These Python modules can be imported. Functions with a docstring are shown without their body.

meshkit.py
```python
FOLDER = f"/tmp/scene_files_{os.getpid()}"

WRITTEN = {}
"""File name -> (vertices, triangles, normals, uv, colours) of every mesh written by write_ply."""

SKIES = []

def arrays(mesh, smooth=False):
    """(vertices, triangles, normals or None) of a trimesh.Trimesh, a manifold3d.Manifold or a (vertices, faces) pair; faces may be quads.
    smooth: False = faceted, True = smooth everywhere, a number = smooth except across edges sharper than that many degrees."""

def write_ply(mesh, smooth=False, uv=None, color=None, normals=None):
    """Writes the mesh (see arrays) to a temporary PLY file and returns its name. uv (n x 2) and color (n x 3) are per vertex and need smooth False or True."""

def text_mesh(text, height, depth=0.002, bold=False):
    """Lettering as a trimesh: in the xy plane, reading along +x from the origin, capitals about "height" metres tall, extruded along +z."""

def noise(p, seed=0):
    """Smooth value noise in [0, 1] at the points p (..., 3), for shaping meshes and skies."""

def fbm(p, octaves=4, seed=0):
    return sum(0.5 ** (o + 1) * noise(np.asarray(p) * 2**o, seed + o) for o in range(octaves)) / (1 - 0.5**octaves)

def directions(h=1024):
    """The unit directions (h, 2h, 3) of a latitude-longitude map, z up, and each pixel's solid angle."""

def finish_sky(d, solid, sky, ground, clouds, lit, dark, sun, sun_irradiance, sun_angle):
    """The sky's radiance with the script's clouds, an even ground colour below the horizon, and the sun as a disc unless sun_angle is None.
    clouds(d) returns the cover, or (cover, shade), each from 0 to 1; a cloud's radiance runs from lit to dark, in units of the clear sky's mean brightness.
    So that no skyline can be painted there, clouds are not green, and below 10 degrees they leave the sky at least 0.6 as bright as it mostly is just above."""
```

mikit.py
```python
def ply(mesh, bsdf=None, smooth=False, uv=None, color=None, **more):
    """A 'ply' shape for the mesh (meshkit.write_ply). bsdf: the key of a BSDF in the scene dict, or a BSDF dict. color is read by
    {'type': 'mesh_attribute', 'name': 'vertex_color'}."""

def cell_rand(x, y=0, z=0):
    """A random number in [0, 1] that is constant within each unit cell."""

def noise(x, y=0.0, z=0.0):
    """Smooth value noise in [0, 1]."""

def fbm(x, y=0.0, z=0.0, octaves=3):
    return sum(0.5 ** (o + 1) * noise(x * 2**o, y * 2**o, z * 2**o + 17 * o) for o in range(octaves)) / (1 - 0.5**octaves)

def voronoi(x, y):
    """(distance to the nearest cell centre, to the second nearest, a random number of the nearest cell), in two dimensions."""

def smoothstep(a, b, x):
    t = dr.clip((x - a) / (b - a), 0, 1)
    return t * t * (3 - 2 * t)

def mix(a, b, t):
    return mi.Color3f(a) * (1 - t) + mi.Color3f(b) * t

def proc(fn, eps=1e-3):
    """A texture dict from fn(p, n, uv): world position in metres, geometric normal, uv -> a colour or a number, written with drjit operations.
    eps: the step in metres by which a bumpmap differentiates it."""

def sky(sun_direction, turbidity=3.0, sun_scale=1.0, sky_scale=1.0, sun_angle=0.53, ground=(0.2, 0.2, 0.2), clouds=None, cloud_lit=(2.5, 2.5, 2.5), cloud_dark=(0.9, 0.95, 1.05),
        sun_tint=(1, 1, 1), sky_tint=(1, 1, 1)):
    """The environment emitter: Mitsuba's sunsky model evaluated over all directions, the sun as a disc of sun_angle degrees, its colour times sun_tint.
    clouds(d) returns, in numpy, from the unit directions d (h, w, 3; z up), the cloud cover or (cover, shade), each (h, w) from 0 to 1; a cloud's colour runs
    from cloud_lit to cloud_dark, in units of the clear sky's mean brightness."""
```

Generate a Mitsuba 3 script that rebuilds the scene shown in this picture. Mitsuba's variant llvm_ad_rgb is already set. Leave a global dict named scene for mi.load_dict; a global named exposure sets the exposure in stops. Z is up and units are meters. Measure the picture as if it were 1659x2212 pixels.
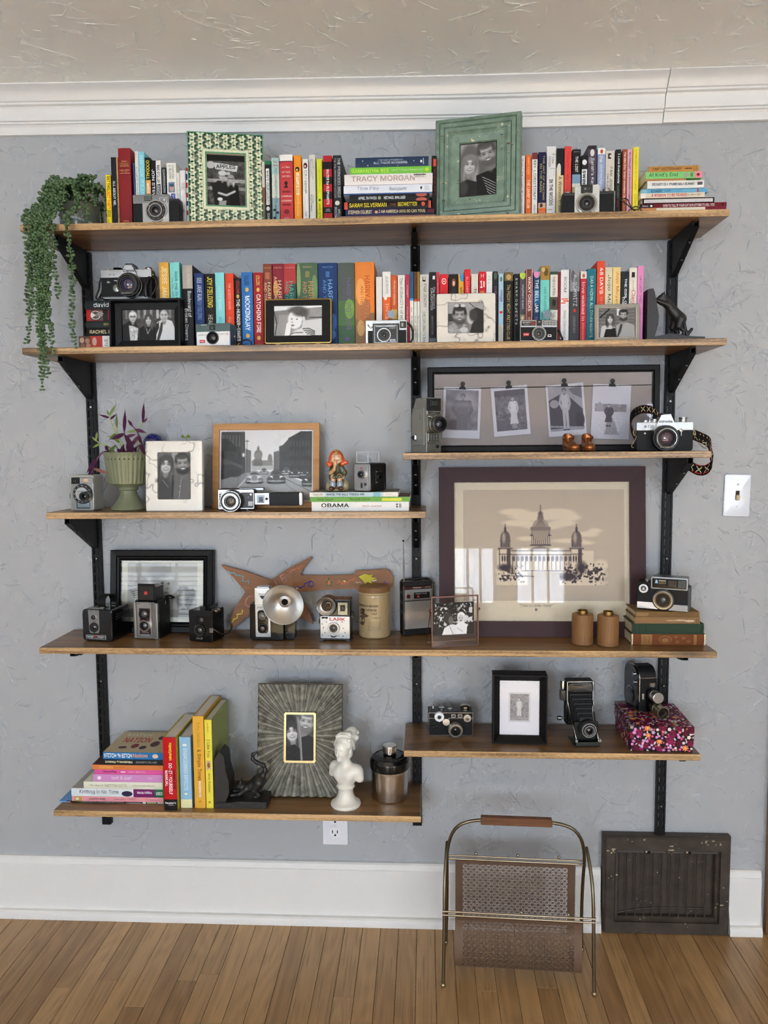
import math,random
import numpy as np,trimesh,manifold3d,shapely
import drjit as dr,mitsuba as mi
import mikit,meshkit
from mikit import noise,fbm,smoothstep,mix,cell_rand,voronoi
from scipy.ndimage import gaussian_filter
T4 = mi.ScalarTransform4f
scene,labels,used = {},{},{}
RNG = np.random.default_rng(7)

# ------------------------------------------------------------------ camera, light, exposure
CAM = dict(pos=(0.0,-2.15,1.357),yaw=math.radians(-2.994),pitch=math.radians(-4.778),roll=math.radians(-0.417),f=1699.7)
def camera_entry():
 cy,sy,cp,sp = math.cos(CAM['yaw']),math.sin(CAM['yaw']),math.cos(CAM['pitch']),math.sin(CAM['pitch'])
 f = np.array([sy*cp,cy*cp,sp]); r = np.array([cy,-sy,0]); u = np.cross(r,f)
 u2 = -math.sin(CAM['roll'])*r + math.cos(CAM['roll'])*u
 o = np.array(CAM['pos'])
 return {'type': 'perspective','fov_axis': 'x','fov': math.degrees(2*math.atan(829.5/CAM['f'])),'near_clip': 0.05,'far_clip': 60.0,
   'to_world': T4().look_at(origin=o.tolist(),target=(o+f).tolist(),up=u2.tolist())}
scene['camera'] = camera_entry()
exposure = 0.16
WINDOW_RADIANCE = (12.4,14.6,17.4)
WINDOWS = [(.28,.64,.85,1.36,.62),(.86,1.30,.85,1.36,.62),(2.05,3.12,.6,2.15,.72),(-3.15,-2.05,.85,1.95,.2),(-1.75,-.5,.7,2.1,1.0)]     # x0, x1, z0, z1 in the wall behind the camera, share of full daylight
BACK_Y = -5.4
SUN_WINDOW = (-4.9,-2.6,.5,2.05)     # y0, y1, z0, z1 of the sunny window in the right-hand wall
SUN_DIR,SUN = (-.9,.1,-.38),(62,80,108)
scene['sunlight'] = {'type': 'directional','direction': list(SUN_DIR),'irradiance': {'type': 'rgb','value': list(map(float,SUN))}}

# ------------------------------------------------------------------ helpers
def lin(c):
 if isinstance(c,str):
  c = c.lstrip('#')
  c = [int(c[i:i+2],16) for i in (0,2,4)] if len(c) == 6 else [int(ch*2,16) for ch in c]
 elif np.isscalar(c): c = (c,c,c)
 a = np.asarray(c,float)/255.0
 return np.where(a <= 0.04045,a/12.92,((a+0.055)/1.055)**2.4)
def srgb(c):
 if isinstance(c,str):
  c = c.lstrip('#'); c = [int(c[i:i+2],16) for i in (0,2,4)] if len(c) == 6 else [int(ch*2,16) for ch in c]
 return np.array((c,)*3 if np.isscalar(c) else c,float)
def C3(c): return mi.Color3f(*[float(x) for x in lin(c)])
def rgb(c): return {'type': 'rgb','value': [float(x) for x in lin(c)]}
def unpack(p,n,uv):
 """Surface colour: uv.x holds 256 red + green, uv.y blue, as constants over each face."""
 q = dr.floor(uv.x+.5); r = dr.floor(q/256); c = mi.Color3f(r,q-r*256,uv.y)/255
 return c*(c*(c*.305306011+.682171111)+.012522878)
TINTS = [((0,0,0),(255,255,255)),((38,36,48),(212,212,222)),((52,52,50),(206,206,200)),((70,68,76),(226,224,220)),((3,-6,11),(265,250,217))]
def print_tone(p,n,uv):
 """A photograph's paper: uv.x is the tone, uv.y the number of its tint."""
 t = uv.x/255; lo,hi = mi.Color3f(0),mi.Color3f(1)
 for i,(a,b) in enumerate(TINTS):
  on = dr.abs(uv.y-i) < .5; lo = dr.select(on,mi.Color3f(*[x/255 for x in a]),lo); hi = dr.select(on,mi.Color3f(*[x/255 for x in b]),hi)
 c = dr.clip(lo+(hi-lo)*t,0,1); return c*(c*(c*.305306011+.682171111)+.012522878)
def packed(c,mat,tint=0):
 c = np.clip(np.rint(np.asarray(c,float)),0,255)
 return np.stack([c[:,0]*256+c[:,1],c[:,2]],1)
VC = mikit.proc(unpack)
def pr(rough,metal=0.0,spec=0.5,base=VC,**k):
 return {'type': 'twosided','bsdf': {'type': 'principled','base_color': base,'roughness': rough,'metallic': metal,'specular': spec,**k}}
def key_of(name):
 n = used.get(name,0); used[name] = n+1
 return name if n == 0 else f'{name}_{n:03d}'
def rotm(axis,deg): return trimesh.transformations.rotation_matrix(math.radians(deg),axis)
def trm(x,y,z): return trimesh.transformations.translation_matrix((x,y,z))
def place(pos=(0,0,0),rotz=0,lean=0,roll=0):
 return trm(*pos) @ rotm([0,0,1],rotz) @ rotm([1,0,0],-lean) @ rotm([0,1,0],roll)

class MB:
 """Collects coloured pieces; emit() writes them as one mesh of the scene."""
 def __init__(self): self.v,self.f,self.c,self.n,self.tint = [],[],[],0,0
 def add(self,v,f,col,smooth=None,M=None):
  v,f = np.asarray(v,float),np.asarray(f,int)
  if f.shape[1] == 4: f = np.vstack([f[:,[0,1,2]],f[:,[0,2,3]]])
  if M is not None: v = v @ M[:3,:3].T + M[:3,3]
  cols = col if isinstance(col,np.ndarray) and col.ndim == 2 else None
  if smooth is None or smooth is False:
   cc = None if cols is None else cols[f.reshape(-1)]
   v = v[f.reshape(-1)]; f = np.arange(len(v)).reshape(-1,3)
   cols = cc
  elif smooth is not True:
   m = trimesh.graph.smooth_shade(trimesh.Trimesh(v,f,process=False),angle=math.radians(smooth),facet_minarea=None)
   v,f = np.array(m.vertices),np.array(m.faces)
  if cols is None: cols = np.tile(srgb(col),(len(v),1))
  self.v.append(v); self.f.append(f+self.n); self.c.append(cols); self.n += len(v)
  return self
 def mesh(self): return np.vstack(self.v),np.vstack(self.f),np.vstack(self.c)
 def box(self,x0,x1,y0,y1,z0,z1,col,r=0.0,M=None):
  v,f = rbox(x0,x1,y0,y1,z0,z1,r); return self.add(v,f,col,None,M)
 def loft(self,rings,col,smooth=35,caps=(True,True),closed=True,M=None):
  v,f = loft(rings,caps,closed); return self.add(v,f,col,smooth,M)
 def tube(self,pts,r,col,sides=8,M=None,caps=True):
  v,f = tube(pts,r,sides,caps); return self.add(v,f,col,50,M)
 def prism(self,poly,y0,y1,col,M=None,smooth=None,bevel=0.0):
  v,f = prism(poly,y0,y1,bevel); return self.add(v,f,col,smooth,M)
 def lathe(self,prof,col,n=32,M=None,smooth=35,axis='z',at=(0,0,0),caps=None):
  """prof: (radius, height) pairs along the axis; axis 'z' (up) or 'y' (towards the room is -y)."""
  a = np.arange(n)*2*np.pi/n; rings = []
  for r,h in prof:
   r = max(r,1e-5)
   if axis == 'z': rings.append(np.stack([r*np.cos(a),r*np.sin(a),a*0+h],1)+at)
   elif axis == 'y': rings.append(np.stack([r*np.cos(a),a*0+h,r*np.sin(a)],1)+at)
   else: rings.append(np.stack([a*0+h,r*np.cos(a),r*np.sin(a)],1)+at)
  return self.loft(rings,col,smooth,caps or (prof[0][0] > 1e-4,prof[-1][0] > 1e-4),True,M)

def rbox(x0,x1,y0,y1,z0,z1,r=0.0):
 lo,hi = np.minimum([x0,y0,z0],[x1,y1,z1]),np.maximum([x0,y0,z0],[x1,y1,z1])
 if r <= 0:
  v = np.array([[a,b,c] for a in (lo[0],hi[0]) for b in (lo[1],hi[1]) for c in (lo[2],hi[2])])
  return v,np.array([[0,1,3,2],[4,6,7,5],[0,4,5,1],[2,3,7,6],[0,2,6,4],[1,5,7,3]])
 r = min(r,0.49*float((hi-lo).min())); pts = []
 for a in (0,1):
  for b in (0,1):
   for c in (0,1):
    p = np.where([a,b,c],hi,lo); s = np.where([a,b,c],-1,1)*r
    for k in range(3):
     q = p+s; q[k] = p[k]; pts.append(q)
 return np.array(pts),RBOX_F
def _rbox_faces():
 idx = lambda a,b,c,k: (a*4+b*2+c)*3+k
 F = []
 for k in range(3):
  o = [i for i in range(3) if i != k]
  for s in (0,1):
   q = []
   for (u,w) in ((0,0),(1,0),(1,1),(0,1)):
    t = [0,0,0]; t[k] = s; t[o[0]] = u; t[o[1]] = w; q.append(idx(*t,k))
   F.append(q)
  for u in (0,1):
   for w in (0,1):
    t0,t1 = [0,0,0],[0,0,0]; t1[k] = 1
    t0[o[0]] = t1[o[0]] = u; t0[o[1]] = t1[o[1]] = w
    F.append([idx(*t0,o[0]),idx(*t1,o[0]),idx(*t1,o[1]),idx(*t0,o[1])])
 tri = []
 for q in F: tri += [[q[0],q[1],q[2]],[q[0],q[2],q[3]]]
 for a in (0,1):
  for b in (0,1):
   for c in (0,1): tri.append([idx(a,b,c,k) for k in range(3)])
 F = np.array(tri)
 P = np.array([[(1 if t else -1)*(1.0 if kk == k else .8) for kk,t in enumerate((a,b,c))] for a in (0,1) for b in (0,1) for c in (0,1) for k in range(3)])
 n = np.cross(P[F[:,1]]-P[F[:,0]],P[F[:,2]]-P[F[:,0]]); bad = (n*P[F].mean(1)).sum(1) < 0
 F[bad] = F[bad][:,::-1]
 return F
RBOX_F = _rbox_faces()
def loft(rings,caps=(True,True),closed=True):
 rings = [np.asarray(r,float) for r in rings]; N = len(rings[0]); v = np.vstack(rings); f = []
 m = N if closed else N-1
 i = np.arange(m); j = (i+1) % N
 for k in range(len(rings)-1): f.append(np.stack([k*N+i,k*N+j,(k+1)*N+j,(k+1)*N+i],1))
 f = np.vstack(f); f = np.vstack([f[:,[0,1,2]],f[:,[0,2,3]]])
 for s,k in ((0,0),(1,len(rings)-1)):
  if caps[s]:
   c = len(v); v = np.vstack([v,rings[k].mean(0)])
   q = np.stack([k*N+i,k*N+j,i*0+c],1)
   f = np.vstack([f,q[:,::-1] if s == 0 else q])
 return v,f
def tube(pts,r,sides=8,caps=True):
 p = np.asarray(pts,float); t = np.gradient(p,axis=0); t /= np.linalg.norm(t,axis=1,keepdims=True)+1e-12
 n = np.cross(t[0],[0,0,1.0] if abs(t[0][2]) < .9 else [1.0,0,0]); n /= np.linalg.norm(n)
 a = np.arange(sides)*2*np.pi/sides; rr = np.broadcast_to(r,(len(p),)); rings = []
 for k in range(len(p)):
  n = n-t[k]*(n@t[k]); n /= np.linalg.norm(n)+1e-12; b = np.cross(t[k],n)
  rings.append(p[k]+rr[k]*(np.cos(a)[:,None]*n+np.sin(a)[:,None]*b))
 return loft(rings,(caps,caps))
def ribbon(pts,across,w,th):
 """A flat strap along pts, w wide in the direction across (one vector or one per point), th thick."""
 p = np.asarray(pts,float); ac = np.broadcast_to(np.asarray(across,float),p.shape).copy(); ac /= np.linalg.norm(ac,axis=1,keepdims=True)
 t = np.gradient(p,axis=0); t /= np.linalg.norm(t,axis=1,keepdims=True)+1e-12
 nn = np.cross(t,ac); nn /= np.linalg.norm(nn,axis=1,keepdims=True)+1e-12
 return [np.array([p[k]-ac[k]*w/2-nn[k]*th/2,p[k]+ac[k]*w/2-nn[k]*th/2,p[k]+ac[k]*w/2+nn[k]*th/2,p[k]-ac[k]*w/2+nn[k]*th/2]) for k in range(len(p))]
def smooth_path(pts,n=40):
 p = np.asarray(pts,float); d = np.r_[0,np.cumsum(np.linalg.norm(np.diff(p,axis=0),axis=1))]
 from scipy.interpolate import PchipInterpolator,CubicSpline
 return CubicSpline(d,p)(np.linspace(0,d[-1],n))
def prism(poly,y0,y1,bevel=0.0):
 """Polygon in the x-z plane (shapely or point list) extruded along y from y0 (front) to y1."""
 g = poly if hasattr(poly,'geom_type') else shapely.Polygon(poly)
 V,F,n = [],[],0
 for q in getattr(g,'geoms',[g]):
  if q.is_empty: continue
  m = trimesh.creation.extrude_polygon(q,1.0,engine='earcut')
  v = np.array(m.vertices); v = np.stack([v[:,0],y1+(y0-y1)*v[:,2],v[:,1]],1)
  V.append(v); F.append(np.array(m.faces)+n); n += len(v)
 return np.vstack(V),np.vstack(F)
def rrect(x0,x1,z0,z1,r,n=5):
 """Rounded rectangle outline in x-z, anticlockwise seen from the front."""
 r = min(r,.499*abs(x1-x0),.499*abs(z1-z0)); out = []
 for cx,cz,a0 in ((x1-r,z0+r,-90),(x1-r,z1-r,0),(x0+r,z1-r,90),(x0+r,z0+r,180)):
  for k in range(n+1):
   a = math.radians(a0+90*k/n); out.append((cx+r*math.cos(a),cz+r*math.sin(a)))
 return np.array(out)
def rr_rings(x0,x1,z0,z1,r,y0,y1,c=0.0,n=5):
 """Rounded-rectangle block: rings from front y0 to back y1 with edge chamfer c."""
 def ring(i,y):
  p = rrect(x0+i,x1-i,z0+i,z1-i,max(r-i,1e-4),n); return np.stack([p[:,0],p[:,0]*0+y,p[:,1]],1)
 if c <= 0: return [ring(0,y1),ring(0,y0)]
 return [ring(c,y0),ring(c*.3,y0+c*.3),ring(0,y0+c),ring(0,y1-c),ring(c*.3,y1-c*.3),ring(c,y1)][::-1]
_text = {}
def text_flat(s,bold=False):
 """Front faces of the lettering, scaled to a width of 1 (x) with capitals' height in the same unit, origin at lower left."""
 k = (s,bold)
 if k not in _text:
  m = meshkit.text_mesh(s,.01,bold=bold); keep = m.face_normals[:,2] > .5
  f = np.array(m.faces)[keep]; idx,inv = np.unique(f,return_inverse=True); v = np.array(m.vertices)[idx]; f = inv.reshape(-1,3)
  _text[k] = (v[:,:2]-v[:,:2].min(0),np.ptp(v[:,:2],axis=0),f)
 return _text[k]
def sn(sdf,lo,hi,h):
 """Surface nets over a vectorised signed distance function."""
 lo,hi = np.asarray(lo,float),np.asarray(hi,float); n = np.ceil((hi-lo)/h).astype(int)+1
 g = np.stack(np.meshgrid(*[lo[k]+h*np.arange(n[k]) for k in range(3)],indexing='ij'),-1)
 d = sdf(g.reshape(-1,3)).reshape(n); s = d < 0
 acc = np.zeros((*(n-1),3)); cnt = np.zeros(n-1)
 corners = [(a,b,c) for a in (0,1) for b in (0,1) for c in (0,1)]
 sl = lambda o: tuple(slice(o[k],n[k]-1+o[k]) for k in range(3))
 for a in corners:
  for k in range(3):
   if a[k]: continue
   b = list(a); b[k] = 1
   da,db = d[sl(a)],d[sl(b)]; cr = (da < 0) != (db < 0)
   t = np.where(cr,da/np.where(cr,da-db,1),0)
   p = np.zeros((*(n-1),3)); p[:] = a; p[...,k] += t
   acc += np.where(cr[...,None],p,0); cnt += cr
 on = cnt > 0; ids = -np.ones(n-1,int); ids[on] = np.arange(on.sum())
 cell = np.stack(np.meshgrid(*[np.arange(n[k]-1) for k in range(3)],indexing='ij'),-1)
 v = lo+h*(cell[on]+acc[on]/cnt[on][:,None]); F = []
 for k in range(3):
  o = [(k+1) % 3,(k+2) % 3]
  a = [slice(None)]*3; b = [slice(None)]*3; a[k] = slice(0,n[k]-1); b[k] = slice(1,n[k])
  sa,sb = s[tuple(a)],s[tuple(b)]; i,j,l = np.nonzero(sa != sb); c = np.stack([i,j,l],1)
  ok = (c[:,o[0]] > 0) & (c[:,o[1]] > 0) & (c[:,o[0]] < n[o[0]]-1) & (c[:,o[1]] < n[o[1]]-1); c = c[ok]
  inside = sa[tuple(c.T)]
  q = []
  for (u,w) in ((1,1),(0,1),(0,0),(1,0)):
   e = c.copy(); e[:,o[0]] -= u; e[:,o[1]] -= w; q.append(ids[tuple(e.T)])
  q = np.stack(q,1); q[~inside] = q[~inside][:,::-1]; F.append(q)
 F = np.vstack(F); F = F[(F >= 0).all(1)]
 return v,np.vstack([F[:,[0,1,2]],F[:,[0,2,3]]])
def smin(a,b,k):
 if k <= 0: return np.minimum(a,b)
 h = np.clip(.5+.5*(b-a)/k,0,1); return b*(1-h)+a*h-k*h*(1-h)
def cone(p,a,b,ra,rb):
 a,b = np.asarray(a,float),np.asarray(b,float); d = b-a; t = np.clip(((p-a)@d)/max(d@d,1e-12),0,1)
 return np.linalg.norm(p-a-t[:,None]*d,axis=1)-(ra+(rb-ra)*t)
def ellip(p,c,r,R=None):
 q = p-np.asarray(c,float)
 if R is not None: q = q @ R[:3,:3]
 r = np.asarray(r,float); k0 = np.linalg.norm(q/r,axis=1); k1 = np.linalg.norm(q/(r*r),axis=1)
 return k0*(k0-1)/np.maximum(k1,1e-9)
def sculpt(prims,h,k=.006,pad=.01):
 """Smooth union of ('c', a, b, ra, rb[, k]) cones, ('e', c, r[, R[, k]]) ellipsoids; a leading '-' carves."""
 pts = []
 for q in prims:
  if q[0][-1] == 'c': pts += [np.asarray(q[1])-max(q[3],q[4]),np.asarray(q[2])-max(q[3],q[4]),np.asarray(q[1])+max(q[3],q[4]),np.asarray(q[2])+max(q[3],q[4])]
  else: pts += [np.asarray(q[1])-max(q[2]),np.asarray(q[1])+max(q[2])]
 lo,hi = np.min(pts,0)-pad,np.max(pts,0)+pad
 def f(p):
  d = np.full(len(p),9.0)
  for q in prims:
   if q[0][-1] == 'c': e = cone(p,*q[1:5]); kk = q[5] if len(q) > 5 else k
   else: e = ellip(p,q[1],q[2],q[3] if len(q) > 3 else None); kk = q[4] if len(q) > 4 else k
   d = -smin(-d,e,kk) if q[0][0] == '-' else smin(d,e,kk)
  return d
 return sn(f,lo,hi,h)

class Thing:
 """A top-level object: parts drawn in its own metres, then set down at M. Parts are named 'part', 'part/sub' and '#n' for repeats."""
 def __init__(self,name,label,cat,M=None,group=None,kind=None,s=1.0,o=(0,0)):
  self.key = key_of(name); self.M = np.eye(4) if M is None else M; self.parts = {}; self.plabel = {}; self.s,self.o = s,o
  labels[self.key] = {'label': label,'category': cat}
  if group: labels[self.key]['group'] = group
  if kind: labels[self.key]['kind'] = kind
 def mb(self,part,mat='paint',label=None):
  if part not in self.parts: self.parts[part] = (MB(),mat)
  if label: self.plabel[part] = label
  return self.parts[part][0]
 def done(self,uv=None):
  n = {}
  for part,(b,mat) in self.parts.items():
   path = '__'.join(q.split('#')[0] for q in part.split('/')) if part else ''
   key = self.key
   if part:
    full = self.key; acc = ''
    for q in part.split('/'):
     acc = acc+'/'+q; full = self._names.setdefault(acc,None) or self._new(acc,full,q.split('#')[0])
    key = full
   v,f,c = b.mesh(); v = v @ self.M[:3,:3].T + self.M[:3,3]
   if mat == 'photo': u = np.stack([c.mean(1),c[:,0]*0+b.tint],1)
   else: u = np.tile(uv,(len(v),1)) if mat == 'timber' else packed(c,mat)
   scene[key] = mikit.ply((v,f),mat,smooth=True,uv=u)
   if part in self.plabel: labels[key] = {'label': self.plabel[part]}
  return self
 @property
 def _names(self): return self.__dict__.setdefault('_n',{})
 def _new(self,acc,parent,base):
  k = key_of(parent+'__'+base); self._names[acc] = k; return k
 # ---- drawing in plan units: u right, v down, scale s metres per unit, origin o = bottom centre
 def X(self,u): return (u-self.o[0])*self.s
 def Z(self,v): return (self.o[1]-v)*self.s
 def box(self,part,u0,v0,u1,v1,y0,y1,col,mat='paint',r=.0008):
  self.mb(part,mat).box(self.X(u0),self.X(u1),y0*.001,y1*.001,self.Z(v1),self.Z(v0),col,r); return self
 def block(self,part,u0,v0,u1,v1,rad,y0,y1,col,mat='paint',c=.0012,n=5):
  self.mb(part,mat).loft(rr_rings(self.X(u0),self.X(u1),self.Z(v1),self.Z(v0),rad*.001,y0*.001,y1*.001,c,n),col,35); return self
 def disc(self,part,u,v,prof,col,mat='paint',n=32,caps=None):
  """prof: (radius in plan units, y in mm) pairs from back to front or front to back."""
  b = self.mb(part,mat); pr_ = [(r*self.s,y*.001) for r,y in prof]
  if pr_[0][1] < pr_[-1][1]: pr_ = pr_[::-1]
  b.lathe(pr_,col,n,None,30,'y',(self.X(u),0,self.Z(v)),caps=caps); return self
 def knob(self,part,u,y,prof,col,mat='chrome',n=24):
  """Turned part standing up: prof (radius in units, v) from bottom to top at depth y mm."""
  self.mb(part,mat).lathe([(r*self.s,self.Z(v)) for r,v in prof],col,n,None,30,'z',(self.X(u),y*.001,0)); return self
 def poly(self,part,pts,y0,y1,col,mat='paint'):
  self.mb(part,mat).prism([(self.X(u),self.Z(v)) for u,v in pts],y0*.001,y1*.001,col); return self
 def text(self,part,s,u0,v0,u1,v1,y,col,mat='print',bold=False,slant=0.0):
  v,size,f = text_flat(s,bold); b = self.mb(part,mat)
  q = v/size; q[:,0] += slant*q[:,1]
  x = self.X(u0)+q[:,0]*(self.X(u1)-self.X(u0)); z = self.Z(v1)+q[:,1]*(self.Z(v0)-self.Z(v1))
  b.add(np.stack([x,x*0+y*.001,z],1),f,col); return self
 def path(self,part,pts,r,col,mat='paint',sides=8,n=30):
  """pts (u, y mm, v) smoothed into a tube of radius r mm."""
  p = [(self.X(u),y*.001,self.Z(v)) for u,y,v in pts]
  self.mb(part,mat).tube(smooth_path(p,n) if len(p) > 2 else p,r*.001,col,sides); return self
def struct(key,mb,mat,label=None,parent=None,uv=None,smooth=True):
 v,f,c = mb.mesh()
 scene[key] = mikit.ply((v,f),mat,smooth=smooth,uv=packed(c,mat))
 if '__' not in key:
  labels[key] = {'kind': 'structure'}
  if label: labels[key]['label'] = label

# ------------------------------------------------------------------ materials
scene['matte'] = pr(.85,spec=.15)
scene['paint'] = pr(.42)
scene['black_paint'] = pr(.5,spec=.22)
scene['print'] = pr(.5,spec=.2)
scene['gloss'] = pr(.12)
scene['photo'] = pr(.35,spec=.15,base=mikit.proc(print_tone))
scene['satin'] = pr(.34,1.0,base=mikit.proc(lambda p,n,uv: unpack(p,n,uv)*.66))
scene['chrome'] = pr(.12,1.0)
scene['leather'] = {'type': 'bumpmap','bump': mikit.proc(lambda p,n,uv: .0004*fbm(p.x*900,p.y*900,p.z*900,2),eps=4e-4),'nested': pr(.5,spec=.22)}
scene['ceramic'] = pr(.2,spec=.5,clearcoat=.5)
scene['leaf'] = {'type': 'principledthin','base_color': VC,'roughness': .45,'diff_trans': .5}
scene['pane'] = {'type': 'thindielectric','int_ior': 1.36}
scene['clear_glass'] = {'type': 'dielectric','int_ior': 1.5}
def shelf_wood(p,n,uv):
 y = p.y+.004*fbm(p.x*6,p.y*20,p.z*7,2)
 d1,d2,r = voronoi(p.x*2.3+p.z*3.1,p.y*4.5+p.z*7.7)
 kn = dr.exp(-dr.square(d1*6.5)); warp = .05*dr.exp(-dr.square(d1*2.6))*dr.select(r > .45,1.,0.)
 a = fbm(p.x*1.4+p.z*9,(y+warp)*38,p.z*38,3)
 b = noise(p.x*9,(y+warp)*260,p.z*260)
 t = dr.clip(1.25*a+.3*b-.25,0,1)
 dark,light = C3((58,40,24)),C3((126,96,60))
 c = mix(dark,light,t)
 edge = dr.select(n.y < -.7,1.,0.)
 e = fbm(p.x*5,p.z*160,3.3+p.z*11,3); e2 = noise(p.x*150,p.z*900,1.)
 c2 = mix(C3((100,74,44)),C3((206,168,118)),dr.clip(1.7*e+.4*e2-.5,0,1))
 c = mix(c,c2,edge)
 return mix(c,C3((40,25,15)),.75*kn*dr.select(r > .45,1.,0.))
scene['shelf_wood'] = pr(.34,base=mikit.proc(shelf_wood),spec=.5)
def oak(p,n,uv):
 t = uv.x; g = fbm(p.x*95+uv.y*31,p.y*3.2,uv.y*17,3); h = noise(p.x*420,p.y*11,uv.y*5)
 cath = .5+.5*dr.sin(60*p.x+9*fbm(p.x*14,p.y*2.0,uv.y*9,2)*6.28)
 c = mix(C3((108,78,47)),C3((194,154,104)),dr.clip(.08+.5*t+.34*g+.12*cath,0,1))
 return c*(1-.35*smoothstep(.62,.95,h))
scene['oak'] = pr(.3,base=mikit.proc(oak),spec=.5)
def wood_any(p,n,uv):
 """uv.x chooses the timber, uv.y the direction of the grain (0 along x, 1 along z)."""
 a = dr.select(uv.y > .5,p.z,p.x); q = dr.select(uv.y > .5,p.x,p.z)
 g = fbm(a*5,q*110+p.y*60,p.y*110,3); h = noise(a*30,q*700,p.y*500)
 k = dr.clip(.15+.65*g+.3*h-.1,0,1)
 def col(lo,hi): return mix(C3(lo),C3(hi),k)
 pal = [((152,104,58),(203,158,104)),((92,64,38),(140,102,64)),((72,46,30),(120,80,54)),((100,64,38),(148,102,64)),((148,108,66),(196,156,108))]
 c = col(*pal[0])
 for i in range(1,5): c = dr.select(uv.x > i-.5,col(*pal[i]),c)
 return c
scene['timber'] = pr(.5,base=mikit.proc(wood_any),spec=.3)
scene['wall_paint'] = {'type': 'bumpmap','bump': mikit.proc(lambda p,n,uv: .0016*fbm(p.x*14,p.y*14,p.z*14,3)+.00018*noise(p.x*240,p.y*240,p.z*240),eps=2e-3),'nested': pr(.48,spec=.4)}
def chipped(p,n,uv):
 a = fbm(p.x*60,p.y*60,p.z*60,3); e = noise(p.x*260,p.y*260,p.z*40)*noise(p.x*40,p.y*260,p.z*260)
 c = mix(C3((82,106,94)),C3((122,144,130)),a)
 c = mix(c,C3((196,190,160)),smoothstep(.5,.62,e)*smoothstep(.4,.6,a))
 return mix(c,C3((70,56,44)),smoothstep(.55,.7,e*fbm(p.x*90+3,p.y*90,p.z*90,2)*1.7))
scene['distressed'] = pr(.55,base=mikit.proc(chipped))
def galv(p,n,uv):
 d1,d2,r = voronoi(p.x*95,p.z*95)
 return mix(C3((70,69,62)),C3((138,136,124)),dr.clip(.25+.45*r+.5*(fbm(p.x*60,p.z*60,1.,2)-.5),0,1))
scene['galvanised'] = pr(.5,.35,base=mikit.proc(galv))
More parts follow.
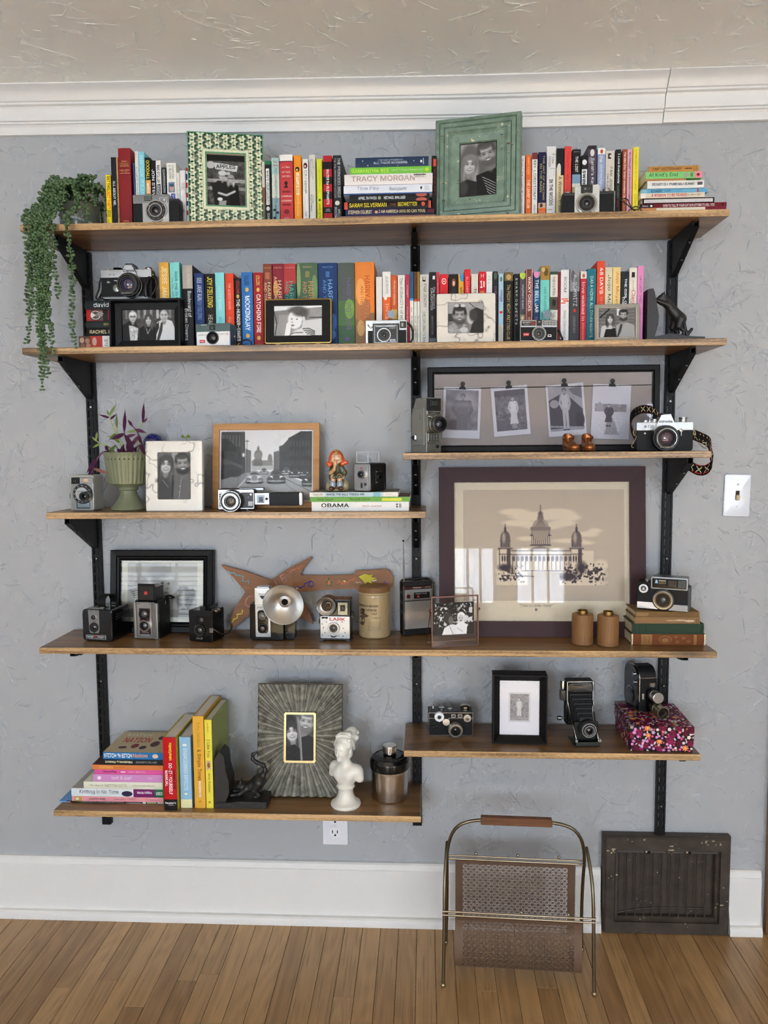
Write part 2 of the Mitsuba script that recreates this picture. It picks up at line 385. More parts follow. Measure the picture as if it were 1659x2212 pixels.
# ------------------------------------------------------------------ the room
CEIL = 2.288
def sag(x): return float(np.interp(x,[-3.5,-1.13,.15,3.5],[.018,.017,.0,.002]))
def trowel(mb,n,area,col,to3,seed,hmin=.00035,hmax=.0019,density=None):
 """Raised trowel ridges of a skip-trowelled plaster: each a low curved ribbon, steep on one side, running out on the other."""
 r = np.random.default_rng(seed); V,F,k0 = [],[],0
 left = 0
 for _ in range(n):
  if left == 0:
   cx,cz = r.uniform(area[0],area[1]),r.uniform(area[2],area[3]); left = int(r.choice([1,2,3,5,7],p=[.3,.2,.2,.2,.1])); ca = r.choice([.7,1.0,1.3,2.3,-.2])+r.normal(0,.4); k1 = left
  left -= 1; x,z = (cx,cz) if k1 == 1 else (float(np.clip(cx+r.normal(0,.02),area[0],area[1])),float(np.clip(cz+r.normal(0,.024),area[2],area[3])))
  if density is not None and r.random() > density(x,z): continue
  L = r.choice([.014,.028,.05,.1],p=[.28,.36,.26,.1])*r.uniform(.6,1.4); m = max(6,int(L/.0028)); a = ca+r.normal(0,.45)
  bend = r.normal(0,10); wob = r.normal(0,60,m)*(r.random(m) < .35)*1.5
  ang = a+np.cumsum((bend+np.convolve(wob,np.ones(2)/2,'same')))*L/m
  px = x+np.cumsum(np.cos(ang))*L/m; pz = z+np.cumsum(np.sin(ang))*L/m
  t = np.linspace(0,1,m); e = np.sin(np.pi*t)**.6
  h = (hmin+(hmax-hmin)*r.random()**2.2)*e*(1+.3*r.normal(0,1,m)); h = np.clip(h,5e-5,None)
  w1 = (.0005+.5*h)*np.maximum(e,.3); w2 = r.choice([.0008,.0018,.004,.009],p=[.36,.3,.2,.14])*r.uniform(.7,1.3)*np.maximum(e,.15)*(1+.25*r.normal(0,1,m))
  if r.random() < .5: w1,w2 = w2,w1
  nx,nz = -np.sin(ang),np.cos(ang); cw = .0004+0*h
  rows = [(-w1-cw,-2e-4+0*h),(-cw,h),(cw,h),(w2+cw,-2e-4+0*h)]
  P = np.stack([to3(px+nx*o,pz+nz*o,hh) for o,hh in rows],1)
  keep = np.arange(m); i = keep[:-1]
  for s in range(3):
   q = np.stack([k0+i*4+s,k0+i*4+s+1,k0+(i+1)*4+s+1,k0+(i+1)*4+s],1); F.append(q)
  V.append(P.reshape(-1,3)); k0 += 4*m
 mb.add(np.vstack(V),np.vstack(F),col,True)
WALLC,CEILC,WHITE = (166,168,170),(247,247,240),(224,222,217)
X0,X1 = -3.4,3.2
b = MB(); v,f = rbox(X0,X1,0,.12,0,2.45); b.add(v,f,WALLC)
def dens(x,z):
 return .55+.45*math.sin(3.1*x+1.3)*math.sin(2.7*z+.4) if z > .3 else .35
trowel(b,8500,(-1.5,1.15,.19,2.2),WALLC,lambda x,z,h: np.stack([x,-h,z],1),3,density=dens)
struct('wall_back',b,'wall_paint','lilac grey skip trowel plaster wall behind the shelves')
b = MB(); n = 24; xs = np.linspace(X0,X1,n)
v = [(x,y,CEIL+sag(x)+(0 if k == 0 else .1)) for k in (0,1) for y in (0.1,BACK_Y-.1) for x in xs]
v = np.array(v); i = np.arange(n-1)
b.add(v,np.stack([i,i+n,i+n+1,i+1],1),CEILC,True)
trowel(b,2000,(-1.5,1.3,-1.3,-.02),CEILC,lambda x,y,h: np.stack([x,y,CEIL+np.interp(x,[-3.5,-1.13,.15,3.5],[.018,.017,.0,.002])-h],1),5,.0005,.0013)
struct('ceiling',b,'wall_paint','beige trowelled plaster ceiling')
b = MB(); b.box(X0-.1,X0,BACK_Y,.1,0,2.45,WALLC); struct('wall_left',b,'wall_paint')
g = shapely.box(BACK_Y,0,.1,2.45).difference(shapely.box(SUN_WINDOW[0],SUN_WINDOW[2],SUN_WINDOW[1],SUN_WINDOW[3]))
b = MB(); v,f = prism(g,X1,X1+.1); b.add(v[:,[1,0,2]],f[:,::-1],WALLC); struct('wall_right',b,'wall_paint')
b = MB(); y0,y1,z0,z1 = SUN_WINDOW; w = .075
for a in ((y0-w,y0,z0-.02,z1+w),(y1,y1+w,z0-.02,z1+w),(y0-w,y1+w,z1,z1+w),(y0-w-.02,y1+w+.02,z0-.05,z0)): b.box(X1-.03,X1,a[0],a[1],a[2],a[3],WHITE,.004)
b.box(X1+.02,X1+.05,y0,y1,(z0+z1)/2-.02,(z0+z1)/2+.02,WHITE); struct('window_5',b,'paint')
v,f = rbox(X1+.035,X1+.0352,y0,y1,z0,z1); scene['window_5__pane'] = mikit.ply((v[[4,5,7,6]],[[0,1,2],[0,2,3]]),'pane')
# wall behind the camera with its windows
g = shapely.box(X0,0,X1,2.45)
for (x0,x1,z0,z1,_) in WINDOWS: g = g.difference(shapely.box(x0,z0,x1,z1))
b = MB(); v,f = prism(g,BACK_Y-.14,BACK_Y); b.add(v,f,(196,188,176)); struct('wall_front',b,'matte')
for i,(x0,x1,z0,z1,lum) in enumerate(WINDOWS):
 b = MB(); w = .075
 for a in ((x0-w,x0,z0-.02,z1+w),(x1,x1+w,z0-.02,z1+w),(x0-w,x1+w,z1,z1+w),(x0-w-.02,x1+w+.02,z0-.05,z0)): b.box(a[0],a[1],BACK_Y,BACK_Y+.03,a[2],a[3],WHITE,.004)
 for k in range(1,3): b.box(x0+(x1-x0)*k/3-.011,x0+(x1-x0)*k/3+.011,BACK_Y-.05,BACK_Y-.02,z0,z1,WHITE)
 if i > 1: b.box(x0,x1,BACK_Y-.055,BACK_Y-.015,(z0+z1)/2-.02,(z0+z1)/2+.02,WHITE)
 if i == 3:                                                            # half-open blind
  for z in np.arange(z0+.03,z1-.02,.045): b.box(x0+.01,x1-.01,BACK_Y-.012,BACK_Y+.012,z,z+.002,WHITE,0,trm(0,BACK_Y,z) @ rotm([1,0,0],28) @ trm(0,-BACK_Y,-z))
 struct(f'window_{i+1}',b,'paint')
 m = trimesh.Trimesh([(x0,BACK_Y-.06,z0),(x1,BACK_Y-.06,z0),(x1,BACK_Y-.06,z1),(x0,BACK_Y-.06,z1)],[[0,2,1],[0,3,2]],process=False)
 e = mikit.ply(m,'matte',uv=np.tile([32896.,128.],(4,1))); e['emitter'] = {'type': 'area','radiance': {'type': 'rgb','value': [c*lum for c in WINDOW_RADIANCE]}}
 scene[f'window_{i+1}__daylit_pane'] = e
# crown moulding, in two lengths that meet at a joint
def crown(x0,x1,dz,dy):
 prof = [(0,-.108),(.014,-.108),(.017,-.1),(.017,-.09),(.02,-.085),(.024,-.083),(.024,-.079),(.029,-.077),(.032,-.05),(.036,-.044),(.042,-.041),(.042,-.036),(.046,-.034),(.05,-.027),(.053,-.02),(.06,-.012),(.069,-.006),(.074,-.003),(.074,.004),(0,.004)]
 xs = np.linspace(x0,x1,max(2,int((x1-x0)/.1)))
 rings = [np.array([(x,-(d+dy),CEIL+sag(x)+h+dz) for d,h in prof]) for x in xs]
 b = MB(); b.loft(rings,WHITE,28); return b
struct('trim_1',crown(X0,.613,0,0),'paint','white crown moulding along the ceiling'); struct('trim_2',crown(.6145,X1,.0012,.0015),'paint')
# baseboards with shoe moulding, either side of the register
def base(x0,x1,endcap):
 prof = [(0,.178),(.010,.178),(.014,.174),(.0165,.160),(.0185,.158),(.0195,.024),(.030,.024),(.034,.02),(.036,.012),(.036,0),(0,0)]
 b = MB(); b.loft([np.array([(x,-d,h) for d,h in prof]) for x in (x0,x1)],WHITE,25); return b
struct('baseboard_left',base(X0,.487,0),'paint','tall white baseboard left of the floor register'); struct('baseboard_right',base(.838,.926,0),'paint','short white baseboard right of the register')
b = MB(); b.box(.94,1.05,-.026,0,0,2.1,(104,72,48),.004); struct('trim_3',b,'paint','worn brown door casing at the right edge')
# floor: oak strips running towards the wall, each a part of its own
b = MB(); b.box(X0,X1,BACK_Y,.1,-.05,-.004,(60,42,26)); struct('floor',b,'matte','oak strip floor')
PW = .0508; r = np.random.default_rng(11); k = 0
def plank(x0,x1,y0,y1):
 global k
 t = r.random()*1.0-.1; s = r.random(); v,f = rbox(x0+.0005,x1-.0005,y0+.0004,y1-.0004,-.02,r.normal(0,.00012),.0008)
 b = MB(); b.add(v,f,128); v,f,c = b.mesh()
 scene['floor__plank' if k == 0 else f'floor__plank_{k:03d}'] = mikit.ply((v,f),'oak',smooth=False,uv=np.tile([t,s],(len(v),1))); k += 1
x = -1.5
while x < 1.2:
 y = -.001-r.uniform(.2,1.4); ys = [-.0005,y]
 while ys[-1] > -1.05: ys.append(ys[-1]-r.uniform(.9,1.3))
 ys[-1] = -1.3
 for a,c in zip(ys[1:],ys[:-1]):
  if c-a > .05: plank(x,x+PW,a,c)
 x += PW
for (x0,x1,y0,y1) in ((X0,-1.5,BACK_Y,0),(x,X1,BACK_Y,0),(-1.5,x,BACK_Y,-1.3)):
 v,f = rbox(x0,x1,y0,y1,-.02,-.0002); b = MB(); b.add(v,f,128); v,f,c = b.mesh()
 scene[f'floor__far_boards_{k:03d}'] = mikit.ply((v,f),'oak',smooth=False,uv=np.tile([.35,.4],(len(v),1))); k += 1

# ------------------------------------------------------------------ shelving: uprights, brackets, boards
SH = {'A': (1.905,-.9912,.7145),'B': (1.607,-.9997,.7165),'C': (1.340,-.0537,.6879),'D': (1.196,-.9567,.0024),'E': (.849,-.990,.7148),'F': (.417,-.971,-.0122),'G': (.589,-.0555,.6822)}
DEPTH,TH = .216,.0165
BLK = (13,14,16)
for i,(x0,z0,side) in enumerate(((-.9294,.279,'left end'),(-.0366,.292,'middle'),(.636,.2775,'right end'))):
 t = Thing('shelf_upright',f'black slotted steel wall upright carrying the {("left ends of the shelves", "middle of the shelves", "right ends of the shelves")[i]}','upright',group=None)
 w = .0252; b = t.mb('channel','black_paint'); top = 1.886
 b.box(x0,x0+.0022,-.0145,0,z0,top,BLK,.0004); b.box(x0+w-.0022,x0+w,-.0145,0,z0,top,BLK,.0004)
 # slotted face: web pieces between the slots
 zz = z0+.02; xs_ = [x0+.0065,x0+w-.0065]; last = z0
 for a,c in ((x0,x0+.0052),(x0+.0078,x0+w-.0078),(x0+w-.0052,x0+w)): b.box(a,c,-.0155,-.0135,z0,top,BLK,.0003)
 while zz < top-.02:
  for xc in xs_: b.box(xc-.0013,xc+.0013,-.0152,-.0135,last,zz,BLK)
  last = zz+.018; zz += .0254
 for xc in xs_: b.box(xc-.0013,xc+.0013,-.0152,-.0135,last,top,BLK)
 for kz,zs in enumerate([z for z in (1.47,1.05,.70,.36) if z > z0]):
  t.mb(f'screw#{kz}','satin').lathe([(.0001,-.0185),(.003,-.018),(.0042,-.0155),(.0042,-.013)],120 if kz else 190,12,None,30,'y',(x0+w/2,0,zs))
 t.done()
UPX = (-.9168,-.0240,.6486)
def bracket(x,z,where,low):
 t = Thing('shelf_bracket',f'black steel bracket under the {where}','bracket',group=None)
 b = t.mb('web','black_paint'); L,Hh = .185,(.034 if low else .095)
 for sx in (-.006,.006):
  b.box(x+sx-.0009,x+sx+.0009,-L,-.015,z-.006,z-.0002,BLK)
  v,f = prism(shapely.Polygon([(-.015,z-.001),(-L,z-.001),(-L,z-.012),(-.026,z-Hh),(-.0165,z-Hh)]),x+sx-.0009,x+sx+.0009); v = v[:,[1,0,2]]; b.add(v,f[:,::-1],BLK)
 b = t.mb('flange','black_paint'); d = np.array([-(L-.026),Hh-.012]); d /= np.linalg.norm(d); nn = np.array([-d[1],d[0]])
 p0,p1 = np.array([-.024,z-Hh-.001]),np.array([-L,z-.012]); q = [p0,p1,p1+nn*.002,p0+nn*.002]
 v,f = prism(shapely.Polygon([tuple(a) for a in q]),x-.0075,x+.0075); b.add(v[:,[1,0,2]],f[:,::-1],(9,10,11))
 for k,s in enumerate((.35,.7)):
  c = p0+(p1-p0)*s; t.mb(f'tab#{k}','paint').box(x-.0035,x+.0035,c[0]-.004,c[0]+.003,c[1]-.0045,c[1]+.001,(9,10,11),.0008)
 t.done()
NAMES = {'A': 'topmost shelf','B': 'second long shelf from the top','C': 'short right shelf holding the clipped photographs','D': 'short left shelf holding the green planter','E': 'long shelf holding the wooden guitar','F': 'lowest left shelf','G': 'lowest right shelf'}
for k,us in (('A',(0,1,2)),('B',(0,1,2)),('C',(1,2)),('D',(0,1)),('E',(0,1,2)),('F',(0,1)),('G',(1,2))):
 for u in us:
  dx = .0 if not (k in 'CG' and u == 1) else .0
  bracket(UPX[u],SH[k][0]-TH-.0005,f'{("left end", "middle", "right end")[u] if len(us) == 3 else ("left end" if u == us[0] else "right end")} of the {NAMES[k]}',k in 'EFG')
for k,(z,x0,x1) in SH.items():
 t = Thing('shelf_board',{'A': 'long stained wooden board of the topmost shelf','B': 'long stained wooden board second from the top','C': 'short stained board on the right under the clipped photographs','D': 'short stained board on the left under the green planter','E': 'long stained wooden board under the wooden guitar','F': 'short stained board at lower left under the white bust','G': 'short stained board at lower right under the floral box'}[k],'shelf')
 t.mb('','shelf_wood').loft(rr_rings(x0,x1,z-TH,z,.0025,-DEPTH,-.0165,.0012,2),128,None)
 t.done()

# ------------------------------------------------------------------ books
# (label, group, base colour, marks, options, x, y, z of the lower left spine corner, thickness, height, depth, lying)
BOOKS = [
 ('slim bright yellow paperback with black and red lettering,left of the navy book',0,'#f3d51c',[('t','EAT THIS,',0.03,0.3,0.15,0.85,'#111',1),('t','NOT THAT!',0.31,0.63,0.15,0.85,'#d22',1),('t','2010',0.65,0.78,0.15,0.85,'#111',1),('t','eat this not that',0.82,0.98,0.2,0.45,'#332')],{},-0.7927,-0.164,1.9053,0.0122,0.1304,0.135,0),
 ('dark navy book with white spine title,right of the slim yellow paperback',0,'#161b28',[('t','ALL ABOUT ME.',0.33,0.68,0.25,0.75,'#e8e8e8',1)],{},-0.7783,-0.1631,1.9053,0.0125,0.1728,0.135,0),
 ('thin tan book with black lettering,right of the navy book',0,'#b98f55',[('t','THE IOWA LIFE and TIMES',0.3,0.85,0.2,0.8,'#322')],{},-0.7652,-0.1626,1.9053,0.0039,0.1726,0.135,0),
 ('thick dark red hardcover with gold lettering,right of the thin tan book',0,'#7c2024',[('h','IOWA',0.155,0.175,0.28,0.72,'#d8b070'),('h','OFFICIAL',0.185,0.205,0.15,0.85,'#d8b070'),('h','REGISTER',0.212,0.23,0.15,0.85,'#d8b070'),('r',0.27,0.275,0.08,0.92,'#d8b070'),('h','2011-2012',0.285,0.3,0.2,0.8,'#d8b070'),('r',0.31,0.315,0.08,0.92,'#d8b070'),('h','IOWA',0.9,0.917,0.3,0.72,'#d8b070'),('h','GENERAL',0.925,0.942,0.15,0.85,'#d8b070'),('h','ASSEMBLY',0.95,0.967,0.12,0.9,'#d8b070')],{'hc': 1},-0.7601,-0.1615,1.9053,0.0308,0.1943,0.14,0),
 ('sliver of a dark blue book,right of the thick dark red hardcover',0,'#2b4f78',[],{},-0.7225,-0.1631,1.9053,0.0036,0.158,0.135,0),
 ('narrow white book with grey spine print,right of the sliver of dark blue',0,'#dedbd2',[('t','a night with the hunter',0.2,0.8,0.25,0.7,'#555')],{},-0.7179,-0.1616,1.9053,0.0088,0.1862,0.135,0),
 ('sky blue paperback with pale lettering,right of the narrow white book',0,'#7cc4d4',[('t',"KEEP CALM. IT'S JUST REAL ESTATE",0.05,0.95,0.2,0.8,'#cfeef2')],{},-0.7059,-0.1688,1.9053,0.0142,0.1822,0.135,0),
 ('black and teal book with an orange band,right of the sky blue paperback',0,'#171717',[('b',0.32,0.52,'#e9a45b'),('b',0.52,1,'#1c6b66'),('t','GOODALL',0.04,0.31,0.15,0.85,'#f0d62a',1),('t','wild',0.36,0.5,0.2,0.8,'#fff',1),('t','JANE',0.7,0.95,0.3,0.7,'#dd6')],{},-0.6909,-0.1653,1.9053,0.0122,0.1692,0.135,0),
 ('black book with bold white spine name,right of the black and teal book',0,'#15151a',[('t','JON STEWART',0.13,0.72,0.2,0.8,'#f2f2f2',1),('o',0.8,0.5,0.05,0.3,'#ddd')],{},-0.6785,-0.1615,1.9053,0.0116,0.163,0.135,0),
 ('white book with boxed black spine title,right of the black book with bold white name',0,'#e6e3dc',[('t','BEN STILLER',0.07,0.33,0.2,0.75,'#111',1),('r',0.35,0.7,0.15,0.85,'#111'),('t','JANEANE GAROFALO',0.36,0.69,0.25,0.75,'#eee',1),('r',0.72,1,0.1,0.9,'#181818'),('t','FEEL',0.74,0.95,0.2,0.8,'#eee',1)],{},-0.6648,-0.1638,1.9053,0.0124,0.1619,0.135,0),
 ('dark grey book with thin white lettering,right of the white book with black boxes',0,'#25262a',[('t','GARRISON KEILLOR',0.03,0.75,0.2,0.8,'#e0e0e0')],{},-0.6503,-0.1618,1.9053,0.0095,0.1455,0.135,0),
 ('wide white book with a small portrait and blue title,right of the dark grey book',0,'#e9e6da',[('t','STEPHEN',0.03,0.24,0.55,0.78,'#444'),('t','G. BLOOM',0.03,0.24,0.25,0.48,'#444'),('r',0.3,0.46,0.14,0.82,'#6d7f96'),('o',0.39,0.5,0.06,0.22,'#c9a08c'),('o',0.35,0.5,0.025,0.26,'#3b4a66'),('r',0.48,0.98,0.42,0.85,'#23389b'),('t','POSTVILLE',0.5,0.97,0.5,0.78,'#eef')],{},-0.6365,-0.1681,1.9053,0.0237,0.1537,0.135,0),
 ('small cream paperback with faint print,right of the wide white book with portrait',0,'#e4dfd3',[('t','a memoir of home',0.1,0.6,0.3,0.7,'#888')],{},-0.6134,-0.1652,1.9053,0.0075,0.1307,0.135,0),
 ('white book with red and black lines of print,right of the small cream paperback',0,'#ebe8e4',[('h','READING',0.22,0.24,0.15,0.85,'#c33'),('h','ROOM',0.25,0.27,0.15,0.8,'#333'),('h','STORIES',0.29,0.31,0.15,0.85,'#333'),('h','OF LIFE',0.33,0.35,0.15,0.85,'#333'),('o',0.72,0.5,0.035,0.28,'#9aa')],{},-0.604,-0.167,1.9053,0.0135,0.1355,0.135,0),
 ('white book with red and blue stripes,right of the white book with red print',0,'#efeae4',[('b',0,0.05,'#b5202c'),('r',0.1,0.2,0,0.35,'#223366'),('r',0.25,0.34,0,0.35,'#b5202c'),('r',0.42,0.5,0,0.35,'#b5202c'),('r',0.56,0.64,0,0.35,'#223366'),('r',0.72,0.8,0,0.35,'#b5202c'),('t','THESE UNITED STATES',0.08,0.95,0.5,0.85,'#b5202c')],{},-0.5894,-0.1646,1.9053,0.0108,0.1419,0.135,0),
 ('pale book sliver by the mosaic frame,left of the black and green book',0,'#cfc4b4',[('b',0.4,1,'#6d5138')],{},-0.3994,-0.1644,1.9053,0.0072,0.1516,0.135,0),
 ('black book with a green top and pale title panel,right of the pale sliver book',0,'#15191a',[('b',0,0.06,'#1e6b45'),('r',0.12,0.69,0.12,0.7,'#e4e4de'),('t',"WHO'S YOUR CADDY?",0.15,0.67,0.22,0.62,'#1d4a3c',1),('o',0.75,0.4,0.035,0.3,'#d0d0cc'),('t','RICK REILLY',0.82,0.99,0.25,0.65,'#e0e0dd')],{},-0.3904,-0.1689,1.9053,0.0145,0.1524,0.135,0),
 ('pale teal book fading to grey blue,right of the black and green book',0,'#9fc0bb',[('b',0.25,0.6,'#c9d2c4'),('b',0.6,1,'#7d979c'),('h','DIANE',0.05,0.08,0.25,0.75,'#b44'),('h','ACKERMAN',0.1,0.13,0.12,0.9,'#b44'),('t',"THE ZOOKEEPER'S WIFE",0.15,0.68,0.4,0.7,'#456'),('r',0.7,1,0.46,0.54,'#233'),('o',0.78,0.3,0.02,0.2,'#233'),('o',0.82,0.72,0.02,0.2,'#233'),('o',0.9,0.3,0.02,0.2,'#233')],{},-0.3745,-0.1673,1.9053,0.0185,0.1599,0.135,0),
 ('wide red book with white scalloped top and silhouette,right of the pale teal book',0,'#b53a3e',[('b',0,0.09,'#efece6'),('r',0.09,0.105,0.0,0.1,'#222'),('r',0.09,0.105,0.18,0.26,'#222'),('r',0.09,0.105,0.34,0.42,'#222'),('r',0.09,0.105,0.5,0.58,'#222'),('r',0.09,0.105,0.66,0.74,'#222'),('r',0.09,0.105,0.82,0.92,'#222'),('h','A TALE',0.17,0.195,0.2,0.8,'#e8d2c4',1),('h','OF TWO',0.24,0.265,0.18,0.82,'#e8d2c4',1),('h','CITIES',0.3,0.325,0.18,0.82,'#e8d2c4',1),('o',0.41,0.48,0.028,0.13,'#2a1a1a'),('r',0.42,0.455,0.42,0.56,'#2a1a1a'),('o',0.465,0.47,0.014,0.16,'#2a1a1a'),('r',0.52,0.545,0.2,0.8,'#73262a'),('h','CHARLES',0.585,0.61,0.1,0.9,'#e8d2c4',1),('h','DICKENS',0.65,0.675,0.12,0.88,'#e8d2c4',1),('r',0.705,0.73,0.2,0.8,'#73262a'),('o',0.82,0.5,0.032,0.2,'#73262a'),('h','GREAT',0.905,0.92,0.3,0.7,'#e8d2c4'),('h','EXPECTATIONS',0.95,0.963,0.08,0.92,'#e8d2c4')],{'hc': 1},-0.3545,-0.1668,1.9053,0.0321,0.1665,0.14,0),
 ('bright orange book with a cream title strip,right of the wide red silhouette book',0,'#ef9425',[('r',0.25,0.57,0.3,0.75,'#f4e2b8'),('t','LITTLE BEE',0.27,0.55,0.38,0.68,'#b0561a',1),('o',0.2,0.5,0.035,0.3,'#2a1d10'),('o',0.21,0.45,0.015,0.14,'#f4c890'),('t','CHRIS CLEAVE',0.58,0.88,0.4,0.66,'#fbe6c2')],{'hc': 1},-0.3203,-0.1617,1.9053,0.0176,0.166,0.14,0),
 ('white paperback with grey script title,right of the bright orange book',0,'#e6e3dc',[('o',0.1,0.5,0.045,0.36,'#4a1726'),('o',0.11,0.45,0.02,0.16,'#e8c8c0'),('t','CATSpeak',0.17,0.53,0.25,0.8,'#555'),('t',"the cat whisperer's guide to",0.56,0.8,0.25,0.45,'#999'),('t','Bash Dibra',0.8,0.99,0.35,0.75,'#667')],{},-0.2985,-0.1629,1.9053,0.0139,0.1562,0.135,0),
 ('tall pale grey book with two lines of black print,right of the white script paperback',0,'#d5d2c8',[('t','SEX,DRUGS,AND',0.06,0.36,0.5,0.75,'#222'),('t','COCOA PUFFS',0.06,0.31,0.15,0.4,'#222'),('t','CHUCK',0.58,0.7,0.5,0.75,'#222'),('t','KLOSTERMAN',0.58,0.82,0.15,0.4,'#222')],{},-0.2811,-0.1677,1.9053,0.0143,0.1643,0.135,0),
 ('acid yellow green book,right of the tall pale grey book',0,'#cfd92d',[('t','spooky little girl',0.17,0.52,0.3,0.7,'#a9aa22'),('o',0.63,0.5,0.02,0.2,'#343'),('t','LAURIE NOTARO',0.68,0.95,0.3,0.7,'#a23a2c',1)],{},-0.2635,-0.1626,1.9053,0.013,0.1561,0.135,0),
 ('red and black striped book with white title,right of the acid yellow green book',0,'#a32228',[('b',0.09,0.2,'#191313'),('b',0.31,0.42,'#191313'),('b',0.53,0.64,'#191313'),('b',0.76,0.85,'#191313'),('t','WATER for ELEPHANTS',0.2,0.72,0.35,0.68,'#f4f0ea',1),('h','SARA',0.785,0.8,0.3,0.72,'#ddd'),('h','GRUEN',0.81,0.825,0.25,0.76,'#ddd')],{},-0.2471,-0.1679,1.9053,0.0215,0.1614,0.135,0),
 ('thick black hardcover with tall white title,right of the red and black striped book',0,'#22262a',[('t','THE PRINCESS BRIDE',0.04,0.62,0.55,0.9,'#e9e9e6'),('t','THE 30th ANNIVERSARY EDITION',0.04,0.62,0.15,0.38,'#b8b8b6'),('o',0.7,0.5,0.035,0.3,'#d9d5c4'),('t','WILLIAM',0.79,0.98,0.58,0.85,'#e9e9e6'),('t','GOLDMAN',0.76,0.99,0.15,0.45,'#e9e9e6')],{'hc': 1},-0.2231,-0.1641,1.9053,0.02,0.1627,0.14,0),
 ('black book with a red mark behind the green frame',0,'#1b1516',[('r',0.05,0.16,0.3,0.9,'#d84a38'),('t','SCARLETT',0.2,0.6,0.4,0.8,'#8c2f28')],{},0.019,-0.163,1.9053,0.0116,0.1562,0.135,0),
 ('white book with a large dark red title,left of the orange paperback',0,'#dcd9d8',[('t','Eats,Shoots & Leaves',0.06,0.9,0.25,0.75,'#8c2230'),('h','LYNNE',0.96,0.975,0.15,0.85,'#556')],{},0.2261,-0.169,1.9053,0.0174,0.1486,0.135,0),
 ('orange paperback with cream lettering,right of the white book with dark red title',0,'#e0692a',[('t','MARY KARR',0.03,0.3,0.3,0.65,'#f6d6a0'),('t',"THE LIARS' CLUB",0.38,0.82,0.25,0.75,'#f8e6c4',1)],{},0.2469,-0.162,1.9053,0.013,0.1524,0.135,0),
 ('white book with a small photograph at the top,right of the orange paperback',0,'#e2dfda',[('b',0,0.1,'#6b3038'),('t','MY LOBOTOMY',0.12,0.72,0.25,0.75,'#333'),('t','HOWARD DULLY',0.78,0.98,0.35,0.65,'#556')],{},0.2614,-0.1673,1.9053,0.0127,0.1556,0.135,0),
 ('navy book with orange foot,right of the white book with top photo',0,'#171d3c',[('b',0.76,0.84,'#cfa78c'),('b',0.84,1,'#df6f2e'),('t','THE ART OF RACING',0.05,0.72,0.58,0.82,'#d9c36a'),('t','IN THE RAIN',0.17,0.6,0.2,0.45,'#d9c36a'),('o',0.8,0.4,0.03,0.2,'#3a2a24'),('h','GARTH',0.89,0.905,0.2,0.8,'#fbe'),('h','STEIN',0.93,0.945,0.25,0.75,'#fbe')],{},0.2765,-0.1673,1.9053,0.0181,0.1563,0.135,0),
 ('tall white book with branching grey green twigs,right of the navy book with orange foot',0,'#e0dedb',[('t','TANA',0.14,0.24,0.55,0.8,'#333'),('t','FRENCH',0.14,0.28,0.2,0.45,'#333'),('t','IN THE WOODS',0.45,0.81,0.3,0.7,'#222',1),('r',0.1,0.12,0.6,0.9,'#9a9'),('r',0.3,0.31,0.4,0.95,'#9a9'),('r',0.86,0.875,0.1,0.6,'#9a9'),('r',0.33,0.4,0.8,0.84,'#9a9'),('r',0.9,0.97,0.2,0.25,'#9a9')],{},0.2973,-0.1611,1.9053,0.0213,0.1715,0.135,0),
 ('black topped book with torn cream paper,right of the tall white twig book',0,'#d6c49a',[('b',0,0.27,'#16181d'),('o',0.3,0.35,0.09,0.3,'#d9d4c4'),('r',0.24,0.38,0.6,1,'#16181d'),('t','A Woman in Berlin',0.4,0.98,0.3,0.75,'#2a2418')],{},0.3206,-0.162,1.9053,0.0172,0.166,0.135,0),
 ('plain coral red book,right of the black topped torn paper book',0,'#d2453f',[('t','Drake Specialty Watching',0.08,0.72,0.3,0.65,'#9d2a2c')],{},0.3392,-0.1667,1.9053,0.0158,0.1684,0.135,0),
 ('black topped book with blue and gold bands,right of the coral red book',0,'#191919',[('b',0.36,0.49,'#7796ad'),('b',0.49,0.54,'#dcd8c8'),('b',0.54,1,'#a99a70'),('h','NEW YORK TIMES BESTSELLER',0.03,0.04,0.15,0.85,'#ccc'),('t','THE LOST',0.1,0.33,0.35,0.68,'#f0eee6',1),('t','DANIEL',0.56,0.85,0.3,0.7,'#332')],{},0.3584,-0.1613,1.9053,0.0201,0.1628,0.135,0),
 ('black book with white lower spine title,right of the black blue and gold book',0,'#1b1b1d',[('r',0.22,1,0.08,0.92,'#e9e9e6'),('o',0.11,0.5,0.045,0.38,'#e9e9e6'),('t','sweet',0.24,0.52,0.2,0.8,'#111',1)],{},0.3796,-0.1647,1.9053,0.0147,0.147,0.135,0),
 ('thick dark mauve book with white script,right of the black book with white panel',0,'#453f49',[('b',0,0.05,'#2b262c'),('o',0.1,0.5,0.05,0.25,'#d8d4d8'),('o',0.2,0.3,0.05,0.2,'#7d7480'),('t',"Sarah's Key",0.17,0.56,0.3,0.75,'#f2eef2')],{},0.3952,-0.1636,1.9053,0.0205,0.17,0.135,0),
 ('grey blue book with a white head and red dot,right of the dark mauve book',0,'#8e9bba',[('b',0,0.09,'#eceae8'),('o',0.05,0.5,0.03,0.2,'#b5502e'),('t','the stormchasers',0.11,0.66,0.25,0.7,'#f2f2f4')],{},0.4178,-0.1674,1.9053,0.0178,0.1623,0.135,0),
 ('wide cream book with grey serif lettering,right of the grey blue book',0,'#d6cdc0',[('r',0.04,0.12,0.25,0.6,'#222'),('o',0.08,0.55,0.02,0.15,'#d6cdc0'),('t','PAM JENOFF',0.24,0.66,0.48,0.8,'#55504c'),('t',"the Kommandant's Girl",0.34,0.98,0.15,0.38,'#55504c')],{},0.4381,-0.1615,1.9053,0.021,0.1574,0.135,0),
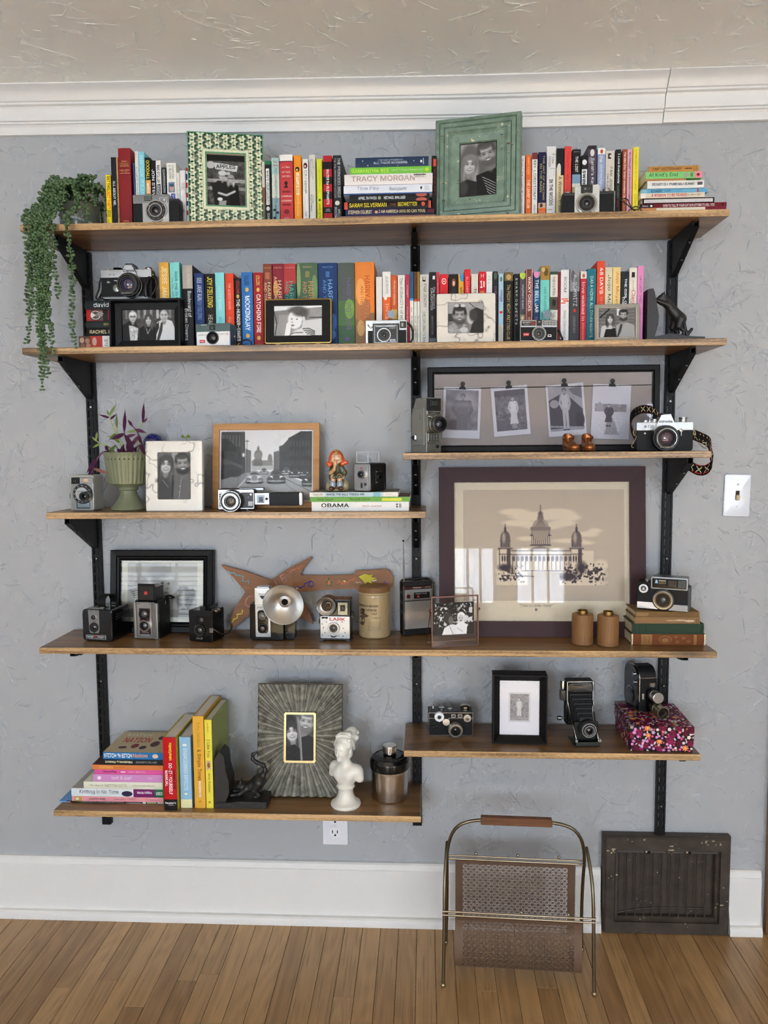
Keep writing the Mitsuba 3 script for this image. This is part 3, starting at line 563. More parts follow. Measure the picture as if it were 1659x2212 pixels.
 ('black green book with rounded white lettering,right of the wide cream book',0,'#1a201d',[('t','I Love Everybody',0.06,0.5,0.3,0.8,'#f0f0ea',1),('t','Laurie Notaro',0.53,0.72,0.4,0.7,'#7a9a7c'),('t','MORE TRUE',0.74,0.98,0.3,0.7,'#9d2a2c')],{},0.4618,-0.1635,1.9053,0.0121,0.1593,0.135,0),
 ('narrow brick brown book with cream lettering,right of the black green book',0,'#8f452f',[('t',"The Idiot Girls' Action-Adventure Club",0.04,0.74,0.25,0.75,'#f1e2cc',1),('t','Laurie',0.78,0.95,0.3,0.7,'#e0b090')],{},0.4788,-0.1613,1.9053,0.0104,0.1602,0.135,0),
 ('pale pink book with dark lettering,right of the brick brown book',0,'#dba4b4',[('t','We Thought You Would Be Prettier',0.04,0.76,0.25,0.7,'#3a2430',1),('t','Laurie Notaro',0.78,0.98,0.3,0.65,'#b06a8a')],{},0.4897,-0.1619,1.9053,0.0116,0.1592,0.135,0),
 ('bright yellow book beside the small flat stack,right of the pale pink book',0,'#f0dd3a',[('t','AUTOBIOGRAPHY OF A FAT BRIDE',0.03,0.62,0.3,0.65,'#8a7a1c'),('t','Laurie Notaro',0.68,0.97,0.3,0.7,'#a8942a')],{},0.5025,-0.1666,1.9053,0.0127,0.1625,0.135,0),
 ('mustard yellow hardcover with shadowed title,left of the aqua blue hardcover',1,'#d9a441',[('t','JESSE JAMES',0.05,0.5,0.28,0.8,'#f4e0b0',1),('t','American Outlaw',0.52,0.9,0.3,0.7,'#8a5a1c')],{'hc': 1},-0.6687,-0.1511,1.6073,0.0245,0.2158,0.1331,0),
 ('aqua blue hardcover with dark title,right of the mustard yellow hardcover',1,'#7fcfcb',[('t','look me in the eye',0.11,0.6,0.45,0.85,'#2c4a4a'),('t',"my life with asperger's",0.18,0.62,0.15,0.38,'#54807e')],{'hc': 1},-0.6409,-0.1527,1.6073,0.0244,0.2149,0.1347,0),
 ('tall black hardcover with a grey head,right of the aqua blue hardcover',1,'#151417',[('b',0,0.28,'#a9a49a'),('t','PAUL HENDRICKSON',0.03,0.26,0.5,0.75,'#d9d4c8'),('t','Boulevard of',0.31,0.62,0.5,0.85,'#f0f0ec'),('t','Broken Dreams',0.52,0.9,0.15,0.5,'#f0f0ec')],{'hc': 1},-0.6092,-0.1528,1.6073,0.0256,0.2074,0.1348,0),
 ('royal blue hardcover with silver lettering,right of the tall black hardcover with grey head',1,'#1f3566',[('t','SEE JANE RUN',0.06,0.36,0.3,0.8,'#b8c2d6',1),('t','JOY FIELDING',0.36,0.62,0.3,0.75,'#7d93c2')],{'hc': 1},-0.5788,-0.1535,1.6073,0.0237,0.1868,0.1355,0),
 ('black hardcover with yellow capitals,right of the royal blue hardcover',1,'#1a1712',[('t','JOY FIELDING',0.04,0.45,0.28,0.8,'#e8cf4a',1),('t','HEARTSTOPPER',0.55,0.98,0.3,0.75,'#d8d4c0')],{'hc': 1},-0.5534,-0.1516,1.6073,0.0256,0.185,0.1336,0),
 ('pale turquoise hardcover,right of the black hardcover with yellow capitals',1,'#83d3d6',[('t','LUCKY BONES',0.18,0.5,0.35,0.7,'#cfeff0'),('t','Alice Sebold',0.58,0.9,0.35,0.7,'#4fa8ac')],{'hc': 1},-0.5268,-0.1492,1.6073,0.0232,0.1885,0.1312,0),
 ('tomato red hardcover with small pale title,right of the pale turquoise hardcover',1,'#d6452c',[('t','THE ALMOST MOON',0.13,0.48,0.35,0.65,'#f5d2c4'),('t','Alice Sebold',0.58,0.9,0.3,0.7,'#f0b090')],{'hc': 1},-0.5001,-0.154,1.6073,0.0211,0.1847,0.136,0),
 ('slim black book with white capitals and gold arrow,right of the tomato red hardcover',1,'#1b1819',[('t','COLLINS',0.04,0.22,0.3,0.75,'#c23a2a',1),('o',0.26,0.5,0.03,0.22,'#d8b25a'),('t','THE-HUNGER-GAMES',0.3,0.9,0.25,0.78,'#f2efe8',1),('o',0.95,0.5,0.025,0.2,'#d8b25a')],{'hc': 1},-0.4781,-0.1486,1.6073,0.0169,0.174,0.1306,0),
 ('cobalt blue hardcover with white capitals and gold arrow,right of the slim black arrow book',1,'#2f6cb0',[('t','COLLINS',0.04,0.17,0.3,0.7,'#1c2f55',1),('o',0.23,0.5,0.03,0.16,'#d8b25a'),('t','MOCKINGJAY',0.31,0.77,0.3,0.75,'#f0f4f8',1),('o',0.84,0.5,0.03,0.18,'#d8a85a'),('h','SCHOLASTIC',0.93,0.945,0.15,0.85,'#1c2f55')],{'hc': 1},-0.4595,-0.1513,1.6073,0.0281,0.1873,0.1333,0),
 ('crimson hardcover with white capitals and gold arrow,right of the cobalt blue arrow hardcover',1,'#99282c',[('t','COLLINS',0.04,0.17,0.3,0.7,'#e2b25a',1),('o',0.23,0.5,0.03,0.17,'#d8b25a'),('t','CATCHING FIRE',0.29,0.8,0.3,0.75,'#f6eee6',1),('o',0.87,0.5,0.03,0.2,'#d8a85a'),('h','SCHOLASTIC',0.95,0.965,0.15,0.85,'#d8a85a')],{'hc': 1},-0.4293,-0.1515,1.6073,0.0243,0.1862,0.1335,0),
 ('reddish brown storybook with gold lettering,right of the crimson arrow hardcover',1,'#7c3f30',[('h','ROWLING',0.04,0.055,0.12,0.88,'#d8b070'),('r',0.1,0.18,0.25,0.75,'#a8674a'),('t','HARRY',0.22,0.5,0.5,0.85,'#e6cfa0'),('t',"AND THE SORCERER'S",0.22,0.8,0.12,0.42,'#e6cfa0')],{'hc': 1},-0.4046,-0.1475,1.6073,0.0221,0.2078,0.1295,0),
 ('deep red storybook with gold patches,right of the reddish brown storybook',1,'#7d2432',[('h','ROWLING',0.04,0.055,0.12,0.88,'#d8b070'),('o',0.3,0.3,0.1,0.25,'#b5824a'),('t','HARRY',0.2,0.5,0.5,0.82,'#e6cfa0'),('t','AND THE CHAMBER',0.15,0.8,0.14,0.42,'#e6cfa0')],{'hc': 1},-0.3804,-0.1502,1.6073,0.0273,0.2071,0.1322,0),
 ('red and dark teal storybook with green lettering,right of the deep red storybook',1,'#a3383a',[('h','ROWLING',0.04,0.055,0.15,0.88,'#e0a0a0'),('b',0.24,1,'#2e4f4c'),('o',0.25,0.2,0.12,0.35,'#a3383a'),('t','HARRY',0.21,0.52,0.45,0.8,'#58a58e'),('t','AND THE PRISONER',0.21,0.8,0.14,0.38,'#58a58e')],{'hc': 1},-0.3521,-0.1515,1.6073,0.0307,0.2063,0.1335,0),
 ('thick mossy green storybook with bronze lettering,right of the red and teal storybook',1,'#48614a',[('h','ROWLING',0.04,0.06,0.3,0.75,'#c9a878'),('r',0.1,0.17,0.42,0.62,'#7f7a50'),('o',0.3,0.85,0.16,0.14,'#6d8a60'),('o',0.2,0.1,0.2,0.1,'#7d9a68'),('t','HARRY',0.22,0.52,0.55,0.8,'#c48e54'),('t','AND THE GOBLET',0.22,0.8,0.3,0.48,'#c48e54')],{'hc': 1},-0.3196,-0.1502,1.6073,0.0529,0.2078,0.1322,0),
 ('thick dark blue storybook with pale blue lettering,right of the thick mossy green storybook',1,'#1c3766',[('h','ROWLING',0.04,0.06,0.25,0.78,'#6a94c8'),('r',0.1,0.17,0.4,0.6,'#3e66a0'),('o',0.7,0.8,0.1,0.14,'#3a62a8'),('o',0.85,0.7,0.06,0.2,'#4a78b8'),('t','HARRY',0.2,0.5,0.5,0.75,'#7fb0dc'),('t','AND THE ORDER',0.2,0.8,0.25,0.42,'#5a88c0')],{'hc': 1},-0.2654,-0.1484,1.6073,0.0478,0.2072,0.1304,0),
 ('thick grey green storybook with purple lettering,right of the thick dark blue storybook',1,'#4d5650',[('b',0.45,0.75,'#4a6b3e'),('b',0.75,1,'#3e5a44'),('o',0.55,0.7,0.12,0.3,'#6d9448'),('t','HARRY POTTER',0.18,0.8,0.5,0.8,'#6d5a86'),('t','AND THE HALF-BLOOD',0.18,0.7,0.28,0.44,'#5d5474'),('o',0.91,0.55,0.02,0.1,'#6a3fa0')],{'hc': 1},-0.2157,-0.1535,1.6073,0.0412,0.2055,0.1355,0),
 ('thick orange storybook with a brown hill,right of the thick grey green storybook',1,'#e08238',[('b',0.6,1,'#8a6a4a'),('o',0.55,0.3,0.14,0.5,'#a8744a'),('o',0.35,0.3,0.16,0.25,'#f0a65a'),('o',0.78,0.3,0.1,0.2,'#c8a06a'),('t','HARRY POTTER',0.16,0.75,0.5,0.78,'#b8502c'),('t','AND THE DEATHLY',0.28,0.75,0.3,0.45,'#b8502c')],{'hc': 1},-0.1738,-0.1462,1.6073,0.0487,0.208,0.1282,0),
 ('slim blank white book,right of the thick orange storybook',1,'#e2ded6',[],{},-0.1201,-0.1538,1.6073,0.0146,0.1699,0.135,0),
 ('white and orange paperback with grey capitals,right of the slim blank white book',1,'#e4e1da',[('b',0.34,0.95,'#e0642c'),('t','JOJO MOYES',0.06,0.29,0.4,0.68,'#666'),('o',0.35,0.35,0.03,0.2,'#f6e8dc'),('t','The Last Letter',0.42,0.9,0.35,0.7,'#f4d8c0')],{},-0.1042,-0.148,1.6073,0.0204,0.1832,0.13,0),
 ('burnt orange paperback with cream title,right of the white and orange paperback',1,'#c2552a',[('t',"Homer's Odyssey",0.08,0.42,0.3,0.75,'#f2dcb8'),('b',0.48,0.62,'#d8b05a'),('b',0.62,1,'#7a5a34')],{},-0.0828,-0.1472,1.6073,0.0151,0.1746,0.1292,0),
 ('white paperback with tall grey serif title,right of the burnt orange paperback',1,'#e5e1d6',[('t','The AUDACITY of HOPE',0.04,0.72,0.3,0.72,'#4a4a44')],{},-0.0659,-0.1539,1.6073,0.0174,0.1729,0.135,0),
 ('slim raspberry pink book,right of the white paperback with tall serif title',1,'#a83348',[('t','shopgirl',0.15,0.32,0.25,0.75,'#f0c4c8'),('t','STEVE MARTIN',0.45,0.72,0.35,0.65,'#dca')],{},-0.0472,-0.1477,1.6073,0.0104,0.1755,0.1297,0),
 ('narrow white book with a deep blue head,right of the slim raspberry book',1,'#e4e0d2',[('b',0,0.36,'#1f5478'),('b',0.36,0.39,'#3f9ac8'),('t','Elie',0.48,0.54,0.3,0.7,'#555'),('t','ELIE WIESEL',0.6,0.9,0.3,0.7,'#555')],{},-0.0361,-0.1511,1.6073,0.0088,0.1813,0.1331,0),
 ('narrow white book with a brown head,right of the narrow blue headed book',1,'#e4e0d2',[('b',0,0.37,'#5a3420'),('b',0.37,0.4,'#c24a2a'),('t','ELIE WIESEL',0.6,0.9,0.3,0.7,'#555')],{},-0.0261,-0.1494,1.6073,0.0076,0.1815,0.1314,0),
 ('narrow white book with an olive gold head,right of the narrow brown headed book',1,'#e4e0d2',[('b',0,0.37,'#8a6a2a'),('b',0.37,0.4,'#c24a2a'),('t','ELIE WIESEL',0.6,0.9,0.3,0.7,'#555')],{},-0.0176,-0.1539,1.6073,0.0058,0.1804,0.135,0),
 ('light grey paperback with black square emblem,right of the narrow gold headed book',1,'#c6c4bc',[('r',0.04,0.1,0.3,0.65,'#222'),('o',0.06,0.48,0.02,0.14,'#c6c4bc'),('t','PAM JENOFF',0.13,0.47,0.4,0.75,'#55585a'),('t',"THE DIPLOMAT'S Wife",0.52,0.96,0.3,0.65,'#55585a')],{},-0.0108,-0.1536,1.6073,0.0214,0.1735,0.135,0),
 ('black paperback with spidery white title,right of the light grey emblem paperback',1,'#1c1a1c',[('r',0.05,0.1,0.5,0.85,'#ddd'),('t',"The WITCH'S",0.2,0.5,0.55,0.85,'#e4e0dc'),('t','DAUGHTER',0.22,0.52,0.2,0.5,'#e4e0dc'),('t','BRACKSTON',0.6,0.85,0.3,0.6,'#777'),('b',0.9,1,'#5a5f6a')],{},0.0122,-0.1526,1.6073,0.0168,0.179,0.1346,0),
 ('sliver of a red book,right of the black spidery title paperback',1,'#c23a48',[('t','red letter',0.1,0.6,0.3,0.7,'#e8a0a8')],{},0.03,-0.1464,1.6073,0.0074,0.18,0.1284,0),
 ('bright red book with a round pale emblem,right of the sliver of red',1,'#c8262c',[('o',0.1,0.5,0.045,0.3,'#f0c8c0'),('o',0.1,0.5,0.03,0.2,'#c8262c'),('o',0.1,0.5,0.012,0.1,'#f0c8c0')],{},0.0385,-0.1524,1.6073,0.0202,0.1735,0.1344,0),
 ('black book with a small portrait of a figure,right of the bright red emblem book',1,'#1a1412',[('o',0.13,0.55,0.045,0.16,'#d8b09a'),('o',0.12,0.55,0.06,0.22,'#7a4628'),('o',0.13,0.55,0.035,0.12,'#e0bca6'),('o',0.26,0.55,0.08,0.28,'#2a2420')],{},0.0604,-0.148,1.6073,0.0229,0.174,0.13,0),
 ('yellow book with a blue top corner,right of the black book with portrait',1,'#dfa23a',[('o',0.03,0.75,0.08,0.5,'#3f86b8'),('t','Vincent',0.18,0.5,0.3,0.8,'#4a3a1c')],{},0.0845,-0.1466,1.6073,0.0133,0.1744,0.1286,0),
 ('tall bright red book,right of the yellow book with blue corner',1,'#d4232c',[('t','ELIZABETH GILBERT',0.1,0.6,0.3,0.65,'#f6d0cc')],{},0.0997,-0.1465,1.6073,0.0146,0.1854,0.1285,0),
 ('cream book with brown lettering,right of the tall bright red book',1,'#dcd8c6',[('t','THE BOOK THIEF',0.2,0.8,0.35,0.75,'#6a3f2a',1)],{},0.1163,-0.1512,1.6073,0.0167,0.1729,0.1332,0),
 ('crimson book with large white numeral,right of the cream book with brown lettering',1,'#c4202e',[('h','H',0.03,0.08,0.3,0.7,'#f2d4d4'),('h','1',0.12,0.22,0.2,0.5,'#fff',1),('r',0.13,0.21,0.6,0.85,'#f0c0c0'),('h','ARE',0.26,0.29,0.2,0.8,'#f2c860')],{},0.135,-0.1512,1.6073,0.017,0.1781,0.1332,0),
 ('white book with small grey and red print,right of the crimson numeral book',1,'#e6e4e0',[('h','TODAY',0.06,0.08,0.3,0.7,'#888'),('h','SHOW',0.1,0.12,0.2,0.8,'#888'),('h','BOOK',0.14,0.16,0.25,0.75,'#999'),('h','CRAFT',0.28,0.31,0.15,0.85,'#d88')],{},0.1533,-0.1498,1.6073,0.0146,0.1781,0.1318,0),
 ('narrow black book with mauve capitals,right of the white book with small print',1,'#1d2320',[('o',0.06,0.5,0.05,0.35,'#4a5a50'),('t','CHELSEA HANDLER',0.2,0.7,0.3,0.75,'#8a4a78',1)],{},0.1701,-0.1478,1.6073,0.0117,0.1789,0.1298,0),
 ('pale blue book with a red heart,right of the narrow mauve capitals book',1,'#9fbfcf',[('b',0.72,1,'#c8c0b4'),('o',0.08,0.5,0.035,0.25,'#5a7a6a'),('t','oogy',0.23,0.4,0.25,0.8,'#7a4a86',1),('o',0.545,0.4,0.018,0.18,'#c82a30'),('o',0.545,0.65,0.018,0.18,'#c82a30'),('t','LARRY LEVIN',0.72,0.97,0.3,0.7,'#8a8a88')],{},0.1833,-0.1531,1.6073,0.0121,0.1723,0.135,0),
 ('black book with gold script and picture head,right of the pale blue heart book',1,'#171513',[('b',0,0.12,'#6a5a38'),('o',0.07,0.5,0.04,0.3,'#b89a60'),('t','The FRIDAY NIGHT KNITTING CLUB',0.17,0.93,0.3,0.7,'#d8b878'),('h','KATE',0.95,0.975,0.2,0.8,'#d8c8a8')],{},0.198,-0.148,1.6073,0.0211,0.1765,0.13,0),
 ('black book with spaced white capitals,right of the black book with gold script',1,'#19191b',[('t','S H A R P  O B J E C T S',0.06,0.72,0.3,0.7,'#d8d8d4')],{},0.2214,-0.1476,1.6073,0.0129,0.172,0.1296,0),
 ('charcoal book with green corner,right of the black book with spaced capitals',1,'#47454c',[('o',0.03,0.5,0.06,0.5,'#b5cf4a'),('r',0.58,0.69,0.1,0.9,'#8a7a64'),('o',0.63,0.5,0.03,0.25,'#d0b898'),('t','orphan train',0.16,0.5,0.3,0.75,'#d8d6da')],{},0.2358,-0.1471,1.6073,0.0147,0.1742,0.1291,0),
 ('chocolate brown book edged in pink,right of the charcoal green corner book',1,'#6b3f2c',[('r',0,1,0.85,1,'#d890a8'),('r',0,1,0,0.1,'#d890a8'),('t','WACKY CHICKS',0.1,0.56,0.3,0.75,'#f0e4d8',1),('t','Simon',0.64,0.78,0.3,0.7,'#e0b8a8')],{},0.2506,-0.1537,1.6073,0.016,0.1815,0.135,0),
 ('navy book with a pink corner and white title,right of the chocolate and pink book',1,'#20405e',[('o',0.02,0.5,0.07,0.5,'#df94bc'),('b',0.25,0.45,'#2c5f86'),('t','THE BELL JAR',0.11,0.56,0.25,0.78,'#eef2f4',1),('t','SYLVIA',0.62,0.78,0.3,0.7,'#b86a94')],{},0.2696,-0.1464,1.6073,0.0162,0.1767,0.1284,0),
 ('turquoise book with a gilded top,right of the navy pink corner book',1,'#72c4bb',[('b',0,0.18,'#9a7838'),('o',0.08,0.6,0.05,0.25,'#5e4a20'),('o',0.05,0.3,0.03,0.2,'#d0b070'),('t','HER FEARFUL SYMMETRY',0.27,0.9,0.4,0.66,'#3a7a74')],{},0.286,-0.1533,1.6073,0.0218,0.1888,0.135,0),
 ('cream book with a dark picture band,right of the turquoise gilded book',1,'#dcd6cc',[('b',0,0.04,'#33463a'),('t','Katrina Kittle',0.08,0.33,0.3,0.72,'#665a50'),('b',0.35,0.53,'#4a443c'),('o',0.43,0.5,0.05,0.25,'#1c1a18'),('t','THE KINDNESS',0.55,0.9,0.3,0.7,'#88796c')],{},0.3103,-0.1513,1.6073,0.0182,0.1749,0.1333,0),
 ('dark red sliver right of the cream book,right of the cream picture band book',1,'#7a2028',[],{},0.3299,-0.1491,1.6073,0.0052,0.1739,0.1311,0),
 ('white book with a red crayon slash,right of the dark red sliver',1,'#e6e4e2',[('t','ROOM',0.1,0.3,0.35,0.7,'#444'),('r',0.385,0.4,0.1,0.9,'#d8583a'),('r',0.41,0.43,0.3,0.95,'#d8583a'),('r',0.44,0.455,0.05,0.6,'#d8583a'),('t','EMMA DONOGHUE',0.55,0.93,0.35,0.65,'#777')],{},0.3366,-0.1467,1.6073,0.0204,0.1799,0.1287,0),
 ('charcoal book with grey bare tree head,right of the white red slash book',1,'#3c3d42',[('b',0,0.3,'#84868c'),('o',0.1,0.3,0.08,0.2,'#5a5c62'),('o',0.18,0.7,0.1,0.2,'#66686e'),('t','AUSCHWITZ',0.08,0.5,0.35,0.75,'#d8d8da'),('o',0.56,0.5,0.025,0.16,'#b83028'),('t','LAURENCE REES',0.63,0.86,0.35,0.6,'#8a8a90')],{'hc': 1},0.3582,-0.1513,1.6073,0.0232,0.1807,0.1333,0),
 ('red book with white head and handwritten title,right of the charcoal tree book',1,'#b23038',[('b',0,0.1,'#e8ded0'),('o',0.06,0.5,0.028,0.22,'#b25a5a'),('t','love walked in',0.15,0.68,0.25,0.75,'#f2e4e0'),('t','MARISA DE LOS SANTOS',0.71,0.99,0.35,0.65,'#e0a8a4')],{},0.3845,-0.1466,1.6073,0.0152,0.1752,0.1286,0),
 ('teal hardcover with slanted white title,right of the red handwritten book',1,'#1f6a7c',[('t','DARA HORN',0.1,0.42,0.35,0.68,'#dfe9c8'),('t','ALL OTHER NIGHTS',0.45,0.92,0.35,0.68,'#eef0d8'),('r',0.2,0.21,0.1,0.9,'#174e5c'),('r',0.36,0.37,0,0.7,'#174e5c')],{},0.4002,-0.1496,1.6073,0.0217,0.1803,0.1316,0),
 ('tall vermilion book with white hand lettering,right of the teal hardcover',1,'#d64a30',[('t','48 DAYS',0.08,0.4,0.35,0.8,'#f8e8dc',1),('t','TO THE WORK YOU LOVE',0.43,0.95,0.4,0.7,'#f0b8a0')],{},0.4236,-0.1515,1.6073,0.0189,0.1983,0.1335,0),
 ('cream book with curly dark title,right of the tall vermilion book',1,'#dccfae',[('t','Jojo Moyes',0.1,0.68,0.3,0.8,'#33291c'),('t','me before you',0.75,0.95,0.3,0.6,'#886')],{},0.4435,-0.1515,1.6073,0.0173,0.1829,0.1335,0),
 ('butter yellow book with orange curly title,right of the cream curly title book',1,'#e9cd84',[('b',0.55,0.8,'#eec07a'),('o',0.7,0.5,0.05,0.3,'#a8683c'),('t','Jojo Moyes',0.06,0.5,0.35,0.8,'#d0543a')],{},0.4617,-0.1526,1.6073,0.0186,0.1824,0.1346,0),
 ('black book fading to grey blue with white title,right of the butter yellow book',1,'#20242a',[('b',0.5,1,'#6d8698'),('t','THE GIRL ON',0.1,0.5,0.45,0.75,'#f4f4f4',1),('t','THE TRAIN',0.35,0.7,0.15,0.42,'#e4e8ec',1)],{},0.4818,-0.1534,1.6073,0.0186,0.1719,0.135,0),
 ('cream book with red script,right of the black to blue book',1,'#e4dccb',[('r',0.06,0.13,0.3,0.7,'#1c1c1c'),('t','GWEN COOPER',0.16,0.3,0.4,0.6,'#999'),('t','Cleo',0.3,0.48,0.3,0.8,'#c2403c'),('t','the Cat Who Mended',0.42,0.95,0.12,0.28,'#776')],{},0.5016,-0.1528,1.6073,0.0187,0.1806,0.1348,0),
 ('bubblegum pink book beside the cat bookend,right of the cream red script book',1,'#df8cc0',[('t','CAT LADY CHIC',0.13,0.48,0.35,0.7,'#4a2a44'),('t','DIANE LOVEJOY',0.55,0.8,0.35,0.65,'#a0588c')],{},0.5226,-0.1485,1.6073,0.0143,0.1853,0.1305,0),
 ('navy hardcover with tiny white stars,top of the middle flat stack',2,'#25364f',[('t','THE MOTH PRESENTS',0.31,0.65,0.62,0.78,'#c8d0dc'),('t','ALL THESE WONDERS',0.25,0.71,0.32,0.55,'#e4e8ee'),('o',0.1,0.65,0.008,0.06,'#dde'),('o',0.17,0.2,0.006,0.05,'#dde'),('o',0.8,0.55,0.006,0.05,'#dde'),('o',0.9,0.5,0.012,0.14,'#e8ecf0'),('r',0.925,0.935,0.2,0.8,'#ccd'),('o',0.58,0.15,0.006,0.05,'#dde')],{'hc': 1},-0.1662,-0.183,2.0302,0.0237,0.1771,0.15,1),
 ('apple green book with yellow capitals,under the starry navy hardcover',2,'#6fb843',[('t','SAMANTHA BEE',0.02,0.48,0.22,0.75,'#d6ea4a'),('t','i know i am,but what are you?',0.51,0.9,0.3,0.7,'#cfe8b4'),('o',0.945,0.5,0.025,0.3,'#b8d83a')],{},-0.1794,-0.1864,2.014,0.0159,0.1973,0.15,1),
 ('thick white book with blocky pinkish grey capitals,under the apple green book',2,'#e6e2de',[('t','TRACY MORGAN',0.08,0.8,0.3,0.82,'#b09a94',1),('r',0.78,0.93,0.55,0.95,'#d6d0c4'),('r',0.79,0.92,0.78,0.9,'#555'),('t','CON-MOR-132',0.8,0.9,0.62,0.74,'#444')],{'hc': 1},-0.1932,-0.1868,1.9889,0.0248,0.2138,0.15,1),
 ('white hardcover with blue underside and serif title,under the thick white block capital book',2,'#e2e6ee',[('r',0,1,0,0.14,'#2c4f86'),('t','Tina Fey',0.15,0.4,0.4,0.88,'#8a90a4'),('t','Bossypants',0.52,0.71,0.3,0.75,'#50545e'),('o',0.875,0.6,0.012,0.16,'#334'),('r',0.91,0.965,0.3,0.85,'#d2d6dc')],{'hc': 1},-0.1957,-0.1831,1.9668,0.0218,0.2158,0.15,1),
 ('black paperback with a red hourglass figure,under the white and blue hardcover',2,'#1a1a1c',[('t','APRIL IN PARIS',0.11,0.34,0.3,0.72,'#ddd',1),('o',0.375,0.5,0.02,0.25,'#8a9a78'),('t','MICHAEL WALLNER',0.43,0.7,0.3,0.72,'#ddd',1),('o',0.9,0.85,0.07,0.3,'#b0584a'),('o',0.9,0.15,0.07,0.3,'#b0584a')],{},-0.1812,-0.1849,1.9495,0.0171,0.1941,0.15,1),
 ('black book with yellow capitals and red ends,under the black paperback with red figure',2,'#191414',[('r',0,0.04,0,1,'#c2503c'),('r',0.97,1,0,1,'#c2503c'),('t','SARAH SILVERMAN',0.06,0.49,0.25,0.85,'#e8cf3a',1),('t','THE',0.53,0.6,0.35,0.7,'#a05a3c'),('t','BEDWETTER',0.62,0.84,0.3,0.85,'#e8cf3a',1),('o',0.91,0.55,0.022,0.32,'#c2503c')],{'hc': 1},-0.1944,-0.1854,1.9319,0.0173,0.2111,0.15,1),
 ('dark violet book with cream capitals,under the black book with red ends',2,'#2a2450',[('r',0.6,1,0,1,'#1a1626'),('t','STEPHEN COLBERT',0.03,0.3,0.25,0.85,'#e6d69a',1),('o',0.35,0.5,0.02,0.25,'#c09a7a'),('t','I AM AMERICA (AND SO CAN YOU!)',0.38,0.9,0.25,0.85,'#e6d69a',1),('r',0.93,1,0.3,0.8,'#5a2030')],{'hc': 1},-0.1913,-0.1861,1.9169,0.0146,0.2152,0.15,1),
 ('wide flat dusty pink book at the very bottom,under the dark violet book',2,'#8d6a60',[('t','COUNTRY SAMPLER',0.05,0.45,0.3,0.7,'#a04038',1)],{},-0.2116,-0.1846,1.9053,0.0113,0.2394,0.15,1),
 ('tan book with dark capitals,top of the small right flat stack',3,'#b07f42',[('t','FART DICTIONARY',0.08,0.65,0.3,0.75,'#4a2c14',1),('r',0.72,0.86,0.45,0.6,'#4a2c14'),('r',0.9,0.905,0.1,0.9,'#4a2c14'),('r',0.94,0.945,0.1,0.9,'#4a2c14')],{},0.5363,-0.1787,2.0042,0.0136,0.1177,0.15,1),
 ('green book with a pink end,under the tan book with dark capitals',3,'#7cbf74',[('r',0.87,1,0,1,'#e58a98'),('t',"At Knit's End",0.06,0.57,0.3,0.88,'#1f4a34'),('o',0.73,0.5,0.04,0.35,'#9a9a90'),('r',0.79,0.84,0.2,0.8,'#5a8a54'),('o',0.93,0.5,0.03,0.22,'#7a2030')],{},0.5285,-0.1802,1.9884,0.0155,0.1324,0.15,1),
 ('thin brown spiral book,under the green book with pink end',3,'#a87a4c',[],{},0.5281,-0.1803,1.9831,0.005,0.0956,0.15,1),
 ('white hardcover with small bold capitals,under the thin brown book',3,'#e6e4de',[('t','SECURITY IS A THUMB AND A BLANKET',0.08,0.84,0.35,0.7,'#222',1),('r',0.88,0.97,0.35,0.75,'#555')],{'hc': 1},0.5327,-0.1818,1.9654,0.0175,0.1325,0.15,1),
 ('sky blue booklet,under the white hardcover with bold capitals',3,'#5f9fc0',[('r',0,0.09,0,1,'#7fb4cc'),('t','EXAMS',0.15,0.31,0.2,0.85,'#1c3550',1),('t','Kaplan',0.35,0.44,0.3,0.7,'#224'),('t','practice tests',0.62,0.82,0.3,0.7,'#a8d0e0'),('r',0.84,0.86,0.05,0.95,'#b83040')],{},0.5199,-0.1783,1.955,0.0101,0.1559,0.15,1),
 ('cream paperback with dark red capitals,under the sky blue booklet',3,'#dccfb8',[('r',0,0.08,0,1,'#ece6da'),('t','A WOMAN TO BE FEARED',0.17,0.72,0.25,0.85,'#a8243a',1),('t','by John G. Yard',0.73,0.93,0.3,0.75,'#4a3a30')],{},0.5169,-0.1819,1.9433,0.0114,0.1512,0.15,1),
 ('black bound book showing its pages,under the cream paperback with red capitals',3,'#191719',[('r',0.02,0.98,0.1,0.82,'#cfcac6')],{},0.5225,-0.18,1.9316,0.0114,0.1685,0.15,1),
 ('dark red book with white capitals,under the black bound book showing pages',3,'#6b1a20',[('r',0,0.16,0.1,0.9,'#251414'),('t','Oatmeal',0.03,0.1,0.3,0.7,'#ddd'),('o',0.135,0.5,0.014,0.24,'#eee'),('t','HOW TO TELL IF YOUR CAT IS PLOTTING TO KILL YOU',0.27,0.86,0.2,0.8,'#f0e6e0',1),('r',0.94,0.965,0.25,0.75,'#401014')],{},0.5162,-0.1786,1.9209,0.0104,0.2044,0.15,1),
 ('cream and red book lowest in the pile,under the dark red book with white capitals',3,'#e8dcc0',[('r',0,0.2,0,1,'#c88a54'),('r',0.76,1,0,1,'#7a2430')],{},0.5142,-0.1815,1.9053,0.0153,0.2045,0.15,1),
 ('black hardcover with lowercase lettering,top of the stack behind the black frame',4,'#1d2426',[('t','david sedaris',0.12,0.62,0.25,0.75,'#eee')],{'hc': 1},-0.8621,-0.1541,1.7086,0.0227,0.1936,0.135,1),
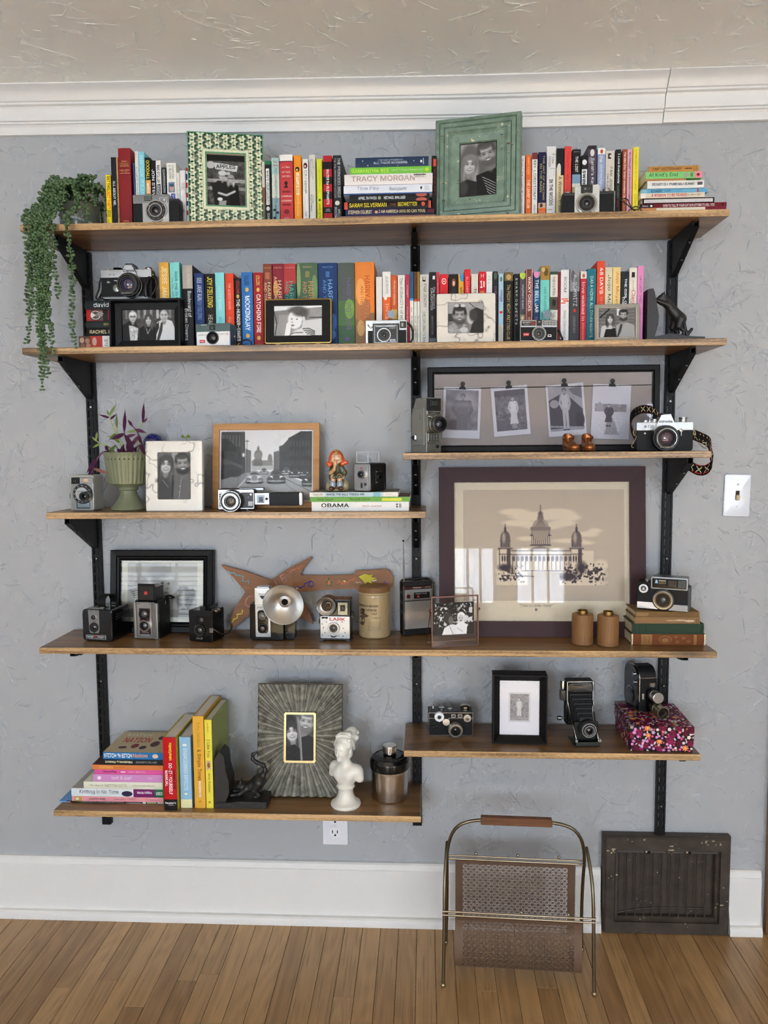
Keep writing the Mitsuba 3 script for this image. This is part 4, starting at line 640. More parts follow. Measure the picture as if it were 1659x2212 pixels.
 ('red and black hardcover with a grey portrait,under the black lowercase hardcover',4,'#8c1d22',[('r',0.01,0.06,0,1,'#b0242a'),('r',0.06,0.23,0.05,0.95,'#4a4644'),('o',0.13,0.5,0.07,0.4,'#d6d0ca'),('o',0.16,0.45,0.03,0.15,'#6a6460'),('o',0.2,0.6,0.04,0.25,'#8a8480'),('r',0.23,0.3,0,1,'#251a1a'),('t','HILLARY',0.33,0.8,0.35,0.7,'#ddd',1)],{'hc': 1},-0.8596,-0.1532,1.6806,0.0276,0.1879,0.135,1),
 ('black green book with small yellow print,under the red and black portrait hardcover',4,'#202725',[('t','BORN STANDING UP',0.25,0.75,0.35,0.65,'#c8b860')],{'hc': 1},-0.8609,-0.1545,1.6626,0.0178,0.1885,0.135,1),
 ('black book with gold capitals,under the black green book with yellow print',4,'#141414',[('t','RACHEL DRATCH',0.03,0.55,0.3,0.75,'#d8c89a',1)],{'hc': 1},-0.8571,-0.1538,1.6423,0.0199,0.1841,0.135,1),
 ('white red and brown book with sideways title,under the black book with gold capitals',4,'#e4e2da',[('r',0,0.15,0,1,'#5a4238'),('o',0.04,0.7,0.03,0.2,'#c89a80'),('o',0.11,0.65,0.03,0.2,'#b88a70'),('o',0.05,0.3,0.03,0.2,'#8a5a48'),('o',0.12,0.28,0.03,0.2,'#c08a70'),('r',0.15,0.3,0,1,'#b23a30'),('o',0.2,0.6,0.03,0.3,'#caa090'),('h2','LIVE',0.33,0.37,0.1,0.75,'#666'),('h2','FROM',0.4,0.44,0.1,0.75,'#666'),('h2','NEW',0.48,0.52,0.1,0.65,'#666')],{},-0.8803,-0.1566,1.6073,0.0347,0.2041,0.135,1),
 ('thin pale blue and white picture book,top of the stack beside the oak frame',5,'#b9cdd2',[('r',0,0.17,0,1,'#e6e2d8'),('r',0.83,1,0,1,'#e6e2d8'),('t','SENDAK',0.035,0.15,0.3,0.75,'#444'),('t','WHERE THE WILD THINGS ARE',0.19,0.62,0.25,0.8,'#2c3c46',1),('r',0.72,0.8,0,1,'#7fb4c4'),('t','Harper',0.87,0.93,0.4,0.7,'#888')],{'top': '#6a6a60'},-0.2882,-0.1953,1.2318,0.0113,0.2215,0.15,1),
 ('thin green book with yellow strip,under the thin pale blue picture book',5,'#6aa04a',[('t','Arthur Geisert',0.07,0.23,0.25,0.75,'#2c4420'),('t','Pumpkin Island',0.4,0.6,0.2,0.8,'#2c4420'),('r',0.72,0.92,0.15,0.75,'#d6d64a')],{'top': '#5a4030'},-0.2868,-0.1964,1.2195,0.012,0.2488,0.15,1),
 ('thick white book with black wide spaced capitals,under the thin green book',5,'#e8e7e3',[('t','OBAMA',0.1,0.385,0.4,0.82,'#151515',1),('t','AN INTIMATE PORTRAIT',0.1,0.385,0.18,0.27,'#777'),('t','PETE SOUZA',0.525,0.72,0.42,0.6,'#8a2430'),('o',0.88,0.7,0.012,0.1,'#666'),('o',0.88,0.45,0.012,0.1,'#666'),('r',0.9,0.925,0.35,0.8,'#999')],{'top': '#3a2c24'},-0.2838,-0.1936,1.1963,0.0229,0.2435,0.15,1),
 ('worn olive brown cloth book,top of the pile of old books under the black camera',6,'#70583a',[('r',0,0.2,0.2,0.8,'#846a48')],{'top': '#6b5638','old': 1},0.532,-0.1558,0.9208,0.0147,0.1576,0.135,1),
 ('tan cloth book with ornate blind tooling,under the worn olive brown book',6,'#85684a',[('o',0.55,0.5,0.08,0.12,'#a89070'),('o',0.7,0.55,0.09,0.14,'#b8a488'),('o',0.84,0.45,0.08,0.16,'#c8b8a0'),('r',0.94,0.95,0.1,0.9,'#6a5238'),('r',0.97,0.98,0.1,0.9,'#6a5238')],{'top': '#85684a','old': 1},0.53,-0.1552,0.9046,0.0159,0.1623,0.135,1),
 ('dark green cloth book,under the tan tooled book',6,'#2f4034',[('h2','THE CALL',0.09,0.11,0.15,0.85,'#1c2a22'),('h2','OF',0.14,0.15,0.35,0.65,'#1c2a22'),('h2','VIRGINIA',0.18,0.2,0.15,0.85,'#1c2a22'),('r',0.03,0.036,0.05,0.95,'#1c2a22'),('r',0.955,0.962,0.05,0.95,'#1c2a22'),('r',0.975,0.98,0.05,0.95,'#1c2a22')],{'top': '#33443a','old': 1},0.5246,-0.153,0.8772,0.0271,0.1785,0.135,1),
 ('thick brown tooled book with frayed ends,under the dark green cloth book',6,'#6b3f28',[('r',0,0.02,0,1,'#d8c4a0'),('r',0.98,1,0,1,'#e0d0b0'),('r',0.13,0.28,0.02,0.98,'#8a6238'),('h2','HISTORY',0.16,0.2,0.15,0.85,'#5a3a20'),('h2','WORLD',0.22,0.25,0.2,0.8,'#5a3a20'),('o',0.455,0.5,0.09,0.38,'#8a6238'),('o',0.455,0.5,0.08,0.33,'#6b3f28'),('o',0.455,0.45,0.05,0.2,'#8a6238'),('r',0.84,0.88,0.02,0.98,'#8a6238'),('o',0.62,0.3,0.03,0.15,'#7d5030'),('o',0.7,0.65,0.03,0.15,'#7d5030'),('o',0.77,0.35,0.03,0.15,'#7d5030'),('o',0.6,0.75,0.025,0.12,'#7d5030')],{'top': '#5a3420','old': 1},0.523,-0.1536,0.8493,0.0276,0.1845,0.135,1),
 ('blue spined book with white lettering,top of the craft book stack',7,'#2469a0',[('t',"STITCH 'N BITCH",0.02,0.48,0.25,0.85,'#fff',1),('t','Nation',0.5,0.74,0.3,0.85,'#e8a07a',1),('o',0.87,0.5,0.05,0.3,'#e0c0b0')],{'top': '#b8a888','art': 1},-0.8541,-0.1681,0.5361,0.0191,0.1624,0.15,1),
 ('thin black book with cream lettering,under the blue spined craft book',7,'#1d1f21',[('t','Unlikely Friendships',0.05,0.5,0.3,0.85,'#ece0b8',1),('t','JENNIFER S. HOLLAND',0.55,0.9,0.4,0.75,'#aaa')],{'top': '#2a2020'},-0.8554,-0.1702,0.5217,0.014,0.1633,0.15,1),
 ('orange book,under the thin black craft book',7,'#d27a42',[('r',0.1,0.3,0.2,0.8,'#e0944e'),('t','twinkle chunky knits',0.32,0.46,0.3,0.7,'#a85a2c')],{'top': '#3a1c1e'},-0.884,-0.17,0.5086,0.0128,0.1915,0.15,1),
 ('hot pink book,under the orange craft book',7,'#d5559a',[('t','I love knitting',0.12,0.32,0.25,0.8,'#4a1434',1),('o',0.42,0.5,0.04,0.2,'#f0b8d4'),('t','RACHEL HENDERSON',0.5,0.74,0.3,0.7,'#f4c8e0')],{},-0.8781,-0.1691,0.496,0.0124,0.1852,0.15,1),
 ('lilac pink book with rounded cream title,under the hot pink craft book',7,'#c98abf',[('o',0.09,0.5,0.03,0.25,'#ece0ec'),('t','knit & purl',0.27,0.56,0.2,0.8,'#f4eaf4'),('t','Knight',0.78,0.86,0.35,0.65,'#e8d4e8')],{},-0.8822,-0.1701,0.4755,0.0202,0.1887,0.15,1),
 ('ivory book with faint green capitals,under the lilac craft book',7,'#dedcc8',[('t','LAST-MINUTE',0.07,0.25,0.4,0.6,'#8a8a70'),('t','KNITTED GIFTS',0.27,0.55,0.3,0.7,'#90947a'),('t','JOELLE HOVERSON',0.62,0.9,0.4,0.62,'#8a8a70')],{'hc': 1},-0.9076,-0.1708,0.4564,0.0188,0.2135,0.15,1),
 ('white book with a purple end and serif title,under the ivory craft book',7,'#d8e0e0',[('t','Knitting in No Time',0.09,0.52,0.25,0.85,'#3a2c44'),('r',0.68,0.91,0,1,'#6a1f5a'),('t','Melody Griffiths',0.72,0.88,0.35,0.75,'#f0e0f0',1),('o',0.61,0.4,0.06,0.35,'#2a2440'),('r',0.91,1,0,1,'#1d5a40'),('t','USED',0.925,0.995,0.3,0.7,'#f0f0f0',1)],{'top': '#9a9a90'},-0.9424,-0.1704,0.4346,0.0216,0.2477,0.15,1),
 ('salmon pink book with a small gold picture,under the white and purple craft book',7,'#e0949c',[('r',0.03,0.11,0,1,'#b8944a'),('o',0.06,0.5,0.02,0.3,'#e8dcc0'),('t','COUNTRY LIVING',0.19,0.37,0.3,0.75,'#4a2c30',1),('t','Country CHIC',0.46,0.7,0.25,0.8,'#8a4a54'),('t','HEARST BOOKS',0.86,0.98,0.35,0.6,'#6a3a40')],{'top': '#a08070'},-0.9413,-0.1714,0.4216,0.0127,0.2471,0.15,1),
 ('glossy black booklet with blue end and white lettering,under the salmon craft book',7,'#161618',[('r',0,0.07,0,1,'#6a9ccc'),('r',0.07,0.11,0,0.5,'#c8b0a0'),('t','A Celebration of Land,People & Purpose',0.18,0.62,0.2,0.75,'#e8e8e4'),('r',0.64,0.8,0.05,0.2,'#ddd'),('r',0.66,0.78,0.3,0.7,'#555'),('r',0.8,0.83,0,1,'#ddd'),('r',0.84,0.93,0.1,0.9,'#9aa880'),('r',0.94,1,0.2,0.8,'#ccc')],{'top': '#5f8fc0'},-0.9762,-0.1705,0.4173,0.004,0.2827,0.15,1),
 ('thick red and black manual with yellow and white lettering,right of the craft book stack',8,'#b5161c',[('b',0.85,1,'#141214'),('t','Handyman',0.07,0.31,0.42,0.72,'#f0d63a',1),('t','COMPLETE',0.44,0.7,0.75,0.9,'#241012',1),('t','DO-IT-YOURSELF',0.35,0.78,0.42,0.68,'#fff',1),('t','MANUAL',0.45,0.67,0.12,0.35,'#fff',1),('h',"Reader's",0.885,0.91,0.08,0.9,'#fff',1),('h','Digest',0.92,0.933,0.3,0.75,'#ddd')],{'hc': 1,'side': '#c8b02c'},-0.6791,-0.205,0.4173,0.034,0.1941,0.185,0),
 ('light blue hardcover with pale capitals,right of the thick red manual',8,'#8db8d6',[('b',0.88,1,'#e0dcae'),('o',0.11,0.5,0.02,0.2,'#dfe9ee'),('t','EMBROIDERED EFFECTS',0.16,0.75,0.35,0.7,'#d6e6ee',1),('o',0.8,0.5,0.015,0.15,'#e8e8c8')],{'hc': 1,'side': '#7fa0b8'},-0.6408,-0.19,0.4173,0.0299,0.1901,0.15,0),
 ('tall amber yellow hardcover with handwritten title,right of the light blue hardcover',8,'#e0a83c',[('t','Amy Sedaris',0.06,0.33,0.3,0.7,'#b8862c'),('t','& Simple Times',0.36,0.7,0.3,0.72,'#5a3a14'),('r',0.7,0.88,0.45,0.62,'#efe6d0'),('t','Crafts for Poor People',0.71,0.87,0.48,0.58,'#544'),('o',0.93,0.5,0.014,0.16,'#c8902c')],{'hc': 1,'side': '#c8973a'},-0.6038,-0.19,0.4173,0.0286,0.2461,0.175,0),
 ('tall pale yellow hardcover with a small picture,right of the tall amber hardcover',8,'#e9d84a',[('t','Amy Sedaris',0.03,0.14,0.35,0.6,'#8a7a2a'),('t','I Like You',0.22,0.42,0.3,0.75,'#5a5a1c'),('r',0.46,0.56,0.2,0.75,'#c8a890'),('o',0.51,0.5,0.03,0.2,'#8a5a3c'),('t','Amy Sedaris',0.6,0.82,0.3,0.7,'#7a6a24'),('o',0.93,0.5,0.014,0.2,'#b8a02c')],{'hc': 1,'side': '#8f9a58'},-0.5731,-0.19,0.4173,0.0188,0.2365,0.17,0),
]
BOOK_GROUPS = ['standing books on the topmost shelf','standing books on the second shelf','books in the flat stack in the middle of the topmost shelf','books in the small flat stack at the right end of the topmost shelf','books in the stack behind the black photo frame on the second shelf','books in the stack of three beside the oak frame','books in the pile of old books under the black camera','books in the craft book stack on the lowest left shelf','standing books on the lowest shelf']

def book(label,group,base,marks,o,x,y,z,t,h,d,lying):
 """Local: spine at y=0 facing the room, thickness along x, height along z. Lying books turn their head to the left."""
 M = trm(x,y,z)
 if lying: M = trm(x,y,z) @ np.array([[0,0,-1,h],[0,1,0,0],[1,0,0,0],[0,0,0,1.0]])
 B = Thing('book',label,'book',M,BOOK_GROUPS[group])
 hc = o.get('hc') or o.get('old'); bul = min(.0016,.07*t) if hc else min(.0004,.025*t)
 ov = .0022 if hc else 0.0; bt = .0018 if hc else .0004
 side = o.get('side',base); top = o.get('top')
 c = B.mb('cover','matte' if o.get('old') else 'print')
 prof = lambda u: -bul*(1-(2*u-1)**2)
 us = np.linspace(0,1,7 if hc else 4)
 cuts = [0.0,1.0]; bands = [m for m in marks if m[0] == 'b']
 for m in bands: cuts += [m[1],m[2]]
 cuts = sorted(set(cuts))
 for f0,f1 in zip(cuts[:-1],cuts[1:]):
  col = base
  for m in bands:
   if m[1] <= (f0+f1)/2 <= m[2]: col = m[3]
  z0,z1 = h*(1-f1),h*(1-f0)
  ring = lambda zz: np.array([(u*t,prof(u),zz) for u in us]+[(t,bt+.001,zz),(0,bt+.001,zz)])
  c.loft([ring(z0),ring(z1)],col,30,(f1 == 1.0,f0 == 0.0))
 c.box(0,bt,.001,d,0,h,side); c.box(t-bt,t,.001,d,0,h,top or side)
 pg = B.mb('pages','matte'); pg.box(bt+.0001,t-bt-.0001,.0012,d-ov-.001,ov,h-ov,'#b9a98a' if o.get('old') else '#d9d2c2')
 L = None
 for i,m in enumerate(marks):
  if m[0] == 'b': continue
  if L is None: L = B.mb('spine_print','print')
  lift = .00012+.00004*i+.22*bul
  def put(fu,cu,F,col):
   L.add(np.stack([cu*t,prof(np.clip(cu,0,1))-lift,h*(1-fu)],1),F,col)
  if m[0] in ('t','h','h2'):
   v,size,F = text_flat(m[1],bool(m[7:] and m[7])); q = v/size
   f0,f1,c0,c1,col = m[2:7]
   if m[0] == 't': put(f0+q[:,0]*(f1-f0),c0+q[:,1]*(c1-c0),F,col)
   elif m[0] == 'h': put(f1-q[:,1]*(f1-f0),c0+q[:,0]*(c1-c0),F,col)
   else: put(f0+(1-q[:,1])*(f1-f0),c0+q[:,0]*(c1-c0),F,col)
  elif m[0] == 'o':
   a = np.arange(14)*2*np.pi/14; fu = np.r_[m[1],m[1]+m[3]*np.sin(a)]; cu = np.r_[m[2],m[2]+m[4]*np.cos(a)]
   i_ = np.arange(14); F = np.stack([i_*0,i_+1,(i_+1) % 14+1],1); put(np.clip(fu,0,1),np.clip(cu,0,1),F[:,::-1],m[5])
  elif m[0] == 'r':
   f0,f1,c0,c1,col = m[1:6]; us_ = np.linspace(c0,c1,5); fu = np.r_[us_*0+f0,us_*0+f1]; cu = np.r_[us_,us_]
   i_ = np.arange(4); put(fu,cu,np.stack([i_,i_+5,i_+6,i_+1],1),col)
 if o.get('art'):
  A = B.mb('cover_art','print')
  for s,x0,x1,y0,y1,col in (('STITCH',.02,.09,.118,.134,'#d9d2b4'),('NATION',.025,.10,.07,.105,'#a8342c')):
   v,size,F = text_flat(s,True); q = v/size; A.add(np.stack([q[:,0]*0+t+.0003,y0+q[:,1]*(y1-y0),h-x0-q[:,0]*(x1-x0)],1),F,col)
  for cx,cy,rx,ry,col in ((.04,.035,.012,.008,'#3a2a2c'),(.07,.045,.010,.016,'#6b2c30'),(.095,.035,.010,.012,'#2f2a3a'),(.12,.06,.012,.02,'#4a2a30'),(.125,.105,.010,.014,'#2c2c34')):
   a = np.arange(12)*2*np.pi/12; i = np.arange(12); A.add(np.stack([a*0+t+.0002,cy+ry*np.sin(a),h-cx-rx*np.cos(a)],1),np.stack([i*0,i,(i+1) % 12],1)[1:-1],col)
 B.done(); return B
for bk in BOOKS: book(*bk)

# ------------------------------------------------------------------ printed photographs (flat prints, shaded per vertex) and frames
class Print:
 """A flat print: tones painted on its own grid, u to the right and v downwards, both from 0 to 1 (v scaled by the aspect inside)."""
 def __init__(self,w,h,n,base=120):
  self.w,self.h = w,h; self.nu = n; self.nv = max(8,int(n*h/w)); self.a = h/w
  self.U,self.V = np.meshgrid(np.linspace(0,1,self.nu),np.linspace(0,1,self.nv)*self.a)
  self.c = np.ones((self.nv,self.nu,3))*np.asarray(base if not np.isscalar(base) else (base,)*3,float)
  self.sd = 0
 def _mix(self,m,val):
  val = np.asarray((val,)*3 if np.isscalar(val) else val,float); self.c += (val-self.c)*m[...,None]; return self
 def e(self,cx,cy,rx,ry,val,soft=.012,rot=0.0,amt=1.0):
  x,y = self.U-cx,self.V-cy*self.a; ry = ry*self.a; c,s = math.cos(math.radians(rot)),math.sin(math.radians(rot)); x,y = c*x+s*y,-s*x+c*y
  d = (np.sqrt((x/rx)**2+(y/ry)**2)-1)*min(rx,ry); return self._mix(amt*np.clip(.5-d/soft,0,1),val)
 def p(self,pts,val,soft=.008,amt=1.0):
  P = np.array(pts,float)*[1,self.a]; x,y = self.U.ravel(),self.V.ravel(); d2 = np.full(x.shape,9.0); ins = np.zeros(x.shape,bool)
  for (x0,y0),(x1,y1) in zip(P,np.roll(P,-1,0)):
   dx,dy = x1-x0,y1-y0; t = np.clip(((x-x0)*dx+(y-y0)*dy)/max(dx*dx+dy*dy,1e-12),0,1)
   d2 = np.minimum(d2,(x-x0-t*dx)**2+(y-y0-t*dy)**2); cr = (y0 > y) != (y1 > y)
   ins ^= cr & (x < dx*(y-y0)/(dy if dy else 1e-12)+x0)
  d = np.sqrt(d2)*np.where(ins,-1,1); return self._mix(amt*np.clip(.5-d/soft,0,1).reshape(self.U.shape),val)
 def r(self,u0,v0,u1,v1,val,soft=.004,amt=1.0): return self.p([(u0,v0),(u1,v0),(u1,v1),(u0,v1)],val,soft,amt)
 def l(self,pts,w,val,amt=1.0,soft=.006):
  P = np.array(pts,float)*[1,self.a]; d2 = np.full(self.U.shape,9.0)
  for (x0,y0),(x1,y1) in zip(P[:-1],P[1:]):
   dx,dy = x1-x0,y1-y0; t = np.clip(((self.U-x0)*dx+(self.V-y0)*dy)/max(dx*dx+dy*dy,1e-12),0,1); d2 = np.minimum(d2,(self.U-x0-t*dx)**2+(self.V-y0-t*dy)**2)
  return self._mix(amt*np.clip(.5-(np.sqrt(d2)-w)/soft,0,1),val)
 def n(self,freq,amp,box=(0,0,1,1),oct=3,thr=None,val=None):
  self.sd += 1; q = np.stack([self.U*freq,self.V*freq,self.U*0+self.sd*3.7],-1); f = meshkit.fbm(q,oct,self.sd)
  m = (self.U >= box[0]) & (self.U <= box[2]) & (self.V >= box[1]*self.a) & (self.V <= box[3]*self.a)
  e_ = np.clip(np.minimum(np.minimum(self.U-box[0],box[2]-self.U),np.minimum(self.V/self.a-box[1],box[3]-self.V/self.a))/.05,0,1); f = f-(1-e_)*.22*(thr is not None)*(box != (0,0,1,1))
  if thr is None: self.c += np.where(m,(f-.5)*2*amp,0)[...,None]; return self
  return self._mix(np.where(m,np.clip((f-thr)*14+.5,0,1),0),val)
 def g(self,v0,v1):
  t = np.linspace(0,1,self.nv)[:,None,None]; self.c[:] = v0+(v1-v0)*t; return self
 def face(self,x,y,r,skin=175,hair=60,long=False,beard=None,bald=False,glasses=None,tilt=0.0,hat=None,smile=True):
  """A head of half-width r: hair, face, eyes, brows, nose, mouth."""
  c,s = math.cos(math.radians(tilt)),math.sin(math.radians(tilt)); k = 1/self.a
  def e(dx,dy,rx,ry,v,soft=.25,amt=1.0): self.e(x+r*(c*dx-s*dy),y+r*k*(s*dx+c*dy),rx*r,ry*r*k,v,soft*r,tilt,amt)
  dk = lambda m: skin*m
  if long:
   e(0,-.2,1.18,1.3,hair,.2); e(0,.5,1.25,1.3,hair,.3); e(-.85,1.3,.5,1.25,hair*.9,.35); e(.85,1.3,.5,1.25,hair*1.12,.35); e(-.7,1.2,.12,1.0,min(255,hair*1.5),.3,.5); e(.95,1.3,.1,1.0,min(255,hair*1.6),.3,.5)
  elif not bald: e(0,-.32,1.05,1.12,hair,.2)
  e(0,1.25,.44,.75,dk(.66),.25)
  if not long: e(-.93,.1,.16,.28,dk(.75),.12); e(.93,.1,.16,.28,dk(.68),.12)
  e(0,.08,.88,1.18 if not bald else 1.3,dk(.86),.16); e(-.12,.05,.68,1.0,skin,.5); e(-.2,-.55,.5,.35,min(255,skin*1.1),.5,.8)
  if beard is not None: e(0,.8,.84,.62,beard,.3); e(-.62,.42,.22,.55,beard,.3,.8); e(.62,.42,.24,.55,beard,.3,.8); e(0,.44,.42,.12,beard,.2,.9); e(-.05,.12,.62,.36,skin,.4,.8)
  if not bald:
   e(0,-.98,.86,.36,hair,.2)
   if long: e(-.66,-.55,.36,.62,hair,.22); e(.62,-.55,.4,.62,hair,.22); e(.85,.1,.2,.8,hair*.85,.2); e(-.88,.1,.18,.8,hair*.9,.2)
   else: e(-.1,-.82,.7,.3,min(255,hair*1.25),.25,.6); e(-.82,-.4,.16,.4,hair,.15); e(.82,-.4,.16,.4,hair,.15)
  for q in (-1,1):
   e(.36*q,-.1,.27,.17,dk(.72),.25,.8); e(.36*q,-.27,.24,.045,dk(.42),.12,.8); e(.36*q,-.06,.15,.065,dk(.3),.1,.9); e(.5*q,.36,.24,.18,min(255,skin*1.12),.3,.6)
  e(.1,.22,.1,.3,dk(.82),.2,.6); e(-.04,.2,.06,.26,min(255,skin*1.14),.16,.7); e(.02,.42,.2,.07,dk(.62),.12,.8)
  e(-.42,.52,.07,.24,dk(.78),.15,.6); e(.42,.52,.07,.24,dk(.7),.15,.6)
  if smile: e(0,.68,.34,.13,dk(.45),.1); e(0,.645,.27,.065,235,.07); e(0,.86,.2,.05,dk(.72),.15,.7)
  else: e(0,.68,.22,.05,dk(.5),.1)
  if glasses is not None:
   for q in (-1,1): e(.38*q,-.07,.31,.21,glasses,.06); e(.38*q,-.07,.24,.15,dk(.62),.06,.75)
   e(0,-.1,.12,.03,glasses,.05)
  return self
 def mesh(self,mb,x0,z0,y,M=None,tint=None):
  """Lays the print down with its lower left corner at x0, z0 in the frame's own plan."""
  a = np.clip(self.c,0,255).reshape(-1,3); mb.tint = tint or 0
  v = np.stack([x0+self.U.ravel()*self.w,self.U.ravel()*0+y,z0+self.h-self.V.ravel()/self.a*self.h],1)
  i,j = np.meshgrid(np.arange(self.nv-1),np.arange(self.nu-1),indexing='ij'); q = i*self.nu+j; q = q.ravel()
  f = np.stack([q,q+self.nu,q+self.nu+1,q+1],1); mb.add(v,f,a,True,M)

def rect_rings(W,H,prof):
 return [np.array([(-W/2+i,y,i),(W/2-i,y,i),(W/2-i,y,H-i),(-W/2+i,y,H-i)]) for i,y in prof]
def moulding(mb,W,H,prof,col,smooth=None):
 v,f = loft(rect_rings(W,H,prof),(False,False)); mb.add(v,f,col,smooth)
def frame(label,pos,W,H,prof,col,mat,lean=0,rotz=0,cat='picture frame',name='picture_frame',uv=None,back=None,group=None,sink=0):
 """prof: (inset, y) of the moulding from the outer back edge over the front to the inner edge. Lean tips the top backwards."""
 t = Thing(name,label,cat,place((pos[0],pos[1],pos[2]+.0004),rotz,lean),group)
 moulding(t.mb('moulding',mat),W,H,prof,col)
 yb = max(p[1] for p in prof); i = prof[-1][0]
 t.mb('backing_board','matte').box(-W/2+.003,W/2-.003,prof[-1][1]+.0012,max(yb,prof[-1][1]+.004),.003,H-.003,back or '#2b2723')
 return t
SHZ_ = {k: v[0] for k,v in SH.items()}

# --- topmost shelf: pale green mosaic frame
t = Thing('picture_frame','pale green mosaic cutwork frame holding a photograph of a couple under a fruit sign','picture frame',place((-0.4836,-.188,SHZ_['A']+.0004),12,5))
W,H = .183,.222; iw,ih,ix,iz = .092,.127,-.046,.044
GRN,CRM = (72,128,96),(223,222,188)
b = t.mb('rim','paint'); moulding(b,W,H,[(0,.012),(0,0),(.0022,0),(.0022,.012)],GRN)
b.box(-W/2,W/2,.011,.0125,0,H,(150,152,132))
b = t.mb('inner_border','paint'); v,f = loft([np.array([(ix-o,y,iz-o),(ix+iw+o,y,iz-o),(ix+iw+o,y,iz+ih+o),(ix-o,y,iz+ih+o)]) for o,y in ((.011,.0105),(.011,.001),(.003,.0006),(.0025,-.0004),(0,-.0004),(0,.008))],(False,False)); b.add(v,f,CRM)
moul = [np.array([(ix-o,y,iz-o),(ix+iw+o,y,iz-o),(ix+iw+o,y,iz+ih+o),(ix-o,y,iz+ih+o)]) for o,y in ((.0032,.0008),(.0032,-.0008),(.0002,-.0008),(.0002,.008))]; v,f = loft(moul,(False,False)); b.add(v,f,GRN)
hole = shapely.box(ix-.010,iz-.010,ix+iw+.010,iz+ih+.010); area = shapely.box(-W/2+.002,.002,W/2-.002,H-.002).difference(hole)
R_ = .0115; n_tile = 0; lat = t.mb('lattice','paint')
for gx in np.arange(-5,6):
 for gz in np.arange(-1,13):
  cx,cz = gx*R_*1.74,gz*R_*1.52+(R_*.76 if gx % 2 else 0)
  for k in range(6):
   a0,a1 = math.radians(60*k+30),math.radians(60*k+90); p = np.array([cx,cz]); e0,e1 = np.array([math.cos(a0),math.sin(a0)])*R_*.62,np.array([math.cos(a1),math.sin(a1)])*R_*.62
   mid = (e0+e1)/2; mid = mid/np.linalg.norm(mid); side = np.array([-mid[1],mid[0]])
   tip0,tip1,hw = p+mid*R_*.08,p+mid*R_*.86,R_*.27
   q = shapely.Polygon([tip0,p+mid*R_*.45+side*hw,tip1,p+mid*R_*.45-side*hw])
   q2 = q.intersection(area)
   if q2.is_empty or q2.area < 5e-6 or q2.geom_type != 'Polygon': continue
   if (k+gz+gx) % 5 == 0:
    lat.prism(q2.buffer(.0002),.0025,.0105,(176,178,152)); continue
   if n_tile < 300: t.mb(f'tile#{n_tile}','paint').prism(q2,-.0002,.010,CRM); n_tile += 1
   else: lat.prism(q2,-.0002,.010,CRM)
   lat.prism(q2.buffer(.00075).difference(q2),.0008,.0104,GRN)
pr_ = Print(iw,ih,78,70); pr_.n(9,45).r(0,0,1,.12,28).n(16,30,(0,.12,1,.5)).p([(.2,.15),(.82,.2),(.78,.32),(.22,.28)],205).r(.3,.33,.6,.38,190).r(.45,.43,.6,.48,180).e(.1,.2,.12,.07,190)
pr_.r(0,.47,1,.53,190,amt=.7).r(0,.62,1,.68,175,amt=.6).n(20,40,(0,.5,1,1)).p([(.12,.6),(.28,.5),(.55,.52),(.62,.72),(.6,1),(.2,1)],34).p([(.55,.62),(.7,.54),(.82,.6),(.86,1),(.6,1)],26)
pr_.face(.4,.42,.085,190,150,bald=True).e(.4,.35,.1,.05,205).face(.62,.46,.08,185,150,long=True,glasses=40).l([(.3,.74),(.5,.78),(.72,.7)],.03,185).e(.33,.86,.07,.035,225).p([(.3,.9),(.5,.88),(.48,1),(.3,1)],150)
pr_.mesh(t.mb('photograph','photo'),ix,iz,.0078)
t.s = 1.0; t.text('photograph/sign_lettering','APPLES',ix+iw*.24,-(iz+ih*.815),ix+iw*.75,-(iz+ih*.735),7.7,(35,35,35),bold=True)
t.done()
# --- topmost shelf: green stepped frame
t = frame('chunky distressed green frame with stepped moulding and a selfie of a smiling couple',(0.1261,-.185,SHZ_['A']),.2085,.248,[(0,.030),(0,.006),(.003,.001),(.010,-.001),(.012,.004),(.013,.001),(.0215,-.0005),(.0235,.0045),(.0245,.002),(.0325,.0015),(.035,.006),(.0365,.0055),(.040,.009),(.058,.012),(.0595,.017)],(92,136,110),'distressed',4,-12)
w,h = .087,.125; pr_ = Print(w,h,90,95); pr_.r(0,0,.48,1,150).n(5,20)
pr_.e(.28,.5,.34,.5,92,.08).face(.27,.4,.2,190,120,long=True,tilt=4).p([(.0,.75),(.2,.68),(.5,.75),(.55,1),(0,1)],40).p([(.45,.62),(1,.5),(1,1),(.5,1)],32)
for k in range(6): pr_.l([(.62+.03*k,.66+.055*k),(.8,.72+.05*k),(1,.8+.05*k)],.006,215)
pr_.face(.75,.22,.25,165,70,beard=85,tilt=-14).e(.1,.85,.12,.14,60,.05)
pr_.mesh(t.mb('photograph','photo'),-w/2,.0615,.0165); t.done()
# --- second shelf: black shadow box with three people
t = frame('black shadow box frame with a grey photograph of three people',(-0.6975,-.19,SHZ_['B']),.180,.121,[(0,.034),(0,0),(.0045,0),(.0065,.022),(.022,.026),(.0225,.03)],(13,14,16),'black_paint',2)
w,h = .134,.0785; pr_ = Print(w,h,120,70); pr_.n(7,25)
for k in range(8): pr_.r(.05+.12*k,0,.1+.12*k,.3,120+(k*53 % 90),amt=.8)
pr_.n(22,30,(0,.1,1,.45)).p([(0,.5),(.12,.38),(.26,.4),(.33,1),(0,1)],32).p([(.12,.5),(.2,.52),(.3,.6),(.28,1),(.14,1)],190).n(60,90,(.15,.6,.28,.97)).p([(.32,.62),(.42,.5),(.56,.5),(.66,.62),(.64,1),(.32,1)],28)
pr_.p([(.66,.42),(.8,.3),(.95,.38),(1,.6),(1,1),(.64,1)],212).p([(.74,.42),(.78,.42),(.76,.7),(.7,1),(.65,1)],60).p([(.64,.5),(.7,.4),(.7,.6),(.65,.8)],40)
